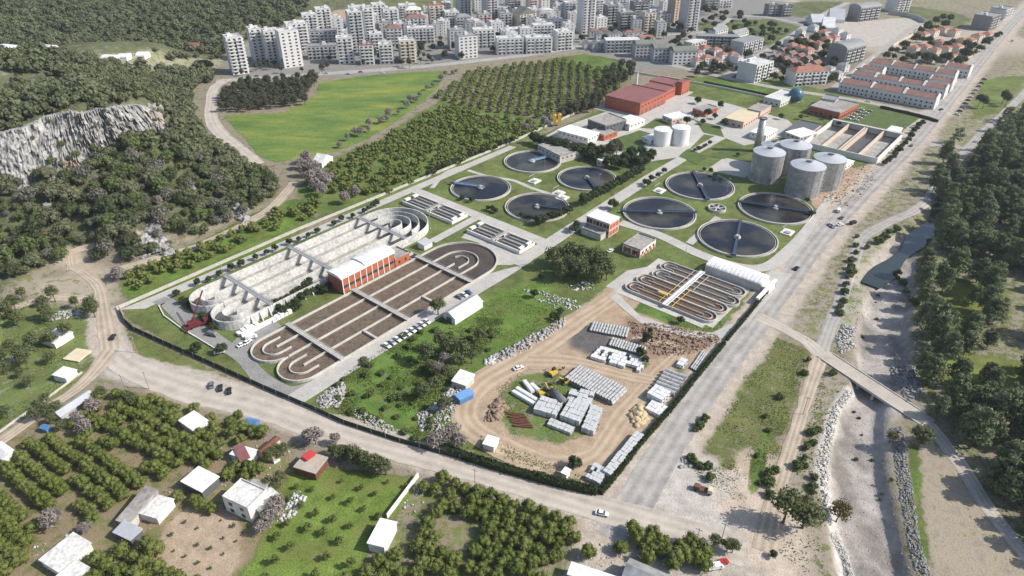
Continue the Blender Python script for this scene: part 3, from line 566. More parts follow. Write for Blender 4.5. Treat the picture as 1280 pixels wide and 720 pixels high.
def roofgeo(w,d,h,kind,ov=.3):
    m=MB(); X,Y=w/2+ov,d/2+ov
    if kind=='flat':
        m.box(-X+ov,X-ov,-Y+ov,Y-ov,h,h+.25); m.wall([(-w/2+.12,-d/2+.12),(w/2-.12,-d/2+.12),(w/2-.12,d/2-.12),(-w/2+.12,d/2-.12)],.3,h+.02,h+.85,True)
    elif kind=='slab': m.box(-X,X,-Y,Y,h,h+.35)
    elif kind=='gable': m.xprism([(-Y,h-.1),(Y,h-.1),(Y,h+.1),(0,h+.32*d),(-Y,h+.1)],-X,X)
    elif kind=='lowgable': m.xprism([(-Y,h-.1),(Y,h-.1),(Y,h+.1),(0,h+.17*d),(-Y,h+.1)],-X,X)
    elif kind=='gabley': m.yprism([(-X,h-.1),(X,h-.1),(X,h+.1),(0,h+.3*w),(-X,h+.1)],-Y,Y)
    elif kind=='shed': m.xprism([(-Y,h-.1),(Y,h-.1),(Y,h+.16*d),(-Y,h+.12)],-X,X)
    elif kind=='arch': m.xprism([(-Y,h-.05)]+[(-Y*math.cos(R(a)),h+.05+.24*d*math.sin(R(a))) for a in range(0,181,15)]+[(Y,h-.05)],-X,X)
    elif kind=='archy': m.yprism([(-X,h-.05)]+[(-X*math.cos(R(a)),h+.05+.22*w*math.sin(R(a))) for a in range(0,181,15)]+[(X,h-.05)],-Y,Y)
    elif kind=='hip':
        e=min(w,d)*.45; z=h+min(w,d)*.24
        r=[(-X+e,0,z),(X-e,0,z)] if w>=d else [(0,-Y+e,z),(0,Y-e,z)]
        vs=[(-X,-Y,h),(X,-Y,h),(X,Y,h),(-X,Y,h)]+r
        m.add(vs,[(3,2,1,0),(0,1,5,4),(1,2,5),(2,3,4,5),(3,0,4)] if w>=d else [(3,2,1,0),(0,1,4),(1,2,5,4),(2,3,5),(3,0,4,5)])
    return m
def body(w,d,h,kind):
    m=MB()
    if kind=='gable': m.xprism([(-d/2,0),(d/2,0),(d/2,h),(0,h+.3*d),(-d/2,h)],-w/2,w/2)
    elif kind=='lowgable': m.xprism([(-d/2,0),(d/2,0),(d/2,h),(0,h+.155*d),(-d/2,h)],-w/2,w/2)
    elif kind=='gabley': m.yprism([(-w/2,0),(w/2,0),(w/2,h),(0,h+.28*w),(-w/2,h)],-d/2,d/2)
    elif kind=='shed': m.xprism([(-d/2,0),(d/2,0),(d/2,h+.15*d),(-d/2,h)],-w/2,w/2)
    else: m.box(-w/2,w/2,-d/2,d/2,0,h)
    return m
def building(name,label,cat,x,y,rz,w,d,h,wm,rm,roof='flat',group=None,st=0,fh=3.1,faces='FRL',ww=1.5,wh=1.4,bay=3.6,z=0,ov=.3,wz=.95):
    t=thing(name,label,cat,(x,y,z),rz,group)
    body(w,d,h,roof).build('wall',wm,t)
    roofgeo(w,d,h+.003,roof,ov).build('roof',rm,t)
    for f in faces:
        if st: windows(t,f,w,d,wz,fh,st,ww,wh,bay)
    return t
def uvb(name,label,cat,u0,u1,v0,v1,h,wm,rm,roof='flat',rot=0,**k):
    """rectangular in the works' grid; local front (-y) faces +v"""
    x,y=UV((u0+u1)/2,(v0+v1)/2)
    if rot: return building(name,label,cat,x,y,A50-math.pi/2,v1-v0,u1-u0,h,wm,rm,roof,**k)
    return building(name,label,cat,x,y,A50,u1-u0,v1-v0,h,wm,rm,roof,**k)
# brick blower house between the two ditches
t=thing('blower_house','long brick building with bright white roof between the two oxidation ditches','building',UV(49.5,-46),A50)
m=MB().box(-16.5,16.5,-5.2,5.2,0,8.6); m.build('wall',M_DKGREY,t)
for i in range(9):
    x=-16.2+i*3.62; MB().box(x+.3,x+3.3,-5.32,-5.19,4.6,8.3).build('brick_panel',M_BRICK,t); MB().box(x-.15,x+.25,-5.5,-5.19,0,8.6).build('pilaster',M_PAINT,t); addpart(t,'window',winmesh(2.6,1.0),(x+1.8,-5.2,3.3)); MB().box(x+.3,x+3.3,-5.31,-5.19,.4,2.9).build('brick_panel',M_BRICK,t)
MB().box(-16.62,-16.49,-4.8,4.8,.3,8.2).build('brick_panel',M_RED,t)
MB().xprism([(-5.8,8.62),(5.8,8.62)]+[(5.8*math.cos(R(a)),8.7+1.5*math.sin(R(a))) for a in range(0,181,20)],-17,-2.02).build('roof',M_WROOF,t)
MB().xprism([(-5.8,8.62),(5.8,8.62)]+[(5.8*math.cos(R(a)),9.3+1.6*math.sin(R(a))) for a in range(0,181,20)],-2,17).build('roof',M_WROOF,t)
t=uvb('blower_annex','low flat roofed brick annex joined to the white roofed blower house','building',66.2,76,-50,-40.5,4.5,M_BRICK,M_ROOFG,'flat',st=1,ww=1.2,wz=1.6)
for k,(u,v) in enumerate(((79,-47),(79,-41))): 
    t=thing('sump_tank','small dark open sump of concrete beside the blower annex','tank',UV(u,v),A50,'open sumps by the blower annex'); MB().wall([(-2.6,-2.4),(2.6,-2.4),(2.6,2.4),(-2.6,2.4)],.5,0,1.2,True).build('rim_wall',M_WALL,t); MB().box(-2.4,2.4,-2.2,2.2,.1,.3).build('sludge',M_DARKW,t)
uvb('pump_shed','small pale grey shed at the far end of the blower annex','shed',88,94,-47,-42,3,M_WHITE,M_GALVR,'shed')
# control house
t=uvb('control_house','two storey brick control house with white roof by the clarifiers','building',163.4,173.6,10.3,25.4,8.6,M_PINK,M_WROOF,'slab',rot=1,st=2,fh=3.9,faces='F',wz=1.4,ww=1.6,wh=2)
for s in range(3):
    for i in range(7): 
        a=-6.6+i*2.2
        MB().box(a-.85,a+.85,-5.24,-5.1,1.0+s*2.6,2.7+s*2.6)
for s in range(2):
    for i in range(7): addpart(t,'window',winmesh(1.5,2.3),(-6.6+i*2.2,-5.1,1.6+s*3.6))
    for i in range(3): addpart(t,'brick_panel',winmesh(2.4,2.6,M_BRICK),(7.55,-3.2+i*3.1,.8+s*4),math.pi/2)
uvb('control_house_porch','low grey flat roofed annex against the control house','building',157.5,163.2,11,24,3.2,M_WALL,M_ROOFG,'flat')
t=uvb('switch_house','single storey flat roofed brick building with stained roof beside the brown basin','building',155,171,39.6,50.4,4.4,M_WHITE,M_ROOFG,'flat',rot=0,st=1,wz=1.8,ww=1.6)
for i in range(5): addpart(t,'brick_panel',winmesh(2.2,1.6,M_BRICK),(-6.4+i*3.2,-5.4,.1))
for i in range(4): addpart(t,'brick_panel',winmesh(1.9,3.4,M_RED),(-8,-4+i*2.6,.4),-math.pi/2)
# white ribbed building
t=thing('ribbed_hall','white hall with ribbed arched roof at the end of the brown basin','hall',UV(169.3,97.5),A50-math.pi/2)
MB().box(-14.6,14.6,-5.2,5.2,0,3.9).build('wall',M_WALL,t); m=MB()
for i in range(14): 
    x=-14.6+i*2.086; m.xprism([(-5.5,3.9),(5.5,3.9)]+[(5.5*math.cos(R(a)),4.0+1.5*math.sin(R(a))) for a in range(0,181,20)],x+.02,x+1.5); m.xprism([(-5.3,3.9),(5.3,3.9)]+[(5.3*math.cos(R(a)),3.95+1.15*math.sin(R(a))) for a in range(0,181,20)],x+1.5,x+2.08)
m.build('roof',M_WROOF,t); MB().box(14.62,18.5,-4.6,3,0,3.2).build('end_platform',M_WHITE,t)
t=thing('conveyor_ramp','slim white covered conveyor beside the ribbed hall and road verge','conveyor',UV(165,115),A50); MB().box(-12,10,-.8,.8,2.6,3.5).build('casing',M_PAINT,t)
for x in (-11,-4,3,9.5): MB().box(x-.2,x+.2,-.7,.7,0,2.62).build('support',M_STEEL,t)
# sheet metal shed by the basin road
t=building('metal_shed','long grey gabled metal shed in the green plot by the full ditch','shed',*UV(58.8,14.2),A50,18.5,7.5,3.2,M_PAINT,M_GALVR,'gable',st=0); addpart(t,'door',winmesh(3,2.6,M_DKGREY),(-9.25,0,0),-math.pi/2)
# red process hall
t=uvb('red_hall','huge dark red brick hall with maroon roof beyond the clarifiers','hall',353.5,396,-103,-69.5,9.5,M_RED,M_REDROOF,'flat',st=1,ww=2.6,wh=1,bay=5,wz=6.6,faces='F',ov=.2)
for i in range(6): addpart(t,'door',winmesh(3,3.6,M_DKGREY),(-17+i*6.6,-16.75,0))
uvb('red_annex','middle red brick block with maroon roof joined to the huge hall','hall',396.3,418,-96,-73,8.2,M_RED,M_REDROOF,'flat',st=1,ww=2.2,wh=1,bay=4,wz=5,faces='F')
t=uvb('red_end_block','end red brick block of the maroon roofed row, by the far lawn','hall',418.3,437,-99,-76,8.6,M_RED,M_REDROOF,'flat',st=1,ww=2,wh=1,bay=4,wz=5,faces='F')
uvb('red_tower','tall red brick stair block on the end of the maroon row','tower',424,438,-75.8,-70,10.5,M_RED,M_REDROOF,'flat',st=1,faces='F')
x,y=P(698,100); t=thing('white_flue','slim white flue behind the maroon roofed hall','flue',UV(408,-106)); MB().cyl(0,0,0,17,1.0,14,.9).build('stack',M_PAINT,t); MB().cyl(0,0,17.002,17.6,1.15,14).build('cap',M_STEEL,t)
# digesters
def digester(x,y,r,h,label):
    t=thing('digester',label,'digester',(x,y,0),random.random()*6,'silver steel digesters')
    MB().cyl(0,0,0,h,r,48,cap=False).build('shell',M_GALV,t,True)
    MB().wall(arc(0,0,r+.06,0,360,48)[:-1],.3,0,.5,True).build('base_ring',M_WALL,t)
    MB().cyl(0,0,h,h+2.1,r+.15,48,1.6).build('roof',M_GALVR,t)
    m=MB().cyl(0,0,h+2.1,h+2.7,1.5,16); 
    for a in range(0,360,45): m.tube((2.1*math.cos(R(a)),2.1*math.sin(R(a)),h+1.9),(2.1*math.cos(R(a)),2.1*math.sin(R(a)),h+3.2),.06,4)
    m.wall(arc(0,0,2.1,0,360,16)[:-1],.12,h+3.1,h+3.25,True); m.build('roof_platform',M_DKGREY,t)
    m=MB()
    for s in range(9): m.box(-.5,.5,-r-.9,-r-.05,h*(s+.5)/9,h*(s+.5)/9+.12)
    m.tube((-.5,-r-.9,0),(-.5,-r-.9,h+1),.06,4).tube((.5,-r-.9,0),(.5,-r-.9,h+1),.06,4); m.build('ladder',M_STEEL,t)
    for k in (.2,.41,.62,.83): MB().wall(arc(0,0,r+.05,0,360,48)[:-1],.14,h*k,h*k+.16,True).build('stiffener_ring',M_STEEL,t)
    me=MB().box(r-.05,r+.12,-.12,.12,.5,h-.1).mesh('panel_seam',M_STEEL)
    for a in range(0,360,24): addpart(t,'panel_seam',me,(0,0,0),R(a+7))
xr,yr=P(995,181,19); x5,y5=P(968,178,17)
digester(164.6,414.4,9.9,18.6,'silver digester nearest the pale concrete pad, shaded on its left'); digester(181.2,392,10.3,18.6,'silver digester closest to the round clarifiers, foremost of the cluster')
digester(198.6,402.5,9.7,19.0,'silver digester next to the churned brown earth by the road'); digester(xr,yr,10.0,19.3,'silver digester standing behind the other three tall ones'); digester(x5,y5,8,15.5,'smaller silver digester half hidden behind the cluster')
for u,v,l,h in ((309.5,-24,'left hand of the two white storage tanks beside the access road',11.4),(318.5,-14.8,'right hand and taller of the two white storage tanks',12.6)):
    t=thing('storage_tank',l,'tank',UV(u,v),0,'white storage tanks'); MB().cyl(0,0,0,h,6.6,40,cap=False).build('shell',M_PAINT,t,True); MB().cyl(0,0,h,h+.9,6.7,40,.6).build('roof',M_WROOF,t)
    m=MB(); a=R(-60)
    for s in range(14): m.tube((6.7*math.cos(a+s*.12),6.7*math.sin(a+s*.12),.8*s+.5),(7.4*math.cos(a+s*.12),7.4*math.sin(a+s*.12),.8*s+.5),.15,4)
    m.build('stair',M_STEEL,t)
cx,cy=P(946,189); t=thing('chimney_tower','tall tapering grey tower behind the silver digesters','tower',(cx,cy,0)); MB().cyl(0,0,0,24,2.9,24,2.3).build('shaft',M_GALV,t,True); MB().wall(arc(0,0,2.5,0,360,24)[:-1],.5,23.6,24.4,True).build('rim',M_DKGREY,t); MB().box(-.6,.6,-3.2,-2.4,0,2.2).build('door',M_DKGREY,t)
# long settling bays by the road
t=thing('settling_bays','open rectangular concrete bays with buff dividing walls beside the road','tank',UV(370,57),A50-math.pi/2); Lx,Ly=50,62
MB().wall([(0,0),(Lx,0),(Lx,Ly),(0,Ly)],.9,0,4.2,True).build('outer_wall',M_WHITE,t); MB().box(.4,Lx-.4,.4,Ly-.4,.1,.4).build('tank_floor',M_FLOOR,t)
M_BUFF=mat('buff_concrete',(.56,.46,.36),.9,.12,.2)
for x in (12.5,24.2,26,37.6): MB().box(x-.45,x+.45,.5,Ly-.5,.35,4.1).build('divider_wall',M_BUFF,t)
for x0,x1,m_ in ((1,12,M_FLOOR),(13,23.7,M_FLOOR),(26.6,37,M_GREYW),(38.2,49.4,M_FLOOR)): MB().box(x0,x1,3,Ly-17,.41,.9).build('sediment_bed',m_,t); MB().box(x0,x1,Ly-16.9,Ly-2,.41,.6).build('water_or_shade',M_DARKW,t)  # dark far-end boxes are the bays' deep shade put in as colour, not liquid
w=MB().box(-.6,Lx+.6,Ly-1.6,Ly+1.4,4.22,4.6).build('walkway',M_WALL,t)
t=uvb('filter_house','low walled yard building with dark roof between digesters and settling bays','building',384,414,38,54,4,M_PINK,M_DKGREY,'flat',st=1,faces='F',ww=1,bay=3.2)
t=uvb('cream_hall','hall with a broad cream roof behind the white storage tanks','hall',378,406,-8,7.4,5.2,M_PINK,mat('cream_roof',(.60,.51,.34),.8,.1,.1),'slab',st=1,faces='FL',ww=1.8,bay=4)
uvb('pink_office','long pink office block behind the cream roofed hall','building',408,430,-3,8,5.5,M_PINK,M_ROOFG,'flat',st=1,faces='FL')
# ------------------------------------------------------------------ town
TW=mat('white_town_render',(.63,.62,.60),.85,.09,.1); TG=mat('grey_town_render',(.48,.475,.47),.85,.12,.1); TB=mat('beige_town_render',(.62,.55,.46),.85,.1,.1); TD=mat('dark_town_render',(.23,.225,.225),.85,.15,.1); TP=mat('rose_town_render',(.56,.45,.41),.85,.1,.1); TO=mat('tan_town_render',(.45,.34,.25),.85,.1,.1)
RW=mat('pale_roof_membrane',(.58,.57,.55),.85,.2,.12,fine=.6); RT=mat('red_tile_roof',(.33,.15,.105),.85,.22,.2,fine=1.5); RG=mat('grey_sheet_roof',(.26,.265,.27),.7,.18,.1); RGR=mat('green_grey_roof',(.19,.20,.17),.8,.2,.1); RD=mat('dark_roof',(.13,.125,.125),.85,.2,.1); RB=mat('brown_tile_roof',(.235,.135,.11),.85,.22,.2,fine=1.5)
PAL={'w':TW,'g':TG,'b':TB,'d':TD,'p':TP,'o':TO}; ROOF={'W':RW,'T':RT,'G':RG,'K':RD,'N':RGR,'B':RB}
BAL={}
def balmesh(L_):
    k=round(L_*2)/2
    if k not in BAL: BAL[k]=MB().box(-k/2,k/2,-1.3,0,-.12,.08).box(-k/2,k/2,-1.3,-1.18,.08,1.0).box(-k/2,-k/2+.1,-1.18,0,.08,1.0).box(k/2-.1,k/2,-1.18,0,.08,1.0)
    return k
BALM={}
def balcony(root,L_,loc,rz,m):
    k=balmesh(L_)
    if (k,m.name) not in BALM: BALM[(k,m.name)]=BAL[k].mesh('balcony',m)
    addpart(root,'balcony',BALM[(k,m.name)],loc,rz)
TANK=MB().tube((-.8,0,1.0),(.8,0,1.0),.33,8).xprism([(-1.9,.15),(-.1,.95),(-.1,1.02),(-1.9,.22)],-.9,.9).box(-.75,-.65,-.1,.1,0,1).box(.65,.75,-.1,.1,0,1).mesh('solar_heater',M_STEEL)
HUT=MB().box(-1.6,1.6,-1.5,1.5,0,2.6).mesh('stair_hut',TW)
def city(label,px,py,w,d,st,rot,wc,rc,roof='flat',style='b',group=None,name='apartment_block',cat='building',fh=3.05,z=0,rr=random.Random(5)):
    a=R(rot); nx,ny=math.sin(a),-math.cos(a); x,y=P(px,py); x-=nx*d/2; y-=ny*d/2; h=st*fh+.4
    t=building(name,label,cat,x,y,a,w,d,h,PAL[wc],ROOF[rc],roof,group,z=z)
    bay=3.9 if st<8 else 4.6; faces='FR' if rot>-5 else 'FL'
    nb=max(1,int(w/7.5)); off=rr.random()
    for s in range(st):
        zz=s*fh+.9
        n=max(1,int((w-1)/bay))
        for i in range(n): addpart(t,'window',winmesh(2.2 if style!='v' else 1.2,1.9 if 'b' in style else 1.3),(-w/2+.5+(w-1)*(i+.5)/n,-d/2,zz-(.3 if 'b' in style else 0)))
        if d>5:
            n=max(1,int((d-1)/(bay+.6)))
            for f in faces[1:]:
                for i in range(n): addpart(t,'window',winmesh(1.4,1.3),((w/2 if f=='R' else -w/2),-d/2+.5+(d-1)*(i+.5)/n,zz),math.pi/2 if f=='R' else -math.pi/2)
        if 'b' in style and s>0:
            for i in range(nb): balcony(t,w/nb*.72,(-w/2+w*(i+.5)/nb,-d/2-.003,s*fh+.25),0,PAL[wc] if wc!='d' else TG)
            if 'B' in style: 
                for f in faces[1:]: balcony(t,d*.55,((w/2+.003 if f=='R' else -w/2-.003),0,s*fh+.25),math.pi/2 if f=='R' else -math.pi/2,PAL[wc])
    if roof=='flat' and st>2:
        for i in range(rr.randint(1,4)): addpart(t,'solar_heater',TANK,(rr.uniform(-w/2+1.5,w/2-1.5),rr.uniform(-d/2+2.4,d/2-1),h+.26),rr.uniform(-.4,.4)-a)
        addpart(t,'stair_hut',HUT,(rr.uniform(-w/4,w/4),rr.uniform(0,d/5),h+.26))
    return t
TOWN=[
('white ten storey tower at the bend of the lane by the pine wood',302,93,15,15,11,30,'w','W','flat','bB'),
('white block second from the pine wood, half behind the garden trees',326,76,12,14,10,30,'w','W','flat','b'),
('white block with blue shaded front behind the garden trees',346,79,15,14,10,24,'w','W','flat','b'),
('tall bright white block with many small windows facing the boulevard',368,84,19,14,11,32,'w','W','flat',''),
('broad white block with a high parapet behind the many windowed tall block',376,64,22,14,9,24,'w','W','flat','b'),
('white block against the reddish earth slope, left of its twin',391,47,17,14,8,20,'w','W','flat','b'),
('white block against the reddish earth slope, right of its twin',408,43,17,14,9,20,'w','W','flat','b'),
('grey stepped terrace block with long balconies on the boulevard',404,74,30,13,4,8,'g','G','flat','b'),
('grey stepped terrace block behind and above another one',407,62,28,12,6,8,'g','G','flat','b'),
('slender white block beside the stepped terraces',426,52,10,11,8,16,'w','W','flat',''),
('white six storey block right of the stepped terraces on the boulevard',434,80,16,13,8,12,'w','W','flat','b'),
('tall narrow slab with a blank bright white end wall',449,65,15,13,13,22,'g','W','flat','b'),
('tall white tower close behind the blank walled slab',464,50,12,14,11,22,'w','W','flat','b'),
('white balconied block with a brown roof band, left of the boulevard pair',460,81,14,12,6,10,'w','B','flat','b'),
('white balconied block on the boulevard, right of the pair with brown bands',484,80,14,12,6,10,'w','W','flat','b'),
('white block in the gap behind the balconied pair',473,70,14,11,7,14,'w','W','flat','b'),
('beige topped white block with corner balconies beside the big round trees',511,79,16,14,7,14,'b','W','flat','bB'),
('white block with a red roof above the balconied pair',494,58,18,13,6,10,'w','B','hip','b'),
('white block low on the grass slope, leftmost of the upper row',447,33,17,13,7,15,'w','W','flat','b'),
('white tall block in the upper row below the grass slope',476,33,16,14,8,18,'w','W','flat','b'),
('bright white block at the upper row with a wide flat roof',491,40,18,14,8,18,'w','W','flat','b'),
('white block with stepped roof, uppermost below the grass slope',511,27,22,15,6,12,'w','W','flat','b'),
('cream gabled block amid the upper row beside the palm street',518,33,20,14,6,12,'b','W','hip','b'),
('white block with brown tile roof in the middle of the upper town',521,44,24,13,6,10,'w','B','hip','b'),
('white block with dark vertical stairwell strips facing the open corner lot',527,54,30,13,5,8,'w','W','flat','b'),
('tall cream apartment block with red cornice left of the twin grey towers',547,34,18,15,8,16,'b','T','flat','bB'),
('cream block beside the red corniced one below the twin towers',566,36,17,14,6,14,'w','W','flat','b'),
('pale block behind the white corner block at the open lot',573,61,18,14,6,16,'g','G','flat',''),
('white five storey block with grey roof at the open corner lot',586,73,20,15,7,22,'w','G','flat',''),
('left one of the twin tall grey towers',583,24,16,16,19,26,'g','G','flat','b'),
('grey block in front of the left twin tower',580,39,18,13,5,14,'g','G','hip','b'),
('right one of the twin tall grey towers',616,28,16,16,18,26,'g','G','flat','b'),
('dark rose block in front of the right twin tower',607,39,16,13,6,14,'p','G','flat','b'),
('dusky grey block beside the rose one',633,38,15,13,6,14,'g','G','flat','b'),
('white villa block with dark bays, leftmost in the second row by the boulevard',606,60,24,13,6,12,'w','W','flat','b'),
('white villa block with dark bays, second in the second row by the boulevard',641,52,27,13,4,10,'w','W','flat','b'),
('white villa block with dark bays, third in the second row by the boulevard',680,50,25,13,5,10,'w','W','flat','b'),
('white boulevard block beside the curved pool roof',638,68,28,14,5,10,'w','W','flat','b'),
('white boulevard block in the middle of three opposite the orchard',674,67,28,14,5,10,'w','W','flat','b'),
('compact bright white boulevard block opposite the corner of the orchard',706,63,18,15,6,18,'w','W','flat','b'),
('beige stepped block with a glazed sloping roof',660,38,22,18,6,30,'b','N','gabley','b'),
('beige block with an arched roof next to the glazed one',684,34,20,14,5,12,'b','W','archy','b'),
('cream low block right of the arched roof',697,40,18,13,4,12,'w','W','flat','b'),
('white tower of fifteen storeys with rounded balconies by the town houses',735,42,17,15,15,20,'w','W','flat','bB'),
('pale block left of the rounded white tower',715,23,19,13,6,12,'g','W','flat','b'),
('tall light tower cut by the photo edge behind the rounded tower',749,20,13,13,14,22,'w','W','flat','b'),
('rose block under the photo edge left of the pale blocks',667,20,13,13,9,20,'p','G','flat','b'),
('grey block at the photo edge in the upper town',643,17,19,13,7,14,'g','G','flat','b'),
('white low block at the foot of the twin towers',630,18,18,12,3,12,'w','W','flat','b'),
('grey block with blue shaded front at the photo edge',698,13,20,13,6,10,'g','G','flat','b'),
('dark glazed office block with a grey crown',765,31,15,14,7,16,'d','G','flat','b'),
('dark block with pale balconies nearest the town houses',784,37,20,14,6,14,'d','G','flat','b'),
('dark block behind the one with pale balconies',800,30,20,14,8,14,'d','K','flat','b'),
('grey beige block right of the dark blocks with corner windows',811,41,15,14,7,20,'b','G','flat','b'),
('grey beige block with dark strips nearest the two grey towers',830,39,15,13,6,20,'g','G','flat','b'),
('tall brown tower with a white edge',847,28,14,14,14,30,'o','W','flat',''),
('tall pale grey tower with white balcony stripe beside the brown one',864,40,17,16,13,26,'g','W','flat','bB'),
('white block glimpsed over the dark glazed office',778,14,18,13,5,10,'w','W','flat','b'),
('white block at the photo edge above the dark blocks',808,12,20,13,5,10,'w','W','flat','b'),
('dark terrace block beyond the brown tower',889,13,20,14,4,10,'d','G','flat','b'),
('pale terrace block at the photo edge beyond the grey tower',905,10,22,14,3,10,'w','W','flat','b'),
('long grey block with pale roof and dormer windows by the small meadow',778,66,36,14,4,4,'g','W','slab','b'),
('green roofed block with white curved gable, leftmost of three',806,72,21,14,4,6,'g','N','arch',''),
('green roofed block with white curved gable, middle of three',829,77,21,14,4,6,'g','N','arch',''),
('green roofed block with white curved gable, rightmost of three',855,81,24,15,4,6,'w','N','arch',''),
('long dark balconied block with grey roof behind the red roofed villas',896,61,44,12,4,-8,'d','G','slab','b'),
('narrow grey roofed block with white dormers, left one above the long dark block',901,48,24,10,3,40,'w','G','gable',''),
('narrow grey roofed block with white dormers, right one above the long dark block',926,52,26,10,3,40,'w','G','gable',''),
('long balconied block with a flat grey roof beside the garden avenue',940,66,36,16,4,40,'g','G','slab','bB'),
('block with a pale roof and open attic beside the red roofed villas',873,64,22,12,3,34,'b','W','slab','b'),
('bright white roofed block with a dark shaded front at the works gate',953,101,26,20,5,38,'w','W','flat','b'),
('unfinished dark concrete block in the fallow field, left of two',966,20,16,11,4,10,'d','K','flat','b'),
('unfinished dark concrete block in the fallow field, right of two',983,21,14,10,4,10,'d','K','flat','b'),
('big dark arched apartment building among the red roofed houses',1066,80,34,20,5,36,'d','G','arch','bB'),
('long white house with red tile roof beside the terraces',1012,107,34,15,4,14,'w','T','hip','b'),
('dark block with an arched roof behind the sandy lot',1085,26,36,18,5,26,'d','G','arch','b'),
('white rounded block at the photo edge above the walled sandy lot',1127,15,24,18,7,20,'w','W','flat','b'),
('dark shaded block with pale balconies beside the far end of the main road',1240,37,26,20,5,40,'d','G','flat','bB'),
('pale block behind the dark shaded one at the far end of the main road',1258,24,24,18,4,40,'w','G','flat','bB'),
]
for q in TOWN: city(*q)
# rows of small gabled town houses and villas
def hood(label,group,pts,w,d,st,rot,wc,rc,roof,rr=random.Random(3)):
    for i,(px,py) in enumerate(pts):
        city(label,px,py,w*rr.uniform(.85,1.15),d,st,rot+rr.choice((0,0,90 if rot<0 else -90))*0+rr.uniform(-4,4),wc,rc,roof,'v',group,name='town_house',cat='house',fh=3.0)
hood('grey roofed town house in the cramped row below the rounded white tower','grey roofed town houses',[(735,62),(746,63),(757,62),(750,50),(762,50),(773,49)],9,9,2,14,'g','G','gabley')
hood('low brown roofed house between the town houses and the dark blocks','brown roofed town houses',[(786,48),(797,47),(743,46),(757,45)],11,9,2,10,'g','B','hip')
hood('small pale block squeezed between taller ones in the crowded town','small infill blocks of the town',[(420,40),(438,58),(455,40),(468,36),(500,48),(530,36),(556,44),(538,26),(560,20),(596,44),(622,46),(640,60),(658,54),(650,30),(676,44),(668,28),(690,36),(712,48),(718,34),(726,24),(752,40),(772,24),(790,20),(820,28),(834,18),(700,22),(682,14),(655,12),(600,14),(560,10)],13,12,5,14,'w','W','flat')
hood('grey shaded block wedged into the upper streets of the town','grey infill blocks of the town',[(428,46),(484,46),(512,50),(548,48),(604,50),(630,30),(664,40),(742,30),(760,16),(796,42),(826,46),(694,30),(616,18),(588,46)],12,12,5,10,'g','G','flat')
hood('small red roofed pavilion on the street beneath the dark blocks','pavilions',[(808,51)],18,9,1,6,'w','T','hip')
hood('white villa with red tile roof beside the avenue lawn and long dark block','red roofed villas by the avenue',[(874,84),(886,80),(898,84),(906,76),(918,76),(884,68),(897,70),(876,74),(911,66)],9.5,9,2,24,'w','T','hip')
hood('white house with brown roof in the close of houses beside the garden avenue','brown roofed houses by the avenue',[(974,80),(984,83),(993,86),(982,72),(992,76),(1003,79),(1012,82),(1000,90),(1012,93),(1023,88)],9,9,2,38,'w','B','gable')
hood('small pale house with a grey roof on the lanes above the long white house','grey roofed houses of the lanes',[(962,88),(968,96),(1040,94),(1050,100),(1058,90),(1034,102),(930,88),(944,80),(925,80),(1050,44),(1060,50),(1020,40),(1004,46),(990,58)],9,9,2,38,'w','G','hip')
hood('house with a red tile roof between the garden avenue and the arched apartments','red roofed houses by the avenue',[(993,64),(1003,67),(1013,70),(1003,56),(1014,60),(1026,62),(1036,56),(1022,52),(1032,47),(1046,54)],10,9,2,38,'p','T','hip')
hood('cream villa with a reddish roof among the dark trees beyond the terraces','villas beyond the terraces',[(1146,68),(1160,66),(1172,70),(1158,50),(1170,46),(1182,43),(1196,46),(1186,68),(1178,60),(1206,58),(1216,58),(1200,66),(1212,72),(1226,52),(1192,78),(1168,78),(1238,50)],11,10,2,38,'b','T','hip')
# terraces: white rows with red-brown tiled roofs, in the works' own grid
M_TERR=RB
def terrace(u0,u1,v0,v1,label):
    x,y=UV((u0+u1)/2,(v0+v1)/2); w,d=v1-v0,u1-u0-2.5; h=8.4
    t=building('terrace_house',label,'terrace',x,y,A50-math.pi/2,w,d,h,TW,M_TERR,'lowgable',group='white terraces with tiled roofs',ov=.25)
    for s in range(2):
        n=int(w/3.4)
        for i in range(n): addpart(t,'window',winmesh(1.3,1.5),(-w/2+w*(i+.5)/n,-d/2,.9+s*3.3))
    for i in range(3): balcony(t,4.5,(-w/2+w*(i+.5)/3,-d/2-.003,3.35),0,TW)
    for sx in (-1,1): m=MB().xprism([(-d/2-.4,0),(d/2+.4,0),(d/2+.4,h+.5),(0,h+.19*d+.8),(-d/2-.4,h+.5)],sx*(w/2+.32)-.45,sx*(w/2+.32)+.3); m.build('party_wall',TW,t)
    for s in range(2): addpart(t,'window',winmesh(1.2,1.3),(w/2+.62,0,.9+s*3.2),math.pi/2)
for i,(v0,v1) in enumerate(((32,56.6),(58,82.6),(84.2,108))): terrace(522,540,v0,v1,'red tiled terrace in the front row, '+('end away from the main road','middle of the row','end beside the main road')[i])
for i,(v0,v1) in enumerate(((31,49.4),(51,70),(71.5,89.5),(91,107.4))): terrace(558,574,v0,v1,'red tiled terrace in the second row, '+('end away from the main road','second from that far end','third from that far end','end beside the main road')[i])
for i,(v0,v1) in enumerate(((31,49.4),(90,107.4))): terrace(584,598,v0,v1,'red tiled terrace in the short third row, '+('away from the main road','beside the main road')[i])
for i,(v0,v1) in enumerate(((31,49.6),(50.6,69),(70,87.6),(88.4,104))): terrace(612,629,v0,v1,'red tiled terrace in the fourth row, '+('end away from the main road','second from that far end','third from that far end','end beside the main road')[i])
terrace(643,660,90,110,'terrace with a red brown tile roof rearmost of all, beside the villas')
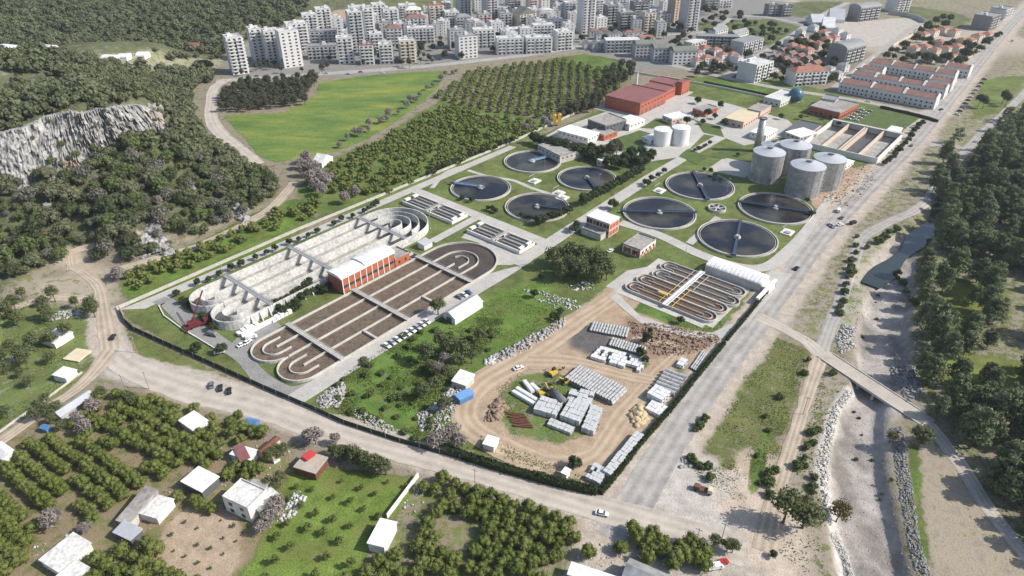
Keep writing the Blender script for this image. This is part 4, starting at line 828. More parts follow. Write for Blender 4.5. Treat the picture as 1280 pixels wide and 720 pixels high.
# planetarium-like hall with a globe, and the brick office by the works gate
def b3(name,label,cat,A,Bp,Cp,h,wm,rm,roof='flat',group=None,**k):
    a,b,c=np.array(P(*A,h)),np.array(P(*Bp,h)),np.array(P(*Cp,h)); e=b-a; w=np.linalg.norm(e); r=math.atan2(e[1],e[0]); d=abs((c-b)@np.array([-math.sin(r),math.cos(r)])); ctr=(a+b)/2+np.array([-math.sin(r),math.cos(r)])*d/2
    return building(name,label,cat,ctr[0],ctr[1],r,w,max(d,1.5),h,wm,rm,roof,group,**k)
t=b3('globe_hall','pale flat roofed hall behind the blue globe','hall',(955,122),(976,127),(994,116),5,TW,RW,'flat',st=1)
gx,gy=P(993,127); t=thing('globe_dome','blue green sphere shaped dome beside the pale hall','dome',(gx,gy,0)); me=bpy.data.meshes.new('sphere'); bm=bmesh.new(); bmesh.ops.create_uvsphere(bm,u_segments=28,v_segments=18,radius=6.2); bm.to_mesh(me); bm.free(); me.shade_smooth(); me.materials.append(mat('globe_blue',(.06,.17,.22),.35,.6,.12,col2=(.05,.09,.13))); o=put('sphere',me,t,(0,0,5.6)); MB().cyl(0,0,0,1.6,4,24).build('base',M_WALL,t)
t=b3('brick_office','red brick office with a grey roof between the globe and the lawn','building',(1012,133),(1050,142),(1064,128),5.5,M_RED,M_ROOFG,'flat',st=1,ww=2.4); b3('brick_office_penthouse','low grey rooftop block beside the brick office','building',(1026,124),(1044,127),(1046,121),6.5,TG,RG,'flat')
# ------------------------------------------------------------------ paved areas of the works (all sheets on the ground)
def uvsheet(name,pts,m,z): return sheet(name,[UV(*q) for q in pts],m,z,px=False)
uvsheet('paved_yard',[(-42,-110),(236,-107),(236,-101),(-24,-102.5),(-34,-102)],M_CONC,.05)
strip('service_road',[(196,382),(206,377),(217,386),(234,401),(251,414),(272,428),(290,438),(305,450),(330,477),(362,492),(395,484)],[6,7,8,8,7,6,6,6,7,7,8],M_TAR,.09)
sheet('paved_yard',[(280,438),(300,419),(345,400),(352,408),(318,430),(303,446)],M_TAR,.05)
uvsheet('basin_road',[(-30,.6),(-8,.4),(92,.35),(100,3),(108,7),(113,-1),(116,1),(116,9),(100,9.4),(60,8.6),(0,8.6),(-26,9)],M_CONC,.13)
uvsheet('paved_yard',[(100,-4),(109,-9),(113,-26),(111,-37),(117,-38.8),(117,1),(112,6),(106,3)],M_CONC,.09)
uvsheet('service_road',[(98,-49),(138,-50),(138,-44.5),(98,-43.5)],M_CONC,.05)
uvsheet('service_road',[(134.5,-103),(141.5,-101),(140,8),(132.5,6)],M_CONC,.1)
uvsheet('works_avenue',[(108,.5),(143,-.2),(250,-3.5),(360,-1.5),(420,12),(420,20),(356,7),(300,5),(243,5.2),(145,8.2),(108,9)],M_CONC,.15)
strip('service_road',[(775,279),(800,287),(830,297),(877,320),(925,334),(958,334),(982,318),(1003,295),(1021,270),(1040,245)],[7,7,7,7,7,7,6,5,4.5,4.5],M_CONC,.19)
uvsheet('path',[(186,60.5),(226,58.5),(226,62.5),(186,65)],M_CONC,.05)
strip('path',[(585,213),(612,222),(640,226),(665,236),(692,244)],3,M_CONC,.06); strip('path',[(600,203),(560,215),(540,236)],3,M_CONC,.06)
uvsheet('concrete_pad',[(286,23),(314,22.5),(319,50.5),(290,48)],M_CONC,.05)
sheet('paved_yard',[(672,176),(700,160),(757,140),(800,150),(860,120),(905,128),(985,150),(1002,168),(930,182),(905,172),(880,168),(852,196),(800,204),(770,196),(735,190),(700,195)],M_CONC,.04)
uvsheet('paved_yard',[(345,-112),(440,-110),(440,-66),(345,-60)],M_CONC,.07)
uvsheet('paved_yard',[(120,52),(122,60),(122,108),(166,108),(166,118),(190,118),(188,108),(180,108),(178,102),(163,80),(150,58),(140,52)],M_CONC,.05)
uvsheet('basin_bed',[(119,58),(119,104.5),(161,103.5),(161,58)],M_WALL,.09)
sheet('paved_yard',[(762,372),(770,365),(800,395),(850,412),(890,416),(925,400),(960,362),(968,366),(935,405),(900,424),(850,420),(800,404)],M_CONC,.06,rag=.4)
for k,pts in enumerate([[(770,173),(800,163),(822,170),(800,186),(775,190)],[(848,196),(860,186),(885,196),(872,206)],[(884,196),(920,182),(936,192),(905,199)],[(735,186),(760,180),(770,195),(740,200)],[(868,150),(900,158),(905,172),(880,166)],[(800,160),(820,148),(858,150),(835,162)],[(752,208),(782,190),(815,200),(790,222)]]): sheet('lawn_patch',pts,mat('lawn_grass',(.088,.128,.036),.95,.3,.2,fine=2),.12,rag=.6)
sheet('green_pitch',[(1072,140),(1090,133),(1150,147),(1125,166),(1090,160),(1060,154)],MATS['lawn_grass'],.06,rag=.5)
# kerbs and garden walls
def wallthing(name,label,cat,pts,w,h,m,px=True,group=None,part='wall'):
    p=PP(pts) if px else pts; x0,y0=p[0]; t=thing(name,label,cat,(x0,y0,0),0,group); q=[p[0]]
    for a,b in zip(p[:-1],p[1:]):
        n=max(1,int(math.dist(a,b)/6)); q+=[(a[0]+(b[0]-a[0])*i/n,a[1]+(b[1]-a[1])*i/n) for i in range(1,n+1)]
    MB().wall([(x-x0,y-y0) for x,y in q],w,-.3,h).build(part,m,t); return t,q
t,q=wallthing('boundary_wall','long pale boundary wall with a coping along the orchard side of the works','wall',[UV(-43,-111.5),UV(60,-113.5),UV(130,-112),UV(238,-109.5),UV(345,-113)],.35,1.4,M_WALL,False); MB().wall([(x-q[0][0],y-q[0][1]) for x,y in q],.6,1.4,1.55).build('coping',M_WALL,t)
M_FENCE=mat('dark_fence_mesh',(.035,.05,.03),.8,.3,.8)
FL=[('dark green screened fence around the lawn by the road junction',[(150,388),(156,402),(168,413),(205,430),(268,458)]),('dark green screened fence behind the three parked cars on the south road',[(268,458),(330,486),(395,514),(430,530)]),('dark green screened fence above the verge in the middle of the south road',[(430,530),(500,553),(575,574)])]
for l,p in FL:
    t,q=wallthing('screen_fence',l,'fence',p,.12,2.2,M_FENCE,part='screen'); me=MB().box(-.12,.12,-.12,.12,-.2,2.45).mesh('post',M_STEEL)
    for x,y in q: addpart(t,'post',me,(x-q[0][0],y-q[0][1],0))
wallthing('boundary_wall','low pale wall along the lane leaving the road junction toward the village houses','wall',[(103,466),(60,498),(20,526),(-10,548)],.4,.8,M_WALL)
wallthing('boundary_wall','white wall dividing the bright green plot from the orchard','wall',[(523,596),(505,620),(484,648)],.35,2.0,M_WHITE)
wallthing('boundary_wall','low white kerb wall of the lawn at the corner of the works','wall',[(199,383),(205,395),(228,412),(250,425),(275,440)],.4,.7,M_WHITE)
wallthing('boundary_wall','pale wall along the boulevard beyond the red hall','wall',[(772,88),(840,99),(900,110),(985,128)],.4,1.6,M_WHITE)
wallthing('boundary_wall','buff wall on the edge of the sandy lot in the town','wall',[(1116,58),(1137,46),(1156,31)],.5,2,M_CREAM)
wallthing('boundary_wall','curved grey retaining wall at the back of the sandy lot','wall',[(1110,18),(1128,20),(1145,24),(1155,29)],.6,5,M_WALL)
# ------------------------------------------------------------------ houses and sheds of the countryside
b3('shed','white roofed shed between the south road and the left orchard','shed',(224,526),(241,538),(258,525),3,M_WHITE,M_WROOF,'slab')
b3('shed','square white roofed open shed standing in the middle of the orchard','shed',(227,602),(252,615),(270,595),3.6,M_DKGREY,M_WROOF,'slab')
t=b3('house','two storey white concrete house with a cluttered roof terrace by the lane','house',(278,622),(310,637),(330,612),6.2,M_WHITE,M_OLD,'flat',st=2,fh=3,faces='F'); b3('house','low sprawling white roofed house beside the two storey one','house',(312,628),(325,640),(344,615),3.2,M_CREAM,M_OLD,'slab'); b3('house','small pale house with a grey roof behind the roof terrace','house',(311,608),(330,612),(341,605),3.4,M_WHITE,M_ROOFG,'slab')
b3('cottage','cottage with a white roof crossed by one red strip','house',(288,568),(312,575),(316,562),3,M_WHITE,M_WROOF,'slab'); 
xx,yy=P(302,566,3.4); t=building('roof_canopy','dark red awning lying across the white cottage roof','awning',xx,yy,R(35),3,8,.2,M_REDROOF,M_REDROOF,'slab',z=3.36)
b3('cottage','long cottage with a dark brown roof at the top of the village lane','house',(322,564),(328,567),(348,548),3.2,M_CREAM,M_RUST,'gabley'); b3('cottage','cottage with a bright orange tile roof by the village lane','house',(330,562),(341,572),(347,566),3.2,M_PAINT,mat('orange_tile',(.50,.20,.09),.85,.15,.4),'shed')
b3('house','house with a flat tan roof beside the bright green plot','house',(368,584),(394,592),(410,573),3.4,M_RUST,mat('tan_roof',(.42,.36,.30),.9,.15,.2),'slab'); b3('shed','red sheet metal cabin on the corner by the tan roofed house','shed',(378,571),(384,575),(392,566),4.4,mat('red_sheet',(.48,.06,.06),.6,.1,.3),MATS['red_sheet'],'slab')
b3('farm_building','long farm building with patched grey and white roofs in the left orchard','building',(146,650),(160,655),(205,620),3.2,M_WALL,M_ROOFG,'shed'); b3('farm_building','white roofed farm building behind the patched one','building',(168,640),(196,648),(213,624),3.0,M_WHITE,M_OLD,'slab')
b3('carport','grey corrugated carport on posts by the orchard track','shed',(142,665),(163,675),(174,661),3,M_DKGREY,M_GALVR,'shed')
b3('farm_house','long white roofed farm house at the lower left edge','house',(50,700),(72,714),(107,676),3.0,M_WHITE,M_OLD,'slab'); b3('farm_house','lower white roof beside the long farm house at the bottom edge','house',(70,722),(86,732),(104,706),2.8,M_WALL,M_OLD,'slab')
b3('barn','bright white roofed barn at the end of the white wall in the green plot','barn',(460,679),(480,684),(496,654),3.6,M_WHITE,M_PAINT,'slab')
b3('barn','long white roofed building on the bottom edge of the photo','barn',(710,718),(790,745),(797,731),3.4,M_WHITE,M_WROOF,'slab')
t=b3('barn','grey ribbed metal barn among trees at the bottom edge','barn',(778,722),(830,745),(842,722),3.8,M_DKGREY,M_GALV,'gable')
b3('hut','white roofed hut on the grass left of the road junction','hut',(50,424),(68,430),(84,414),2.6,M_WHITE,M_WROOF,'slab'); b3('slab_foundation','cream concrete slab left of the road junction','slab',(80,449),(98,452),(106,438),.4,M_CREAM,M_CREAM,'slab'); b3('hut','small white hut below the cream slab','hut',(66,469),(82,473),(88,461),2.8,M_WHITE,M_WROOF,'slab')
b3('barn','long low grey roofed barn beside the village lane','barn',(66,516),(76,521),(122,496),2.8,M_WALL,M_GALVR,'gabley'); b3('greenhouse','white framed greenhouse cut by the left edge of the photo','greenhouse',(-14,562),(4,575),(15,562),3,M_WHITE,M_WROOF,'gable')
b3('tarp_tent','blue tarpaulin tent by the village lane','tent',(50,535),(57,537),(60,532),2,mat('blue_tarp',(.10,.22,.42),.6,.2,.6),MATS['blue_tarp'],'gable'); b3('tarp_tent','bright blue tarpaulin shelter on the edge of the south road','tent',(306,529),(318,532),(322,525),2.2,MATS['blue_tarp'],MATS['blue_tarp'],'gable')
b3('cabin','white site cabin in the grass between the yard and south road','cabin',(604,555),(617,559),(624,549),2.6,M_WHITE,M_PAINT,'slab'); b3('kiosk','tiny white kiosk by the dark hedge','kiosk',(702,591),(708,594),(713,588),2.4,M_WHITE,M_PAINT,'slab')
b3('scrap_shed','cream roofed scrap shed on the rubble beside the yard track','shed',(565,476),(582,482),(592,470),3,M_WALL,M_WROOF,'shed'); b3('container','blue shipping container beside the rubble and yard track','container',(569,494),(575,500),(588,488),2.6,MATS['blue_tarp'],mat('blue_sheet',(.16,.32,.58),.6,.1,.3),'slab')
for i,(A,Bq,Cq,l) in enumerate((((-8,66),(10,68),(30,58),'pale greenhouse in the valley at the left edge'),((52,66),(68,67),(70,59),'pale greenhouse standing apart in the valley'),((129,77),(146,78),(148,71),'white greenhouse, first of three in the valley'),((149,76),(163,76),(165,70),'white greenhouse, middle of three in the valley'),((172,74),(186,74),(187,67),'white greenhouse, last of three in the valley'))):
    t=b3('greenhouse',l,'greenhouse',A,Bq,Cq,6,M_PAINT,M_WROOF,'arch',group='valley greenhouses'); gq=G((A[0]+Cq[0])/2,(A[1]+Cq[1])/2+2); t.location=(gq[0],gq[1],hz(*gq)-.6); t.scale=(.7,.5,.5)
b3('cottage','dark red roofed cottage in the valley by the pine wood','house',(232,64),(244,64),(246,58),4,M_CREAM,M_REDROOF,'gable')
for A,Bq,Cq,l in (((391,202),(402,204),(410,195),'small white shed beside the bare trees'),((1016,28),(1032,28),(1033,23),'blue grey roofed workshop in the fallow field'),((1037,24),(1056,25),(1057,19),'pale blue roofed workshop behind the white one'),((1028,34),(1043,35),(1044,29),'white workshop by the garden avenue end')):
    b3('workshop',l,'workshop',A,Bq,Cq,3.6,M_WHITE,M_GALVR if 'blue' in l else M_WROOF,'gable')
# small buildings of the works' upper compound
for A,Bq,Cq,h,w_,r_,rf,l in (((672,182),(700,196),(712,176),5,M_WALL,M_ROOFG,'flat','large grey flat roofed tank house behind the tree row'),((697,163),(735,173),(738,163),5.4,M_WHITE,M_WROOF,'slab','long white roofed shed on the grey tank house'),
 ((735,150),(757,158),(772,146),7.5,M_DKGREY,M_ROOFG,'flat','dark boxy screen building with rooftop plant'),((769,150),(787,156),(798,147),5,M_WHITE,M_PAINT,'slab','white flat roofed building in front of the red hall'),((738,164),(755,170),(760,160),4,M_BRICK,M_ROOFG,'flat','brown low block behind the white roofed shed'),
 ((803,171),(812,175),(818,168),3.6,M_WHITE,M_PAINT,'slab','small white box house left of the white storage tanks'),((828,145),(840,150),(846,138),4,M_PINK,M_WROOF,'flat','pink gatehouse below the red hall'),((866,136),(878,140),(886,131),4,M_RED,M_ROOFG,'flat','dark red brick kiosk beside the garden roundabout'),
 ((1046,205),(1056,208),(1062,200),3,M_WHITE,M_PAINT,'slab','white cabin with a yellow door beside the churned earth'),((746,200),(752,203),(757,197),3.6,M_PINK,M_WROOF,'flat','narrow white and pink plant house at the end of the tree row'),((938,165),(958,170),(964,160),4.6,M_WHITE,M_PAINT,'slab','white roofed engine house left of the chimney tower'),((982,165),(1000,172),(1010,162),4.6,M_WALL,M_PAINT,'slab','white roofed control room at the back of the silver digesters'),((1108,163),(1122,166),(1127,160),3,M_WHITE,M_WROOF,'slab','small white lodge at the corner of the green pitch')):
    b3('plant_building',l,'building',A,Bq,Cq,h,w_,r_,rf,st=1,ww=1.2,wh=1,bay=3.5,wz=h-2)
for i,(px,py) in enumerate(((693,158),(699,157))): 
    x,y=P(px,py); t=thing('yellow_silo',('yellow filter silo on legs, left of the pair','yellow filter silo on legs, right of the pair')[i],'silo',(x,y,0)); MB().box(-1.4,1.4,-1.4,1.4,2,9).build('shell',M_YEL,t); 
    for sx in (-1.2,1.2):
        for sy in (-1.2,1.2): MB().box(sx-.15,sx+.15,sy-.15,sy+.15,0,2).build('leg',M_STEEL,t)
    MB().cyl(0,0,9,10.2,1,12,.4).build('hood',M_YEL,t)
for u,v,l in ((214,82,'squat round concrete splitter chamber among the large clarifiers'),):
    x,y=P(896,262); t=thing('splitter_chamber',l,'tank',(x,y,0)); MB().wall(arc(0,0,5,0,360,28)[:-1],.5,0,1.6,True).build('rim_wall',M_WALL,t); 
    for a in (0,60,120): MB().wall([(4.8*math.cos(R(a)),4.8*math.sin(R(a))),(-4.8*math.cos(R(a)),-4.8*math.sin(R(a)))],.5,.1,1.5-.01*a/60).build('cross_wall',M_WALL,t)
    MB().cyl(0,0,.1,.6,4.7,28).build('water_or_shade',M_DARKW,t)
for (px,py),l in zip(((824,239),(698,242),(668,227),(984,291),(703,248)),('pale concrete slab with a gantry between the road and clarifiers','pale pump slab beside the tree shaded clarifier','small open white pit between the left clarifiers','pale concrete slab with a gantry near the main road','low pale slab beside the pump slab')):
    x,y=P(px,py); t=thing('pump_pit',l,'pump pit',(x,y,0),A50); MB().box(-3.6,3.6,-3,3,0,.7).build('slab',M_WHITE,t); m=MB()
    for sx in (-2.4,2.4): m.tube((sx,2,.7),(sx,2,4),.12,6)
    m.tube((-3.2,2,4),(3.2,2,4),.14,6); m.build('gantry',M_STEEL,t); MB().box(-2.6,0,-2,1,.701,1.3).build('pump',M_STEEL,t)
# ------------------------------------------------------------------ pipe yard
PIPE_M=mat('pipe_concrete',(.40,.405,.40),.9,.25,.5); CUL_M=mat('culvert_concrete',(.50,.51,.505),.9,.15,.4); WBAG=mat('white_precast',(.62,.625,.62),.85,.08,.4)
def ringmesh(r,t_,L_,n=12):
    m=MB(); a=[2*math.pi*i/n for i in range(n)]; vs=[]
    for x in (-L_/2,L_/2):
        for q in (r,r-t_): vs+=[(x,q*math.cos(z),q*math.sin(z)) for z in a]
    fs=[]
    for i in range(n):
        j=(i+1)%n; fs+=[(i,j,2*n+j,2*n+i),(n+i,3*n+i,3*n+j,n+j),(i,n+i,n+j,j),(2*n+i,2*n+j,3*n+j,3*n+i)]
    return m.add(vs,fs).mesh('concrete_pipe',PIPE_M)
def culmesh(x,y,z,m_):
    m=MB(); t_=.18; m.box(-x/2,x/2,-y/2,y/2,0,t_); m.box(-x/2,x/2,-y/2,y/2,z-t_,z); m.box(-x/2,x/2,-y/2,-y/2+t_,t_,z-t_); m.box(-x/2,x/2,y/2-t_,y/2,t_,z-t_); return m.mesh('box_culvert',m_)
_PM={}
def stack(kind,label,group,a,b,c,n,k,lay,dia=None,along='depth',m_=None,miss=0.0):
    A_,B_,C_=np.array(P(*a)),np.array(P(*b)),np.array(P(*c)); e=(B_-A_)/n; f=(C_-B_)/k; pitch=np.linalg.norm(e); dep=np.linalg.norm(f)
    if kind=='pipe':
        (pl,L_,rz)=(pitch,dep,math.atan2(f[1],f[0])) if along=='depth' else (dep,pitch,math.atan2(e[1],e[0]))
        r=min(pl*.47,1.05); key=('p',round(r,2),round(L_,2)); me=_PM.setdefault(key,ringmesh(r,r*.2,L_*.94))
    else:
        rz=math.atan2(e[1],e[0]); hh=dia or 1.5; key=('c',round(pitch,2),round(dep,2),hh,m_.name); 
        if key not in _PM: _PM[key]=culmesh(pitch*.93,dep*.93,hh,m_)
        me=_PM[key]
    for l in range(lay):
        for i in range(n-(l if kind=='pipe' else 0)):
            for j in range(k):
                if random.random()<miss*(1+l): continue
                sh=.5*l if kind=='pipe' else 0
                p=A_+e*(i+.5+(sh if along=='depth' else 0))+f*(j+.5)
                z=(r+l*r*1.74) if kind=='pipe' else l*hh*1.01
                o=put('concrete_pipe' if kind=='pipe' else 'box_culvert',me,None,(p[0]+random.uniform(-.07,.07)*(1+(kind=='box')),p[1]+random.uniform(-.07,.07)*(1+(kind=='box')),hz(*p)+z+.08),rz+random.uniform(-.02,.02)*(1+2*(kind=='box'))); tag(o,label,'pipe' if kind=='pipe' else 'culvert',group)
stack('pipe','grey concrete pipe in the largest double stack across the middle of the yard','pipes of the largest stack',(703,476),(766,508),(784,490),18,4,2)
stack('pipe','grey concrete pipe in the stack next to the black ash patch','pipes by the ash patch',(736,415),(783,424),(787,412),13,3,1)
stack('pipe','grey concrete pipe in the stack behind the heap of white culverts','pipes behind the white culverts',(760,433),(804,446),(808,436),13,3,1)
stack('pipe','grey concrete pipe in the flat field of pipes beside the roadside hedge','pipes beside the hedge',(816,487),(842,497),(858,473),6,6,1,along='long')
stack('pipe','grey concrete pipe in the short stack against the fence above the white cabin','pipes above the cabin',(862,461),(869,465),(884,443),3,4,1)
stack('box','white precast box in the long heap between two yard tracks','white boxes between the tracks',(737,449),(799,467),(812,453),13,4,1,1.5,m_=WBAG,miss=.2)
stack('box','bright white precast box in the upper block by the roadside hedge','upper white blocks',(808,498),(827,508),(838,497),4,3,2,1.5,m_=WBAG); stack('box','white precast box in the lower block by the roadside hedge','lower white blocks',(806,514),(825,524),(834,512),4,3,1,1.6,m_=WBAG,miss=.1); stack('box','white precast box in the small square stack by the brown earth','small square stack',(845,459),(853,462),(860,454),3,2,1,1.8,m_=WBAG)
stack('box','pale box culvert in the long double line against the hedge corner','double line by the hedge',(753,594),(763,600),(804,549),2,14,2,1.2,m_=CUL_M); stack('box','pale box culvert in the clump at the hedge corner','clump at the hedge corner',(732,600),(750,609),(760,590),5,4,1,1.6,m_=CUL_M,miss=.1)
stack('box','light grey box culvert in the block beside the rusty steel','block beside the rusty steel',(666,517),(694,525),(704,508),5,3,2,1.25,m_=CUL_M); stack('box','light grey box culvert in the middle block of the yard island','middle block',(700,525),(724,534),(737,510),5,4,2,1.25,m_=CUL_M); stack('box','light grey box culvert in the block nearest the yard track bend','block at the track bend',(727,540),(742,546),(753,516),4,5,2,1.2,m_=CUL_M); stack('box','light grey box culvert in the block in front of the double pipe stack','block before the pipes',(708,503),(738,511),(743,496),5,3,2,1.2,m_=CUL_M,miss=.12); stack('box','light grey box culvert in the low front row of the yard island','low front row',(684,533),(714,545),(718,537),6,2,1,1.3,m_=CUL_M)
for i,(a,b) in enumerate((((641,491),(668,507)),((646,487),(672,503)),((655,478),(666,492)),((664,482),(674,491)))):
    p,q=P(*a),P(*b); L_=math.dist(p,q); o=put('precast_beam',MB().xprism([(-.8,0),(.8,0),(.8,1.3),(.5,1.4),(-.5,1.4),(-.8,1.3)],-L_/2,L_/2).mesh('precast_beam',WBAG),None,((p[0]+q[0])/2,(p[1]+q[1])/2,.05),math.atan2(q[1]-p[1],q[0]-p[0])); tag(o,'long white precast beam on the grass '+('nearest the rusty steel','second from the rusty steel','by the rubble island','shortest, beside the dirt patch')[i],'beam','white precast beams')
for i in range(9):
    p,q=P(634+i*1.2,516+i*2.2),P(655+i*1.3,519+i*2.0); o=put('steel_pile',MB().tube((-3.6,0,.3),(3.6,0,.3),.28,8).mesh('steel_pile',M_RUST),None,((p[0]+q[0])/2,(p[1]+q[1])/2,.05+.02*i),math.atan2(q[1]-p[1],q[0]-p[0])+random.uniform(-.08,.08)); tag(o,'rusty steel tube lying in the weeds of the yard island','steel tube','rusty steel tubes')
# ------------------------------------------------------------------ vehicles
CARP={'white':(.74,.74,.73),'silver':(.42,.43,.44),'grey':(.16,.165,.17),'black':(.022,.022,.025),'red':(.42,.03,.025),'blue':(.05,.10,.24)}
TYRE=mat('tyre_rubber',(.02,.02,.02),.8,.1,1); LAMP=mat('lamp_glass',(.6,.6,.58),.2,.05,1)
WHEEL=MB().tube((0,-.11,0),(0,.11,0),.33,12).mesh('wheel',TYRE)
def smoothmesh(m,name,mt,bev=.08):
    me=m.mesh(name,mt); bm=bmesh.new(); bm.from_mesh(me); bmesh.ops.bevel(bm,geom=[e for e in bm.edges],offset=bev,segments=2,affect='EDGES'); bm.to_mesh(me); bm.free(); return me
CABIN=None; CB={}
def carproto(c,van=False):
    if (c,van) in CB: return CB[(c,van)]
    p=mat('car_paint_'+c,CARP[c],.35,.05,1,spec=.5); L_=2.2 if not van else 2.5
    if van: prof=[(-2.5,.35),(2.45,.35),(2.5,.9),(2.0,1.1),(1.4,2.0),(-2.4,2.05),(-2.5,1.9)]; gl=[(1.25,1.15),(1.93,1.13),(1.42,1.9),(1.0,1.9)]
    else: prof=[(-2.15,.3),(2.15,.3),(2.2,.62),(2.05,.8),(1.1,.9),(-1.7,.95),(-2.18,.86)]; gl=[(-1.62,.93),(1.02,.9),(.35,1.42),(-1.1,1.42)]
    b=smoothmesh(MB().yprism(prof,-.88,.88),'body',p); g=smoothmesh(MB().yprism(gl,-.76 if not van else -.9,.76 if not van else .9),'cabin_glass',M_GLASS,.04); r=smoothmesh(MB().box(-1.08,.36,-.7,.7,1.4,1.47),'roof_panel',p,.03) if not van else None; l=MB().box(-.05,.05,-.2,.2,-.07,.07).mesh('headlight',LAMP)
    CB[(c,van)]=(b,g,r,l); return CB[(c,van)]
def vehicle(px,py,rot,c,label,group=None,van=False,world=None,z=None):
    b,g,r,l=carproto(c,van); x,y=world or G(px,py); t=thing('parked_van' if van else 'car',label,'van' if van else 'car',(x,y,(hz(x,y) if z is None else z)+.12),R(rot),group)
    addpart(t,'body',b,(0,0,0)); addpart(t,'cabin_glass',g,(0,0,0))
    if r: addpart(t,'roof_panel',r,(0,0,0))
    for sx in (-1.35,1.35):
        for sy in (-.8,.8): addpart(t,'wheel',WHEEL,(sx,sy,.33))
    for sy in (-.6,.6): addpart(t,'headlight',l,(2.18 if not van else 2.5,sy,.64))
    return t
for i,(px,c) in enumerate(((265,'grey'),(276,'black'),(287,'black'))): vehicle(px,484+i*3.4,110,c,('grey car, uphill one of three by the verge of the south road','dark car in the middle of three by the verge of the south road','black car, downhill one of three by the verge of the south road')[i],'cars by the south road verge')
_a,_b=UV(19,6.6),UV(42.5,6.9)
for i in range(9):
    f=i/8; vehicle(0,0,50-90,('white','silver','white','silver','white','white','silver','white','white')[i],'pale car in the row of nine beside the full ditch','cars in the row beside the full ditch',world=(_a[0]+(_b[0]-_a[0])*f,_a[1]+(_b[1]-_a[1])*f),z=.14)
for i in range(3): vehicle(574+i*6,374-i*3.5,-40,('grey','white','blue')[i],('grey car by the metal shed','white car by the metal shed','blue car by the metal shed')[i],'cars by the metal shed')
for px,py,rot,c,v,l in ((275,443,20,'white',0,'white car parked on the lawn near the dark shrub'),(303,434,50,'white',0,'white car, lower of three beside the rounded ditch end'),(310,431,60,'white',0,'white car in the middle of three beside the rounded ditch end'),(315,425,20,'white',1,'white van beside the rounded ditch end'),(267,421,-20,'grey',1,'grey van parked by the red mobile crane'),(142,424,100,'black',0,'black car driving up the lane at the road junction'),
 (752,646,-15,'white',0,'white car at the turn where the main road meets the south road'),(995,338,50,'black',0,'dark car alone on the main road'),(1048,265,60,'white',1,'white van at the edge of the main road near the digesters'),(1052,274,50,'grey',0,'grey car behind the white van on the main road'),(1066,280,30,'black',1,'black pickup van where the canal road leaves the main road'),(1050,282,20,'white',0,'white car waiting beside the black pickup'),(1041,285,70,'silver',0,'silver car in the middle of the main road jam'),(1038,282,70,'silver',0,'second silver car in the main road jam'),
 (884,696,80,'silver',0,'pale car parked under the roadside tree at the bottom edge'),(901,708,20,'red',0,'red car parked at the bottom edge of the photo'),(893,713,10,'white',1,'white van next to the red car at the bottom edge'),(846,684,60,'grey',0,'grey car in the shade of the roadside trees'),(763,315,40,'white',0,'white car beside the flat roofed brick building'),(1176,138,30,'black',0,'black car crossing the main road by the terraces'),(1139,183,55,'grey',0,'grey car far up the main road'),(1265,52,52,'grey',0,'small grey car at the far end of the main road'),(648,462,30,'white',0,'white pickup crossing the yard track'),(1060,136,-14,'white',0,'white car on the street below the terraces'),(1085,128,-14,'white',0,'pale car on the street in front of the terraces')):
    vehicle(px,py,rot,c,l,None,bool(v))
for i in range(11):
    px=1230-i*3.4; py=100+i*4.4; vehicle(px,py,-30,random.choice(['white','black','grey','silver','black']),'car in the slanting row on the grass verge opposite the terraces','cars on the verge opposite the terraces')
for i in range(10): vehicle(1060+(i%5)*4.2+(i//5)*10,150-(i%5)*3+(i//5)*1.5,-30+(i//5)*10,random.choice(['white','silver','white','grey']),'car in the small car park beside the green pitch','cars in the car park by the pitch')
for i in range(9): vehicle(300+i*22+random.uniform(-4,4),99-i*.9-random.uniform(0,2),4,random.choice(['white','grey','silver','black']),'car parked along the boulevard beneath the white blocks','cars along the boulevard')
for i in range(8): vehicle(942+i*8,82-i*5.2,50,random.choice(['white','grey','silver']),'car parked along the garden avenue','cars along the garden avenue')
# trucks, crane, diggers
x,y=G(247,410); t=thing('mobile_crane','dark red mobile crane with its lattice boom raised over the empty ditch','crane',(x,y,.1),R(35))
M_CR=mat('crane_red',(.15,.028,.03),.5,.1,.5); MB().box(-5.5,5.5,-1.4,1.4,.8,1.7).build('chassis',M_CR,t); MB().box(3.2,5.4,-1.3,1.3,1.7,3).build('cab',M_CR,t); MB().box(-3.5,.5,-1.5,1.5,1.75,3.3).build('slewing_house',M_CR,t)
for sx in (-4.4,-2.6,2.2,4.4):
    for sy in (-1.25,1.25): o=MB().tube((sx,sy-.2,.55),(sx,sy+.2,.55),.55,12).build('wheel',TYRE,t)
for sx in (-4.9,4.9):
    for sy in (-3,3): MB().box(sx-.2,sx+.2,min(sy,0),max(sy,0),.9,1.1).box(sx-.4,sx+.4,sy-.4,sy+.4,0,.9).build('outrigger',M_CR,t)
m=MB(); p0,p1=Vector((-1.5,0,3)),Vector((7,6,13.5))
for dx,dz in ((-.4,-.4),(.4,-.4),(-.4,.4),(.4,.4)): m.tube(p0+Vector((dx,0,dz)),p1+Vector((dx*.4,0,dz*.4)),.09,5)
for i in range(16):
    a=p0.lerp(p1,i/16); b=p0.lerp(p1,(i+1)/16); s=1-.6*i/16; m.tube(a+Vector((-.4*s,0,-.4*s)),b+Vector((.4*s,0,.4*s)),.07,4); m.tube(a+Vector((.4*s,0,-.4*s)),b+Vector((-.4*s,0,.4*s)),.07,4)
m.build('boom',M_CR,t); m=MB().tube(p1,p1+Vector((0,0,-7)),.04,4); m.box(p1.x-.3,p1.x+.3,p1.y-.3,p1.y+.3,p1.z-7.8,p1.z-7); m.build('hook_block',M_DKGREY,t)
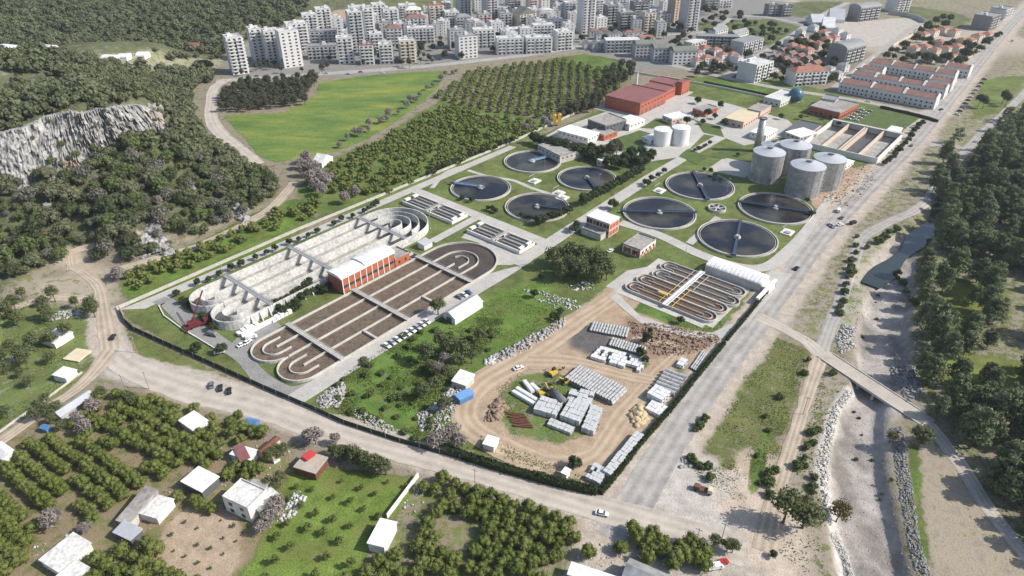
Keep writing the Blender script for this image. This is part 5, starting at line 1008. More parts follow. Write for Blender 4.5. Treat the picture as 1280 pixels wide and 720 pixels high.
def digger(px,py,rot,label):
    x,y=G(px,py); t=thing('excavator',label,'excavator',(x,y,.08),R(rot),'yellow diggers in the yard')
    for sy in (-1.1,1.1): MB().xprism([(sy-.3,0),(sy+.3,0),(sy+.3,.8),(sy-.3,.8)],-1.8,1.8).build('track',M_DKGREY,t)
    MB().box(-1.9,1.2,-1.2,1.2,.85,1.9).build('body',M_YEL,t); MB().box(0,1.3,.1,1.2,1.9,2.9).build('cab',M_GLASS,t)
    m=MB().tube((1,-.4,1.6),(3.2,-.4,3.6),.25,6).tube((3.2,-.4,3.6),(5,-.4,1.8),.2,6); m.build('arm',M_YEL,t); MB().xprism([(-.9,1.8),(.1,1.8),(.1,.9),(-.6,.7)],4.6,5.6).build('bucket',M_DKGREY,t)
digger(692,470,40,'yellow digger at the end of the largest pipe stack'); digger(708,479,200,'yellow digger at the side of the largest pipe stack'); digger(679,494,20,'yellow digger, left of two beside the white beams'); digger(686,494,120,'yellow digger, right of two beside the white beams')
x,y=G(697,501); t=thing('steel_tank','dark grey steel tank lying on cradles between diggers and culverts','tank',(x,y,.05),R(125)); MB().tube((-4,0,2),(4,0,2),1.8,20).build('shell',M_DKGREY,t,True); MB().box(-2.6,-2.1,-1.6,1.6,0,1.2).build('cradle',M_RUST,t); MB().box(2.1,2.6,-1.6,1.6,0,1.2).build('cradle',M_RUST,t)
x,y=G(878,614); t=thing('flatbed_truck','old flatbed truck parked alone on the pale gravel corner','truck',(x,y,.1),R(-25)); MB().box(-3,1.6,-1.1,1.1,.9,1.2).build('flatbed',M_RUST,t); MB().box(1.7,3.2,-1.1,1.1,.6,2.3).build('cab',M_CREAM,t); MB().box(-2.8,-1,-.9,.9,1.2,1.9).build('load',M_RUST,t)
for sx in (-2.2,2.4):
    for sy in (-1,1): MB().tube((sx,sy-.15,.45),(sx,sy+.15,.45),.45,12).build('wheel',TYRE,t)
for i,(px,py,l) in enumerate(((310,414,'white stacked formwork boxes on the tarmac beside the trees'),(352,398,'white slatted rack half under the garden trees'))):
    x,y=G(px,py); t=thing('formwork_stack',l,'formwork',(x,y,.1),A50)
    for j in range(5): MB().box(-5+j*2.1,-3.2+j*2.1,-1.2,1.2,0,1.4+.5*(j%3)).build('crate',M_PAINT,t)
x,y=G(330,409); t=thing('white_wall_panel','long low white barrier wall beside the tarmac yard','barrier',(x,y,0),A50); MB().box(-11,11,-.5,.5,0,1.8).build('wall',M_PAINT,t); MB().box(-11.1,11.1,-.6,.6,1.802,1.95).build('coping',M_WHITE,t)
# ------------------------------------------------------------------ poles
def lamp(px,py,h=9,label='grey lamp post',rot=0,world=None):
    x,y=world or G(px,py); t=thing('lamp_post',label,'lamp post',(x,y,hz(x,y)),R(rot),'lamp posts of the works'); MB().tube((0,0,0),(0,0,h),.11,6,.07).build('pole',M_STEEL,t); MB().tube((0,0,h),(1.6,0,h+.25),.05,5).box(1.2,2.0,-.15,.15,h+.18,h+.32).build('lamp_head',M_STEEL,t); MB().box(-.3,.3,-.3,.3,0,.3).build('base',M_WALL,t)
for px,py,l in ((538,287,'tall mast in the lawn beside the rounded end of the empty ditch'),(681,212,'tall mast between the two upper clarifiers'),(713,298,'lamp post on the lawn by the control house'),(857,318,'lamp post on the lawn by the brown basin'),(908,242,'lamp post standing at the rim of the large clarifier by the pad'),(930,215,'lamp post beside the concrete pad'),(766,260,'lamp post on the central road beside the round tree'),(708,268,'lamp post at the tree row on the central road'),(344,395,'lamp post by the garden trees of the empty ditch'),(801,100,'tall mast behind the red hall'),(748,236,'lamp post under the tree row by the shaded clarifier')): lamp(px,py,14 if 'mast' in l else 9,l,40)
def upole(px,py,label,h=9):
    x,y=G(px,py); t=thing('utility_pole',label,'utility pole',(x,y,hz(x,y)),R(-30),'utility poles'); MB().tube((0,0,0),(0,0,h),.15,6,.1).build('pole',mat('pole_wood',(.30,.26,.22),.9,.2,1),t); MB().box(-1.1,1.1,-.08,.08,h-.9,h-.7).build('cross_arm',M_STEEL,t); 
    for x in (-.9,0,.9): MB().cyl(x,0,h-.7,h-.4,.07,6).build('insulator',M_PAINT,t)
for px,py,l in ((901,679,'utility pole on the roadside left of the dark tree shadow'),(869,686,'utility pole among the cars at the bottom edge'),(172,442,'utility pole on the verge by the road junction'),(187,487,'utility pole at the top of the left orchard beside the road'),(158,490,'utility pole left of the other one at the orchard top'),(594,610,'utility pole between the south road and the mid orchard'),(280,350,'utility pole beside the orchard wall of the works'),(174,340,'utility pole at the foot of the rocks by the hill track'),(280,292,'utility pole half up the hill track'),(1003,520,'utility pole by the riverside track')): upole(px,py,l)
# bridge over the river bed
a,b=P(1034,446),P(1150,522); L_=math.dist(a,b); t=thing('river_bridge','low concrete causeway bridge crossing the gravel river bed','bridge',((a[0]+b[0])/2,(a[1]+b[1])/2,.0),math.atan2(b[1]-a[1],b[0]-a[0]))
MB().box(-L_/2-2,L_/2+4,-3.6,3.6,-.55,.22).build('deck',M_PALE,t)
for sy in (-3.7,3.7): MB().box(-L_/2,L_/2,sy-.2,sy+.2,-.5,.5).build('kerb',M_WALL,t)
for i in range(6): MB().box(-L_/2+L_*(i+.5)/6-.5,-L_/2+L_*(i+.5)/6+.5,-3.2,3.2,-4,-.56).build('pier',M_WALL,t)
# shallow stream
wm=bpy.data.materials.new('stream_water'); N,L,B=nodes(wm); B.inputs['Base Color'].default_value=(.03,.04,.038,1); B.inputs['Roughness'].default_value=.08
p=smooth(STREAM_W,4); t_=np.gradient(p,axis=0); t_/=np.linalg.norm(t_,axis=1)[:,None]; nn=np.stack([-t_[:,1],t_[:,0]],1); wd=4.5+1.5*np.sin(np.arange(len(p))*.5)
v=np.concatenate([np.column_stack([p+nn*wd[:,None],np.full(len(p),-2.2)]),np.column_stack([p-nn*wd[:,None],np.full(len(p),-2.2)])]); n=len(p)
tag(mesh_np('stream_water',v,np.array([(i,n+i,n+i+1,i+1) for i in range(n-1)])[:,::-1],wm),kind='structure')
# ------------------------------------------------------------------ vegetation
BARK=mat('bark',(.13,.10,.075),.95,.25,1.5)
L_CIT=leafmat('citrus_leaves',(.075,.105,.024),(.18,.222,.05),(.20,.215,.07))
L_ORN=leafmat('ornamental_leaves',(.028,.044,.020),(.062,.086,.034),(.07,.088,.042))
L_HILL=leafmat('hillside_leaves',(.066,.086,.042),(.165,.19,.09),(.21,.205,.13))
L_PINE=leafmat('pine_needles',(.08,.112,.056),(.20,.245,.12),(.21,.235,.13))
L_OLIVE=leafmat('olive_leaves',(.065,.082,.038),(.16,.18,.085),(.15,.17,.07))
L_TALL=leafmat('grove_leaves',(.05,.06,.034),(.11,.12,.065),(.12,.115,.075))
L_SHRUB=leafmat('shrub_leaves',(.06,.09,.028),(.13,.175,.05),(.12,.14,.06))
L_YOUNG=leafmat('young_leaves',(.085,.12,.03),(.16,.20,.05),(.15,.18,.06))
L_BARE=leafmat('bare_twigs',(.22,.19,.17),(.37,.33,.30),(.33,.28,.26))
L_GOLD=leafmat('autumn_leaves',(.10,.085,.03),(.19,.16,.06),(.15,.13,.06))
L_GRASS=leafmat('weed_leaves',(.07,.11,.025),(.16,.21,.05),(.17,.17,.07))
def _ico(sub):
    bm=bmesh.new(); bmesh.ops.create_icosphere(bm,subdivisions=sub,radius=1); v=np.array([q.co[:] for q in bm.verts]); f=np.array([[w.index for w in q.verts] for q in bm.faces]); bm.free(); return v,f
ICO1=_ico(1); ICO4=_ico(4)
def crown(seed,r,h,z0,nc,nl,leaf,core=.8,flat=1.0,stretch=1.0,top=.0,spread=.62):
    """leaf faces grouped in clumps through an uneven crown; returns verts, triangles, tint"""
    g=np.random.default_rng(seed); V=[];F=[];T=[];n0=0
    c=[];
    for i in range(nc):
        a=2.4*i+g.uniform(-.5,.5); t=(i+.5)/nc; zz=1-1.55*t if top==0 else t
        rr=math.sqrt(max(.05,1-min(1,abs(zz))**2)) if top==0 else (1-top*t)*math.sqrt(min(1,.35+2*t))
        k=g.uniform(.75,1.1)*spread
        c.append((math.cos(a)*rr*r*k,math.sin(a)*rr*r*k,z0+h*(.5+.5*zz*.62*g.uniform(.85,1.15)) if top==0 else z0+h*t*.95, r*g.uniform(.36,.56)*(1 if top==0 else (1.0-.55*t)),g.uniform(0,1)))
    for (x,y,z,cr,ct) in c:
        if core:
            v,f=ICO1; k=cr*core*(1+g.uniform(-.18,.18,len(v)))[:,None]; q=v*k*np.array([1,1,.85*flat])+np.array([x,y,z]); V.append(q); F.append(f+n0); n0+=len(q); T.append(np.clip(ct*.5+g.uniform(0,.4,len(f)),0,1))
        m=nl//nc; d=g.normal(size=(m,3)); d/=np.linalg.norm(d,axis=1)[:,None]; p=d*cr*g.uniform(.72,1.14,(m,1))*np.array([1,1,.85*flat])+np.array([x,y,z])
        nrm=d+g.normal(size=(m,3))*.55; nrm/=np.linalg.norm(nrm,axis=1)[:,None]; t1=np.cross(nrm,g.normal(size=(m,3))); t1/=np.linalg.norm(t1,axis=1)[:,None]; t2=np.cross(nrm,t1)
        s=leaf*g.uniform(.6,1.35,(m,1)); A=p+t1*s*stretch; B_=p-t1*s*.6*stretch+t2*s*.75; Cc=p-t1*s*.5*stretch-t2*s*.8
        q=np.stack([A,B_,Cc],1).reshape(-1,3); V.append(q); F.append(np.arange(3*m).reshape(m,3)+n0); n0+=3*m; T.append(np.clip(ct*.45+g.uniform(0,.62,m),0,1))
    return np.concatenate(V),np.concatenate(F),np.concatenate(T)
def trunkmesh(name,h,r,lean=.0,limbs=4,cr=2.0,seed=0):
    g=random.Random(seed); m=MB(); p=Vector((0,0,-.3)); 
    for i in range(3):
        q=Vector((g.uniform(-lean,lean)*(i+1),g.uniform(-lean,lean)*(i+1),h*(i+1)/3)); m.tube(p,q,r*(1-.25*i),7,r*(1-.25*(i+1))); p=q
    for i in range(limbs):
        a=i*2.4+g.random(); b=Vector((0,0,h*g.uniform(.55,.9))); m.tube(b,b+Vector((math.cos(a)*cr,math.sin(a)*cr,cr*.7)),r*.45,5,r*.15)
    return m.mesh(name,BARK)
def protos(n,seed,m,tr=(1.2,.14),limbs=3,**k):
    out=[]
    for i in range(n):
        v,f,t=crown(seed+i*7,**k); me=mesh_np('crown',v,f,m,attrs={'tint':('FLOAT','FACE',t)},link=False); out.append((me,trunkmesh('trunk',tr[0],tr[1],.08*tr[0]/3,limbs,k['r']*.5,seed+i),(v,f,t)))
    return out
def tree(name,pr,x,y,s,label,group,cat='tree',z=None,sz=None):
    me,tm,_=pr; t=thing(name,label,cat,(x,y,hz(x,y) if z is None else z),random.uniform(0,6.28),group); t.scale=(s,s,s*(sz or random.uniform(.88,1.15)))
    put('trunk',tm,t); put('crown',me,t); return t
def merged(name,prs,pts,m,smin=.8,smax=1.2,tv=.3):
    V=[];F=[];T=[];n=0
    for i,(x,y) in enumerate(pts):
        v,f,t=prs[int(RNG.integers(len(prs)))][2]; a=RNG.uniform(0,6.28); s=RNG.uniform(smin,smax); c,d=math.cos(a)*s,math.sin(a)*s
        V.append(np.column_stack([v[:,0]*c-v[:,1]*d+x,v[:,0]*d+v[:,1]*c+y,v[:,2]*s*RNG.uniform(.85,1.2)+HZ[i]])); F.append(f+n); n+=len(v); T.append(np.clip(t+RNG.uniform(-tv,tv),0,1))
    o=mesh_np(name,np.concatenate(V),np.concatenate(F),m,attrs={'tint':('FLOAT','FACE',np.concatenate(T))}); return tag(o,kind='stuff')
def setz(pts):
    global HZ; p=np.array(pts); HZ=height(p[:,0],p[:,1])
NOGO=[]
def scatter(px,sp,jit=.3,ang=0.0,world=False,drop=0.0,avoid=(),hx=None):
    pl=px if world else GP(px); p=np.array(pl); c=p.mean(0); r=np.abs(p-c).max()*1.5; n=int(r/sp)+1; ii=np.arange(-n,n+1); sy=hx or sp
    a,b=np.meshgrid(ii*sp,np.arange(-int(r/sy)-1,int(r/sy)+2)*sy); a=a.ravel(); b=b.ravel()
    if jit>.4: a=a+(np.round(b/sy).astype(int)%2)*sp/2
    a=a+RNG.uniform(-jit,jit,a.size)*sp; b=b+RNG.uniform(-jit,jit,b.size)*sy; ca,sa=math.cos(ang),math.sin(ang); x=c[0]+a*ca-b*sa; y=c[1]+a*sa+b*ca
    k=(sdist(x,y,pl)>0)&(RNG.uniform(0,1,x.size)>=drop)
    for q in avoid: k&=sdist(x,y,q)<0
    return list(zip(x[k],y[k]))
def off_road(pts,lines,w):
    if not pts: return pts
    x,y=np.array(pts).T; k=np.ones(len(x),bool)
    for l,ww in lines: k&=pdist(x,y,l)>ww
    return [p for p,o in zip(pts,k) if o]
def off_buildings(pts,r=2.0):
    out=[]
    for x,y in pts:
        if all(abs(x-bx)>br+r or abs(y-by)>br+r or math.hypot(x-bx,y-by)>br+r for bx,by,br in FOOT): out.append((x,y))
    return out
FOOT=[]
for o in C.objects:
    if o.parent is None and o.type=='EMPTY' and 'category' in o and o['category'] in ('house','shed','barn','building','hut','farm building','tent','greenhouse','cabin','container','kiosk','slab'):
        w=[c for c in KIDS.get(o.name,()) if c.name.startswith('wall')]
        if w:
            xs_=[v.co.x for v in w[0].data.vertices]; ys_=[v.co.y for v in w[0].data.vertices]; hx_,hy_=max(xs_),max(ys_)
            L_,S_=max(hx_,hy_),min(hx_,hy_); a=o.rotation_euler.z+(0 if hx_>=hy_ else math.pi/2); n=max(1,int(round(L_/max(S_,1))))
            for i in range(n): 
                q=(-L_+L_*2*(i+.5)/n); FOOT.append((o.location.x+math.cos(a)*q,o.location.y+math.sin(a)*q,S_*1.05))
ROADS=[(GP(MAIN),11),(GP(SOUTH),8.5),(GP([(138,440),(131,395),(124,360),(108,345)]),4.5),(GP([(140,440),(105,480),(60,512),(20,540)]),4),(GP([(150,338),(205,322),(250,308),(300,285),(338,262),(358,242),(368,228)]),4.6),(GP([(322,206),(300,188),(275,168),(262,150),(262,128),(268,110),(285,99)]),6.5),(GP([(1262,135),(1228,166),(1198,200),(1178,226),(1150,258),(1106,280),(1078,298),(1066,330),(1052,372),(1036,412),(1024,446)]),4.5),(GP([(1024,448),(1146,516),(1178,552),(1206,592),(1232,632),(1262,674),(1300,720)]),5),(GP([(90,338),(88,322),(100,312),(118,308)]),3),(GP([(1024,448),(1014,478),(1000,522),(986,568),(972,612),(962,650),(955,690)]),3.4)]
# --- citrus
P_CIT=protos(7,100,L_CIT,(1.2,.16),3,r=2.5,h=3.7,z0=.45,nc=10,nl=760,leaf=.24)
P_CITL=protos(4,160,L_CIT,(1,.15),2,r=2.5,h=3.4,z0=.3,nc=6,nl=110,leaf=.5)
ORCH_ANG=R(-22.6)
near=[]
def lot(px,sp,jit,ang,lab,grp,drop=0,s=(.85,1.15),hx=None):
    for q in off_buildings(off_road(scatter(px,sp,jit,ang,drop=drop,hx=hx),ROADS,0),1.6): near.append((q[0]**2+q[1]**2,q,lab,grp,random.uniform(*s)))
lot([(70,532),(124,494),(172,496),(224,513),(226,545),(262,545),(286,560),(275,590),(226,588),(214,602),(196,598),(192,574),(150,566),(108,545)],4.6,.1,R(-28),'citrus tree in the open rows at the top of the left orchard','upper rows of the left orchard',.06)
lot([(-12,578),(60,548),(108,556),(150,573),(186,592),(178,614),(143,640),(112,660),(62,640),(24,606),(-12,600)],3.9,.08,R(-33),'citrus tree in the dense dark block of the left orchard','dense block of the left orchard',.03,(.86,1.08),hx=5.3)
lot([(-12,622),(20,632),(54,654),(46,676),(30,720),(-12,735)],4.0,.1,R(-33),'citrus tree in the lower left corner of the photo','corner block of the left orchard',.05,(.95,1.25))
lot([(106,695),(150,682),(186,684),(206,694),(216,716),(258,722),(250,745),(100,745)],4.7,.15,ORCH_ANG,'citrus tree between the long farm house and the sapling plot','block below the carport',.05,(.95,1.25))
lot([(222,612),(240,618),(292,642),(296,660),(270,652),(236,640),(222,628)],4.6,.3,ORCH_ANG,'citrus tree around the square open shed and white house','trees around the open shed',.2)
lot([(262,552),(300,578),(330,584),(345,596),(310,612),(270,606),(280,580)],4.6,.3,ORCH_ANG,'citrus tree in the garden of the cottages','cottage garden trees',.2)
lot([(226,500),(262,512),(330,531),(344,545),(322,556),(290,560),(262,540)],4.8,.3,ORCH_ANG,'citrus tree between the road shed and the cottages','trees by the road shed',.22)
lot([(528,612),(562,602),(640,620),(764,656),(758,668),(700,690),(690,735),(430,735),(466,706),(500,690),(528,664),(545,640)],4.4,.14,ORCH_ANG,'citrus tree in the orchard right of the bright green plot','orchard right of the green plot',.05,(.85,1.15))
SLAB=PP([(545,655),(556,648),(600,664),(596,690),(560,694),(545,680)])
near=[n for n in near if not inside(n[1][0],n[1][1],SLAB)]
far=[]
for px,sp,ang,dr in (([(166,374),(155,352),(230,315),(312,278),(402,252),(400,268),(322,300),(244,338)],6.5,A50,.2),([(408,246),(414,206),(472,180),(562,130),(600,142),(692,160),(642,180),(560,212),(482,244)],6.8,A50,.14)):
    far+=off_buildings(off_road(scatter(px,sp,.22,ang,drop=dr),ROADS,0),2)
a_=P(690,150); b_=P(697,85)
far+=off_road(scatter([(542,122),(592,89),(700,77),(790,93),(776,112),(742,136),(690,150),(600,140)],5.4,.08,math.atan2(b_[1]-a_[1],b_[0]-a_[0]),drop=.02,hx=8.2),ROADS,0)
near.sort(key=lambda n:n[0])
for i,(d,q,l,g,s) in enumerate(near[:300]): tree('citrus_tree',P_CIT[i%7],q[0],q[1],s,l,g)
rest=[n[1] for n in near[300:]]+far
setz(rest); merged('citrus_grove',P_CITL,rest,L_CIT,.95,1.3)
P_YOU=protos(4,200,L_YOUNG,(.9,.07),2,r=1.1,h=2.0,z0=.4,nc=6,nl=260,leaf=.17,core=.7)
GREEN=[(352,618),(378,600),(450,600),(516,602),(498,640),(470,672),(450,690),(440,735),(300,735),(335,668)]
for q in off_buildings(off_road(scatter(GREEN,6.6,.16,ORCH_ANG,drop=.12),ROADS,0),1):
    near_=1-min(1,max(0,(q[1]-125)/40)); tree('young_tree',random.choice(P_YOU),q[0],q[1],random.uniform(.6,1.0)+.75*near_,'young pale green fruit tree in the bright green plot','young trees in the green plot')
for q in scatter([(208,664),(234,640),(296,650),(300,700),(282,735),(220,720),(205,690)],5.0,.1,ORCH_ANG,drop=.12): tree('sapling',random.choice(P_YOU),q[0],q[1],random.uniform(.35,.7),'tiny sapling in the bare brown plot','saplings in the brown plot')
# --- ornamental trees of the works
P_ORN=protos(5,300,L_ORN,(1.5,.16),3,r=2.2,h=3.6,z0=.9,nc=9,nl=520,leaf=.3)
def row(pts,label,group,s=(.85,1.15),pr=None,name='ornamental_tree',z=None):
    for px,py in pts:
        x,y=G(px,py); tree(name,random.choice(pr or P_ORN),x,y,random.uniform(*s),label,group)
def zz(l,k,ox,oy,dy=0): return [(a/k+ox,b/k+oy+dy) for a,b in l]
row(zz([(105,432),(157,415),(208,392),(265,367),(310,345),(378,312),(427,291),(467,270),(535,242),(578,227),(622,206),(663,186),(743,150),(780,133),(830,115),(885,92),(905,80),(925,65),(940,58)],3.75,220,240,2.5),'dark round clipped tree in the row between the boundary wall and empty ditch','row along the boundary wall',(.72,.95))
row([(222,371),(230,381),(236,385),(242,386),(268,414),(273,409),(255,401),(262,404)],'dark tree on the lawn by the rounded ends of the empty ditch','trees by the rounded ditch ends',(.7,1))
row([(345,384),(352,380),(360,377),(368,372),(376,368),(384,364),(392,368),(385,372),(378,378),(370,384),(362,390),(356,394),(400,366),(407,368),(412,363),(349,390),(388,358),(374,390)],'dark leafy tree in the thicket between the two ditches','thicket between the ditches',(.8,1.1))
row([(279,444)],'lone dark bush tree on the lawn by the screened fence',None,(1.1,1.2)); row([(247,442)],'dark tree standing against the screened fence',None,(1.1,1.2))
def lerp(a,b,n,j=.6): return [(a[0]+(b[0]-a[0])*i/(n-1)+random.uniform(-j,j),a[1]+(b[1]-a[1])*i/(n-1)+random.uniform(-j,j)) for i in range(n)]
row(lerp((729,258),(800,218),17),'dark tree in the dense row shading the clarifier on the central road','row on the central road',(1.25,1.55))
row(lerp((672,282),(712,268),9),'dark tree in the low row between central road and the nearer left clarifier','row below the nearer clarifier',(1.0,1.3)); row(lerp((652,272),(664,277),3)+lerp((610,264),(620,268),3)+[(578,251),(590,254)],'dark small tree between the selector tanks and left clarifiers','small trees by the selector tanks',(.65,.9))
row(lerp((668,180),(746,203),22,2)+lerp((690,186),(750,198),12,2),'dark tree in the belt behind the two upper clarifiers','belt behind the upper clarifiers',(1.5,1.9))
row(lerp((762,212),(812,206),10,2)+lerp((770,205),(815,196),7,3),'dark tree in the grove between belt and central road','grove by the central road',(1.4,2.0))
row([(766,262)],'single round dark tree beside the white roofed control house',None,(1.5,1.5)); row([(720,289),(716,291)],'dark tree at the corner of the control house annex','trees at the control house annex',(1,1.2)); row([(830,217),(822,223),(814,227),(806,231),(809,234)],'dark round tree on the verge between central road and upper large clarifier','verge trees of the central road',(.8,1.1))
row(lerp((868,190),(886,183),6,1)+lerp((880,214),(900,226),4,1)+[(1013,270),(1008,254),(922,196)],'small dark shrub tree around the concrete pad and large clarifiers','shrub trees near the pad',(.6,.85))
row(lerp((1118,196),(1140,172),8,1)+lerp((1105,208),(1122,192),6,1)+lerp((1140,168),(1152,158),4,1),'dark tree in the line between settling bays and the main road','line beside the settling bays',(.8,1.2))
row(lerp((560,210),(640,180),12,1.5)+lerp((535,222),(556,212),4,1),'dark tree along the boundary wall by the upper left clarifiers','upper boundary row',(.9,1.2)); row(lerp((700,150),(744,134),6,2),'dark tree along the boundary wall beyond the yellow silos','far boundary row',(1,1.3))
row([(870,150),(878,156),(884,146),(893,150),(858,156),(905,160),(938,150),(900,136),(872,130),(1000,150),(1012,146),(975,150),(1030,150),(1048,158)],'dark garden tree in the upper compound of the works','compound garden trees',(.8,1.5))
# --- tall trees
P_TALL=protos(5,400,L_TALL,(6,.35),5,r=3.6,h=9,z0=3,nc=13,nl=900,leaf=.42,core=.62)
P_GREY=protos(4,440,L_OLIVE,(5,.4),5,r=4.0,h=7.5,z0=3,nc=12,nl=900,leaf=.4,core=.5)
row([(690,338),(697,330),(710,346),(722,350),(733,345),(742,340),(752,349),(758,352),(726,336),(714,334),(703,352),(745,356)],'tall grey green tree in the clump in front of the control house','clump before the control house',(1.0,1.45),P_GREY,'eucalyptus_tree')
row([(766,197),(770,200),(762,203)],'tall dark grey eucalyptus behind the tree belt','eucalyptus trio',(1.1,1.5),P_TALL,'eucalyptus_tree')
g1=scatter([(275,142),(279,120),(300,108),(384,102),(396,96),(398,104),(382,132),(330,140)],5.6,.3); 
for q in off_road(g1,ROADS,0): tree('grove_tree',random.choice(P_TALL),q[0],q[1],random.uniform(.55,.85),'tall dark tree in the grove at the corner of the meadow','grove at the meadow corner')
for q in off_buildings(scatter([(690,150),(735,128),(752,108),(770,84),(792,84),(800,98),(775,108),(760,118),(752,140),(720,146)],7.5,.35),2): tree('grove_tree',random.choice(P_TALL),q[0],q[1],random.uniform(.6,.95),'dark tall tree in the wood behind the maroon roofed hall','wood behind the red hall')
for px,py in ((303,95),(320,90),(332,86),(338,88),(350,86),(357,84),(344,84),(326,88),(335,82),(392,95),(378,92),(404,92),(410,88),(352,92),(530,74),(524,72),(536,76),(526,80),(540,80),(412,78),(455,82),(497,80),(503,84),(512,86)): 
    x,y=G(px,py); tree('garden_tree',random.choice(P_TALL),x,y,random.uniform(.5,.9),'dark leafy tree on the boulevard in front of the white blocks','boulevard trees')
tw=off_buildings(off_road(scatter([(440,88),(560,82),(720,58),(900,96),(1040,112),(1060,60),(900,14),(640,30),(440,50)],15,.5,drop=.35),ROADS+[(GP([(270,102),(430,91),(600,76),(715,60),(780,68),(910,98),(1060,124),(1172,150)]),9)],0),3.0)
for q in tw: tree('town_tree',random.choice(P_ORN),q[0],q[1],random.uniform(1.1,2.0),'dark garden tree among the apartment blocks and houses of the town','garden trees of the town')
for px,py in lerp((966,92),(1030,46),16,5)+lerp((985,96),(1048,60),14,4)+lerp((975,76),(1000,58),6,3)+lerp((1030,92),(1055,72),7,4)+lerp((1105,74),(1190,30),14,5)+lerp((1120,78),(1200,76),12,4)+lerp((1150,60),(1225,64),12,5)+lerp((1196,84),(1250,44),9,2)+lerp((1150,40),(1185,25),5,3)+lerp((870,95),(880,86),3,2)+lerp((886,94),(905,92),4,2): 
    x,y=G(px,py); tree('garden_tree',random.choice(P_ORN),x,y,random.uniform(1.3,2.4),'dark bushy tree around the villas beyond the terraces' if px>1100 else 'dark tree among the houses beside the garden avenue' if px>950 else 'dark tree below the red roofed villas','villa garden trees' if px>1100 else 'trees among the avenue houses' if px>950 else 'trees below the villas')
for px,py in ((1228,136),(1252,130),(1222,134),(1256,134)): 
    x,y=G(px,py); tree('garden_tree',random.choice(P_TALL),x,y,random.uniform(.8,1.1),'broad dark tree on the green verge opposite the terraces','trees on the green verge')
# --- hedges
def hedge(pts,w,h,label,seed):
    p=smooth(PP(pts),1.5); t=thing('hedge',label,'hedge',(p[0][0],p[0][1],0)); g=np.random.default_rng(seed); m=MB().wall([(a-p[0][0],b-p[0][1]) for a,b in p],w*.72,-.2,h*.85); m.build('hedge_body',L_ORN,t)
    n=len(p)*95; i=g.integers(0,len(p)-1,n); base=p[i]+(p[i+1]-p[i])*g.uniform(0,1,(n,1)); tt=p[i+1]-p[i]; tt/=np.linalg.norm(tt,axis=1)[:,None]; nn=np.stack([-tt[:,1],tt[:,0]],1); o=g.uniform(-1,1,n); z=np.where(np.abs(o)>.72,g.uniform(.1,1,n),g.uniform(.82,1.08,n))*h*(.85+.3*fbm(base[:,0],base[:,1],5,2,3)); q=np.column_stack([base+nn*(o*w*.5)[:,None],z])-np.array([p[0][0],p[0][1],0])
    d=g.normal(size=(n,3)); d/=np.linalg.norm(d,axis=1)[:,None]; e=np.cross(d,g.normal(size=(n,3))); e/=np.linalg.norm(e,axis=1)[:,None]; s=g.uniform(.2,.45,(n,1)); v=np.stack([q+d*s,q-d*s*.6+e*s*.7,q-d*s*.5-e*s*.8],1).reshape(-1,3)
    mesh_np('foliage',v,np.arange(3*n).reshape(n,3),L_ORN,t,{'tint':('FLOAT','FACE',g.uniform(0,1,n))})
hedge([(560,566),(600,579),(650,594),(700,607),(746,617)],3.0,3.0,'thick dark clipped hedge along the south road below the pipe yard',1); hedge([(750,618),(772,592),(800,556),(840,510),(872,470),(905,430)],2.2,1.8,'low green hedge between the pipe yard and the main road',2); hedge([(908,426),(940,388),(962,360)],1.6,1.6,'short hedge between the brown basin and main road',3)
hedge([(1100,135),(1140,144),(1172,153)],2,2,'dark hedge between the green pitch and the terrace street',5); hedge([(880,104),(930,114),(985,126)],1.8,1.8,'dark hedge on the far edge of the works lawn',6)
# --- hillside
BARE=[[tuple(q[:2]) for q in cf]+[tuple(q[:2]+np.array([3,-3])) for q in cf[::-1]]]
L_HILLG=leafmat('hillside_green_leaves',(.066,.10,.034),(.155,.20,.07),(.18,.21,.09)); L_HILLB=leafmat('hillside_grey_leaves',(.12,.115,.09),(.25,.24,.20),(.20,.20,.16)); L_HILLD=leafmat('hillside_dark_leaves',(.035,.05,.026),(.09,.11,.05),(.11,.13,.06))
_hk=dict(r=3.3,h=5.0,z0=1.0,nc=11,nl=620,leaf=.36,core=.68)
P_HILL=protos(3,500,L_HILL,(2.5,.25),4,**_hk)+protos(2,521,L_HILLG,(2.5,.25),4,**_hk)+protos(2,535,L_HILLD,(2.5,.25),4,**_hk)+protos(1,549,L_HILLB,(2.5,.25),4,r=3.0,h=4.6,z0=.9,nc=11,nl=480,leaf=.36,core=.4)
P_HILLL=protos(5,560,L_HILL,(2,.2),2,r=3.1,h=4.8,z0=.5,nc=7,nl=130,leaf=.75,core=.8)
hl=scatter(PP([(-25,440),(-20,372),(60,338),(110,326),(150,330),(240,300),(328,260),(354,238),(326,212),(284,194),(248,160),(240,124),(248,104)])+GP([(150,104),(-25,130)]),5.7,.48,world=True,drop=.06)
hl=[q for q in off_road(hl,ROADS,0) if not inside(*q,cliffpoly) and not any(inside(*q,b) for b in BARE)]
_OC=[(*G(a,b),r*.55) for a,b,r in ((180,298,8),(192,288,6),(202,308,7),(300,262,6),(296,254,5),(306,276,5),(58,266,5))]
hl=[q for q in hl if all(math.hypot(q[0]-a,q[1]-b)>r for a,b,r in _OC) and not inside(*q,GP([(92,112),(240,112),(250,96),(130,90),(80,98)]))]
hl.sort(key=lambda q:q[0]**2+q[1]**2)
for i,q in enumerate(hl[:300]): tree('hillside_tree',random.choice(P_HILL),q[0],q[1],.62+1.15*random.random()**1.6,'shaggy evergreen tree on the rocky hillside below the pale cliff','trees on the near hillside')
ff=hl[300:]
ff+=[q for q in off_road(scatter([(-40,128),(-40,92),(80,98),(92,112),(240,112),(262,104),(268,98),(262,84),(150,84),(-40,84)],6,.45,drop=.15),ROADS,0)]
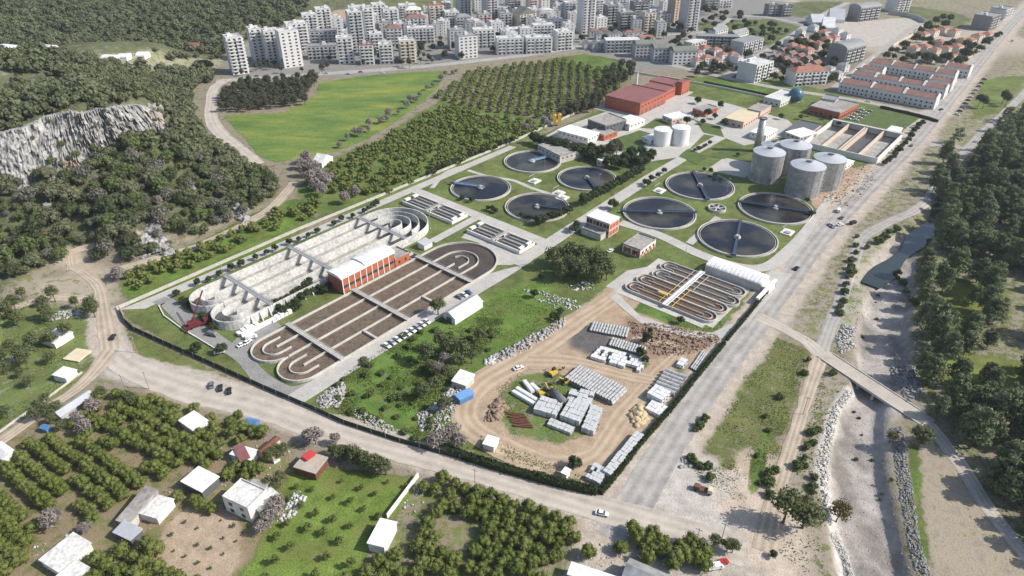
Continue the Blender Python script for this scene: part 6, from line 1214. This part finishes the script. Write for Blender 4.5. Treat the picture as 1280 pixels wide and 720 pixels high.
ff+=scatter([(92,112),(240,112),(250,96),(130,90),(80,98)],6.0,.1,.6,hx=7)
far_f=scatter([(-40,60),(280,72),(292,60),(330,42),(386,18),(384,-8),(-60,-8)],8.5,.45,drop=.08)+scatter([(-40,86),(150,82),(255,84),(276,72),(130,66),(-40,76)],9,.45,drop=.35)
FARH=[o.location for o in C.objects if o.name.startswith('greenhouse')]
ff+=[q for q in far_f if all(math.hypot(q[0]-l.x,q[1]-l.y)>11 for l in FARH)]
setz(ff); merged('hillside_forest',P_HILLL,ff,L_HILL,.7,1.75,.45)
# --- pine wood by the river
P_PINE=protos(7,600,L_PINE,(9,.3),5,r=5.2,h=10,z0=3.2,nc=16,nl=1500,leaf=.40,core=.5,flat=.75,top=.62,spread=.62,stretch=1.3)
PW=[(1300,108),(1262,140),(1236,176),(1206,214),(1180,250),(1162,290),(1146,336),(1144,380),(1142,430),(1140,470),(1150,500),(1182,540),(1214,582),(1244,624),(1276,668),(1320,730),(1400,735),(1400,100)]
CLEAR=[GP(q) for q in ([(1176,352),(1216,348),(1218,368),(1182,380)],[(1180,390),(1215,392),(1216,412),(1172,412)],[(1178,428),(1216,432),(1214,442),(1170,446)],[(1182,462),(1226,468),(1222,486),(1184,480)],[(1244,356),(1274,358),(1270,376),(1244,372)],[(1236,420),(1300,420),(1300,440),(1240,436)],[(1246,474),(1276,476),(1274,490),(1248,490)])]
_gap=lambda q: 215<q[1]<330 and float(fbm(np.array([q[0]]),np.array([q[1]]),17,2,77)[0])>.6
pw=off_road([q for q in scatter(PW,8.4,.42,drop=.06) if not any(inside(*q,c) for c in CLEAR) and not _gap(q)],ROADS,0)+[G(*q) for q in ((1182,195),(1184,220),(1190,228),(1176,232),(1166,240),(1170,226),(1178,206),(1172,250),(1194,180))]
pw=[q for q in pw if q[0]<420 and q[1]<620]; pw.sort(key=lambda q:q[0]**2+q[1]**2)
for i,q in enumerate(pw[:300]): tree('pine_tree',P_PINE[i%7],q[0],q[1],random.uniform(.75,1.4),'tall pine in the wood beside the gravel river bed','pines beside the river bed')
P_PINEL=protos(4,660,L_PINE,(8,.3),2,r=5.2,h=10,z0=3,nc=10,nl=220,leaf=.8,core=.6,flat=.75,top=.62)
if len(pw)>300: setz(pw[300:]); merged('pine_forest',P_PINEL,pw[300:],L_PINE)
# --- single trees
for px,py,s,pr,nm,l in ((978,655,1.25,P_GREY,'olive_tree','big dark tree at the bottom end of the riverside track'),(1002,662,1.3,P_GREY,'olive_tree','big grey green tree next to the dark one by the riverside track'),(1044,655,.95,protos(1,700,L_GOLD,(4,.3),5,r=4,h=7,z0=2.4,nc=12,nl=700,leaf=.4,core=.35),'autumn_tree','tree with thin brownish golden leaves on the river bank'),(966,697,.6,P_ORN,'bush','dark round bush below the tree shadow at the bottom edge'),(1110,556,.5,P_GREY,'bush','bush leaning over the stone bank of the river bed'),(1146,560,1.0,P_GREY,'olive_tree','leafy tree on the bank below the bridge end')):
    x,y=G(px,py); tree(nm,random.choice(pr),x,y,s,l,None)
for px,py in ((795,678),(803,688),(812,684),(820,694),(808,702),(826,686),(834,698),(842,706),(850,690),(858,702),(868,708),(877,714),(790,668),(815,672),(880,698),(862,686),(840,712),(775,690)): x,y=G(px,py); tree('roadside_tree',random.choice(P_CIT),x,y,random.uniform(.9,1.3),'dark roadside tree in the clump around the parked cars','roadside clump at the bottom edge')
row([(876,689),(892,686),(908,690),(914,694)],'grey green tree over the parked pale car','trees over the pale car',(.45,.6),P_GREY,'olive_tree'); row([(697,700),(735,697),(718,678),(706,668),(680,706)],'lone fruit tree on the pale yard at the bottom edge','trees of the pale yard',(.8,1.1),P_CIT,'fruit_tree')
row(lerp((418,572),(482,593),13,1.5)+lerp((425,578),(470,592),6,1),'dark olive tree in the line between the south road and green plot','line above the green plot',(.5,.72),P_GREY,'olive_tree')
row([(342,574),(348,572),(355,570),(338,580),(350,578),(312,590),(336,612),(346,618),(352,608)],'grey green tree in the yards of the cottages','cottage yard trees',(.4,.6),P_GREY,'olive_tree')
row([(30,376),(70,378),(56,384),(20,388),(14,400),(24,408),(60,400),(66,404),(96,386),(118,393),(112,388),(86,424),(70,434),(30,455),(36,462),(10,468),(28,474),(66,455),(40,485),(16,440),(60,432),(0,475),(0,415),(120,398),(8,452),(45,440),(12,525),(15,400)],'grey green olive tree on the rough ground left of the road junction','olives left of the junction',(.45,.85),P_GREY,'olive_tree')
row([(60,505),(52,515),(62,522),(68,530),(48,528),(75,520),(80,540),(130,500),(160,505),(170,512)],'dark tree at the head of the left orchard by the lane','trees by the lane',(.45,.65),P_GREY,'olive_tree')
P_BARE=protos(5,720,L_BARE,(3,.2),7,r=3.4,h=7,z0=1.5,nc=12,nl=560,leaf=.34,core=0,stretch=3.2)
row([(388,214),(394,222),(400,230),(380,222),(408,236),(396,240),(384,206),(404,246),(412,228),(376,212),(390,232)],'bare purplish brown tree in the leafless cluster at the meadow foot','leafless cluster at the meadow foot',(.9,1.3),P_BARE,'bare_tree')
row(lerp((425,182),(545,112),16,4)+lerp((552,100),(572,92),4,2),'leafless bush along the edge between meadow and orchard','leafless meadow edge',(.5,.9),P_BARE,'bare_tree'); row([(150,352),(147,346),(432,255),(445,248),(540,462),(556,455),(548,470),(200,258),(165,262),(250,205),(225,250),(120,518),(100,530),(110,545),(70,660),(110,668),(345,650),(350,640),(338,660),(330,670),(420,556),(386,552),(395,556)]+lerp((660,165),(740,128),10,3),'leafless grey brown tree standing alone among green trees','scattered leafless trees',(.5,1.0),P_BARE,'bare_tree')
row([(556,556),(566,552),(545,560),(574,560)],'big half bare grey tree by the fence south of the yard','grey trees south of the yard',(.7,.95),P_BARE,'bare_tree')
# --- shrubs of the waste ground
P_SHR=protos(5,800,L_SHRUB,(.5,.08),2,r=1.6,h=2.0,z0=0,nc=7,nl=360,leaf=.26)
WASTE=GP([(398,500),(448,455),(520,412),(552,398),(585,405),(640,420),(580,465),(556,500),(540,530),(590,565),(500,550),(430,525)])
for q in off_buildings(scatter(WASTE,6.2,.42,world=True,drop=.3),1): tree('shrub',random.choice(P_SHR),q[0],q[1],random.uniform(.6,1.3),'bushy green shrub on the weedy waste ground below the full ditch','shrubs on the waste ground','shrub',sz=.8)
row([(534,455),(540,468),(560,478),(566,442),(552,440),(580,452),(590,455),(574,464),(530,500),(545,490),(556,515),(562,450),(600,430),(548,395)],'dark olive coloured bush in the middle of the waste ground','dark bushes of the waste ground',(.6,1.05),P_GREY,'bush')
row([(690,400),(696,404),(676,352),(668,372),(700,395),(806,455),(800,448),(812,418),(808,430),(722,585),(716,588),(850,405)],'dark conifer like bush around the pipe yard','bushes of the pipe yard',(.6,1.2),P_ORN,'bush')
row(lerp((958,620),(966,590),4,4)+lerp((1000,590),(1020,540),7,5)+lerp((1008,640),(1020,600),5,4)+lerp((860,570),(884,596),7,5)+lerp((868,540),(880,530),3,3)+lerp((945,600),(958,520),4,8)+[(1005,468),(1010,452),(1040,470),(975,500)],'low green bush on the dry plots beside the riverside track','bushes by the riverside track',(.6,1.4),P_SHR,'shrub')
row(lerp((1060,500),(1110,640),9,16)+lerp((1080,420),(1120,330),6,8),'small scrubby bush on the gravel of the river bed','scrub of the river bed',(.25,.55),P_SHR,'shrub')
row(lerp((1062,345),(1072,300),6,2)+lerp((1048,395),(1060,350),6,2)+lerp((1120,345),(1140,380),6,3)+lerp((1085,310),(1120,288),5,3),'green bush on the bank of the stream','bushes on the stream bank',(.8,1.8),P_SHR,'shrub')
# --- weeds and low growth as one mass
def weeds(name,spec,m,seed):
    g=np.random.default_rng(seed); Q=[];S=[]
    for px,n,s in spec:
        pl=GP(px); p=np.array(pl); lo,hi=p.min(0),p.max(0); x=g.uniform(lo[0],hi[0],n*3); y=g.uniform(lo[1],hi[1],n*3); k=(sdist(x,y,pl)>0)&(fbm(x,y,9,3,seed)>g.uniform(.35,.62,n*3))&np.all([pdist(x,y,l)>w for l,w in ROADS],axis=0); x,y=x[k][:n],y[k][:n]; Q.append(np.column_stack([x,y,height(x,y)+g.uniform(0,.35,len(x))*s])); S.append(np.full(len(x),s))
    q=np.concatenate(Q); s=(np.concatenate(S)*g.uniform(.4,1.1,len(q)))[:,None]; n=len(q); d=g.normal(size=(n,3)); d[:,2]=np.abs(d[:,2])*.6; d/=np.linalg.norm(d,axis=1)[:,None]; e=np.cross(d,g.normal(size=(n,3))); e/=np.linalg.norm(e,axis=1)[:,None]
    v=np.stack([q+d*s,q-d*s*.4+e*s*.6,q-d*s*.4-e*s*.7],1).reshape(-1,3); tag(mesh_np(name,v,np.arange(3*n).reshape(n,3),m,attrs={'tint':('FLOAT','FACE',np.clip(fbm(q[:,0],q[:,1],7,3,4)*1.2-.1+g.uniform(-.25,.25,n),0,1))}),kind='stuff')
weeds('weeds',[([(398,500),(448,455),(520,412),(600,398),(640,400),(580,470),(556,500),(540,530),(600,570),(500,552),(430,525)],16000,.55),([(620,488),(650,466),(690,460),(745,500),(750,540),(700,556),(640,545)],2500,.4),([(152,395),(170,420),(260,462),(430,534),(600,584),(745,625),(740,632),(600,596),(430,548),(270,486),(185,440)],7000,.45),([(0,372),(60,378),(125,388),(132,430),(105,478),(40,520),(-10,545)],6000,.5),([(965,420),(1007,440),(1002,480),(980,560),(964,630),(925,632),(876,600),(852,572),(868,534),(900,500),(922,458)],6500,.42),([(990,380),(1040,300),(1110,220),(1170,190),(1180,225),(1090,285),(1062,330),(1040,390),(1010,432)],4000,.5),([(1000,480),(1030,470),(1040,520),(1025,600),(1030,720),(960,720),(965,640)],3000,.5),([(800,380),(880,405),(930,400),(905,425),(850,412)],1500,.4),([(600,380),(680,350),(700,395),(640,430),(590,420)],3000,.4),([(600,545),(740,600),(745,612),(600,572)],1500,.45)],L_GRASS,11)
# ------------------------------------------------------------------ rock, rubble, stone banks
ROCK=mat('limestone',(.50,.485,.455),.95,.3,.12,col2=(.22,.21,.20),bump=.6,fine=.9)
def cliff():
    n,m=330,74; s=np.linspace(0,len(cf)-1,n); F_=np.stack([np.interp(s,np.arange(len(cf)),cf[:,k]) for k in range(3)],1); T_=np.stack([np.interp(s,np.arange(len(cf)),cc[:,k]) for k in range(3)],1); V=[]
    inw=np.tile(np.array([-.5,.866,0.]),(n,1))
    for j in range(m):
        t=j/(m-9)
        if t<=1: q=F_+(T_-F_)*np.array([t,t,1.0])*1.0; q=F_.copy(); q[:,:2]+=(T_-F_)[:,:2]*(t**1.25); q[:,2]=F_[:,2]-4+(T_[:,2]-F_[:,2]+4)*t**.9
        else: q=T_.copy(); k=(j-(m-9)); q[:,:2]+=inw[:,:2]*(k*2.6); q[:,2]-=.14*k*k
        along=s*38; up=t*30
        r=np.abs(fbm(along*.9+up*.7,up*.95-along*.35,8,5,21)-.5)*2; r2=np.abs(fbm(along*1.0+up*1.0,up*.8+90-along*.2,3.4,4,22)-.5)*2+.5*np.abs(fbm(along,np.full(n,up*1.0+30),2.2,3,29)-.5); big=fbm(along,np.full(n,up),26,2,23)-.5
        a=min(1,t*4)*(1 if t<=1 else .5); q-=inw*((.3-r)*8*a+(.25-r2)*4*a+big*9*a)[:,None]; q[:,2]+=(r-.3)*1.6*a; V.append(q)
    v=np.stack(V,1).reshape(-1,3); I=np.arange(n*m).reshape(n,m); f=np.stack([I[:-1,:-1].ravel(),I[1:,:-1].ravel(),I[1:,1:].ravel(),I[:-1,1:].ravel()],-1)
    cm=bpy.data.materials.new('cliff_limestone'); MATS['cliff_limestone']=cm; N,L,B=nodes(cm); B.inputs['Roughness'].default_value=.95; g=N.new('ShaderNodeNewGeometry'); mp=N.new('ShaderNodeMapping'); mp.inputs['Scale'].default_value=(1,1,.35); mp.inputs['Rotation'].default_value=(0,R(40),R(20)); L.new(g.outputs['Position'],mp.inputs['Vector'])
    t=N.new('ShaderNodeTexNoise'); t.inputs['Scale'].default_value=.28; t.inputs['Detail'].default_value=9; t.inputs['Roughness'].default_value=.72; L.new(mp.outputs[0],t.inputs['Vector']); cr=N.new('ShaderNodeValToRGB'); e=cr.color_ramp.elements; e[0].position=.38; e[0].color=(.085,.083,.08,1); e[1].position=.63; e[1].color=(.46,.45,.43,1); e.new(.5).color=(.28,.275,.265,1); L.new(t.outputs['Fac'],cr.inputs['Fac'])
    t2=N.new('ShaderNodeTexNoise'); t2.inputs['Scale'].default_value=.045; t2.inputs['Detail'].default_value=3; L.new(g.outputs['Position'],t2.inputs['Vector']); mr=N.new('ShaderNodeMapRange'); mr.inputs['From Min'].default_value=.6; mr.inputs['From Max'].default_value=.72; mr.inputs['To Max'].default_value=.55; L.new(t2.outputs['Fac'],mr.inputs['Value'])
    mx=N.new('ShaderNodeMix'); mx.data_type='RGBA'; mx.inputs['B'].default_value=(.42,.27,.18,1); L.new(mr.outputs[0],mx.inputs['Factor']); L.new(cr.outputs[0],mx.inputs['A']); L.new(mx.outputs['Result'],B.inputs['Base Color']); bp=N.new('ShaderNodeBump'); bp.inputs['Strength'].default_value=.8; bp.inputs['Distance'].default_value=1.2; L.new(t.outputs['Fac'],bp.inputs['Height']); L.new(bp.outputs[0],B.inputs['Normal'])
    tag(mesh_np('cliff_terrain',v,f[:,::-1],cm),kind='structure')
cliff()
for i in range(34):
    s_=random.uniform(.2,len(cf)-1.3); j=int(s_); f_=s_-j; t_=random.choice((random.uniform(0,.25),random.uniform(.4,1.0))); a_=cf[j]*(1-f_)+cf[j+1]*f_; b_=cc[j]*(1-f_)+cc[j+1]*f_; q=a_*(1-t_)+b_*t_
    tree('cliff_shrub',random.choice(P_HILL),q[0]+.8,q[1]-1.2,random.uniform(.3,.62) if t_>.3 else random.uniform(.6,1.1),'shrub clinging to the face of the pale limestone cliff','shrubs on the cliff face','shrub',z=q[2]-1.2)
def rockarr(seed,n,smin,smax,flat=.7):
    g=np.random.default_rng(seed); out=[]
    for i in range(n):
        v,f=ICO1; out.append((v*(1+g.uniform(-.28,.28,len(v)))[:,None]*np.array([g.uniform(.7,1.3),g.uniform(.7,1.3),flat]),f))
    return out
RK=rockarr(5,12,1,1)
def rocks(name,spec,m,seed,kind='stuff'):
    g=np.random.default_rng(seed); V=[];F=[];n=0
    for px,cnt,s0,s1,zpile in spec:
        pl=GP(px); p=np.array(pl); lo,hi=p.min(0),p.max(0); x=g.uniform(lo[0],hi[0],cnt*4); y=g.uniform(lo[1],hi[1],cnt*4); sd=sdist(x,y,pl); k=sd>0; x,y,sd=x[k][:cnt],y[k][:cnt],sd[k][:cnt]; z=height(x,y)
        for a,b,c,d in zip(x,y,z,sd):
            v,f=RK[g.integers(12)]; s=s0+(s1-s0)*g.random()**2.2; t=g.uniform(0,6.28); q=np.column_stack([v[:,0]*math.cos(t)-v[:,1]*math.sin(t),v[:,0]*math.sin(t)+v[:,1]*math.cos(t),v[:,2]])*s+np.array([a,b,c+min(zpile,d*.5)*g.random()]); V.append(q); F.append(f+n); n+=len(q)
    tag(mesh_np(name,np.concatenate(V),np.concatenate(F),m),kind=kind)
def band(line,w):
    p=smooth(np.array(line,float),20); t=np.gradient(p,axis=0); t/=np.linalg.norm(t,axis=1)[:,None]; nn=np.stack([-t[:,1],t[:,0]],1); return [tuple(q) for q in p+nn*w]+[tuple(q) for q in (p-nn*w)[::-1]]
RUB=mat('rubble_stone',(.50,.485,.46),.95,.35,.4,col2=(.20,.19,.18)); RIP=mat('bank_stone',(.56,.535,.50),.95,.3,.5,col2=(.28,.27,.25)); RIPD=mat('dark_bank_stone',(.36,.355,.345),.95,.3,.5,col2=(.13,.13,.13)); EARTH=mat('churned_earth',(.32,.23,.16),.95,.3,.3,col2=(.20,.14,.10)); SAND=mat('sand_heap',(.50,.40,.24),.95,.15,.3); LITTER=mat('pale_scrap',(.66,.65,.63),.9,.3,.8,col2=(.25,.25,.26))
rocks('stone_rubble',[([(395,500),(412,486),(432,478),(430,500),(424,512),(400,512)],420,.25,.9,1),([(520,520),(545,505),(556,490),(566,480),(572,500),(570,520),(548,540),(525,540)],520,.2,.8,.8),([(605,452),(640,432),(690,406),(706,398),(706,408),(660,438),(612,458)],420,.3,1.0,1),([(440,512),(470,522),(500,540),(480,544),(445,524)],160,.2,.7,.4),([(655,362),(690,366),(706,378),(694,386),(676,380)],160,.2,.7,.4),([(66,392),(110,385),(100,398),(62,402)],150,.2,.8,.3),([(0,455),(40,432),(34,446),(0,464)],140,.2,.8,.3),([(850,576),(862,572),(866,586),(850,588)],40,.3,1.1,.3)],RUB,31)
rocks('scrap_litter',[([(262,545),(350,545),(372,575),(352,640),(330,650),(262,600)],160,.12,.5,.3),([(706,668),(780,662),(850,700),(840,720),(700,720)],110,.12,.5,.3),([(140,640),(215,610),(222,640),(170,680)],70,.12,.5,.3),([(28,690),(110,660),(112,690),(60,720)],70,.12,.5,.3),([(500,640),(525,600),(535,620),(515,650)],40,.15,.5,.3),([(536,510),(560,488),(570,470),(580,468),(592,476),(575,500),(560,515)],180,.2,.8,1),([(696,372),(720,376),(728,388),(708,388)],90,.2,.7,.6),([(345,655),(372,612),(384,622),(366,648)],110,.2,.8,.3),([(606,452),(620,444),(622,452),(608,460)],50,.4,1.1,.8),([(706,358),(740,352),(745,362),(712,366)],40,.3,1,.5)],LITTER,33)
rocks('bank_riprap',[(band([(1062,490),(1046,512),(1034,560),(1030,620),(1034,645)],5.5),1500,.2,.5,.8),(band([(1040,668),(1052,690),(1064,730)],5),500,.2,.5,.8)],RIP,35); rocks('bank_riprap',[(band([(1120,535),(1126,580),(1134,630),(1142,680),(1156,730)],8.5),1900,.18,.5,.6),(band([(1124,455),(1132,475),(1144,500)],14),600,.25,.9,.8)],RIPD,37)
rocks('bank_riprap',[(band([(1060,440),(1054,425),(1062,410)],10),350,.25,.8,.6),([(1060,360),(1085,345),(1090,400),(1075,420),(1060,420)],140,.15,.45,.1)],RIP,39)
rocks('river_stones',[([(1046,720),(1036,640),(1032,570),(1044,520),(1064,488),(1110,500),(1106,530),(1108,590),(1124,660),(1140,720)],900,.06,.3,.0),([(1068,455),(1072,405),(1090,350),(1102,312),(1118,292),(1150,330),(1142,380),(1136,420),(1140,452),(1128,480)],450,.06,.35,.0)],RUB,45)
rocks('churned_earth',[([(785,402),(840,408),(898,420),(900,430),(856,446),(822,446),(790,420)],1000,.15,.65,.9),([(1030,225),(1050,205),(1090,210),(1095,228),(1060,262),(1028,254)],560,.15,.6,.9),([(612,512),(626,500),(634,512),(624,526),(606,526)],110,.5,1.5,1)],EARTH,41)
rocks('sand_heap',[([(786,520),(796,508),(806,512),(808,528),(795,534)],160,.7,1.5,3.0),([(614,508),(622,504),(624,514),(616,518)],40,.5,1.2,1.2)],SAND,43)
for i,(px,py,r) in enumerate(((176,298,7),(190,288,6),(200,306,7),(168,310,5),(212,318,5),(298,262,7),(304,275,6),(291,252,5),(232,236,5),(55,275,5),(62,258,4),(246,232,5),(184,318,5),(192,140,8),(202,125,7),(184,150,7),(238,132,5))):
    x,y=G(px,py); v,f=ICO4; g=np.random.default_rng(i+50); nz=1.15-1.5*np.abs(fbm(v[:,0]*2+i*9+v[:,2],v[:,1]*2+v[:,2]*3,1.0,5,i)-.5)*2*1.0; q=v*nz[:,None]*np.array([r*1.25,r*.8,r*.75]); q=np.round(q/.9)*.9*.45+q*.55
    tag(put('rock_outcrop',mesh_np('rock_outcrop',q,f,MATS['cliff_limestone'],link=False),None,(x,y,hz(x,y)-r*.3),g.uniform(0,3)),'jagged pale limestone outcrop poking out of the hillside trees','rock','rock outcrops on the hillside')
# ------------------------------------------------------------------ the air: an even thin haze round the whole place
hm=bpy.data.materials.new('haze_air'); hm.use_nodes=True; N,L=hm.node_tree.nodes,hm.node_tree.links; N.remove(N['Principled BSDF']); pv=N.new('ShaderNodeVolumePrincipled'); pv.inputs['Color'].default_value=(.80,.86,.93,1); pv.inputs['Density'].default_value=.00008; pv.inputs['Anisotropy'].default_value=.3
L.new(pv.outputs[0],[q for q in N if q.type=='OUTPUT_MATERIAL'][0].inputs['Volume'])
hb=MB().box(-5200,5200,-3200,6200,-7,240).build('haze',hm); tag(hb,kind='stuff')
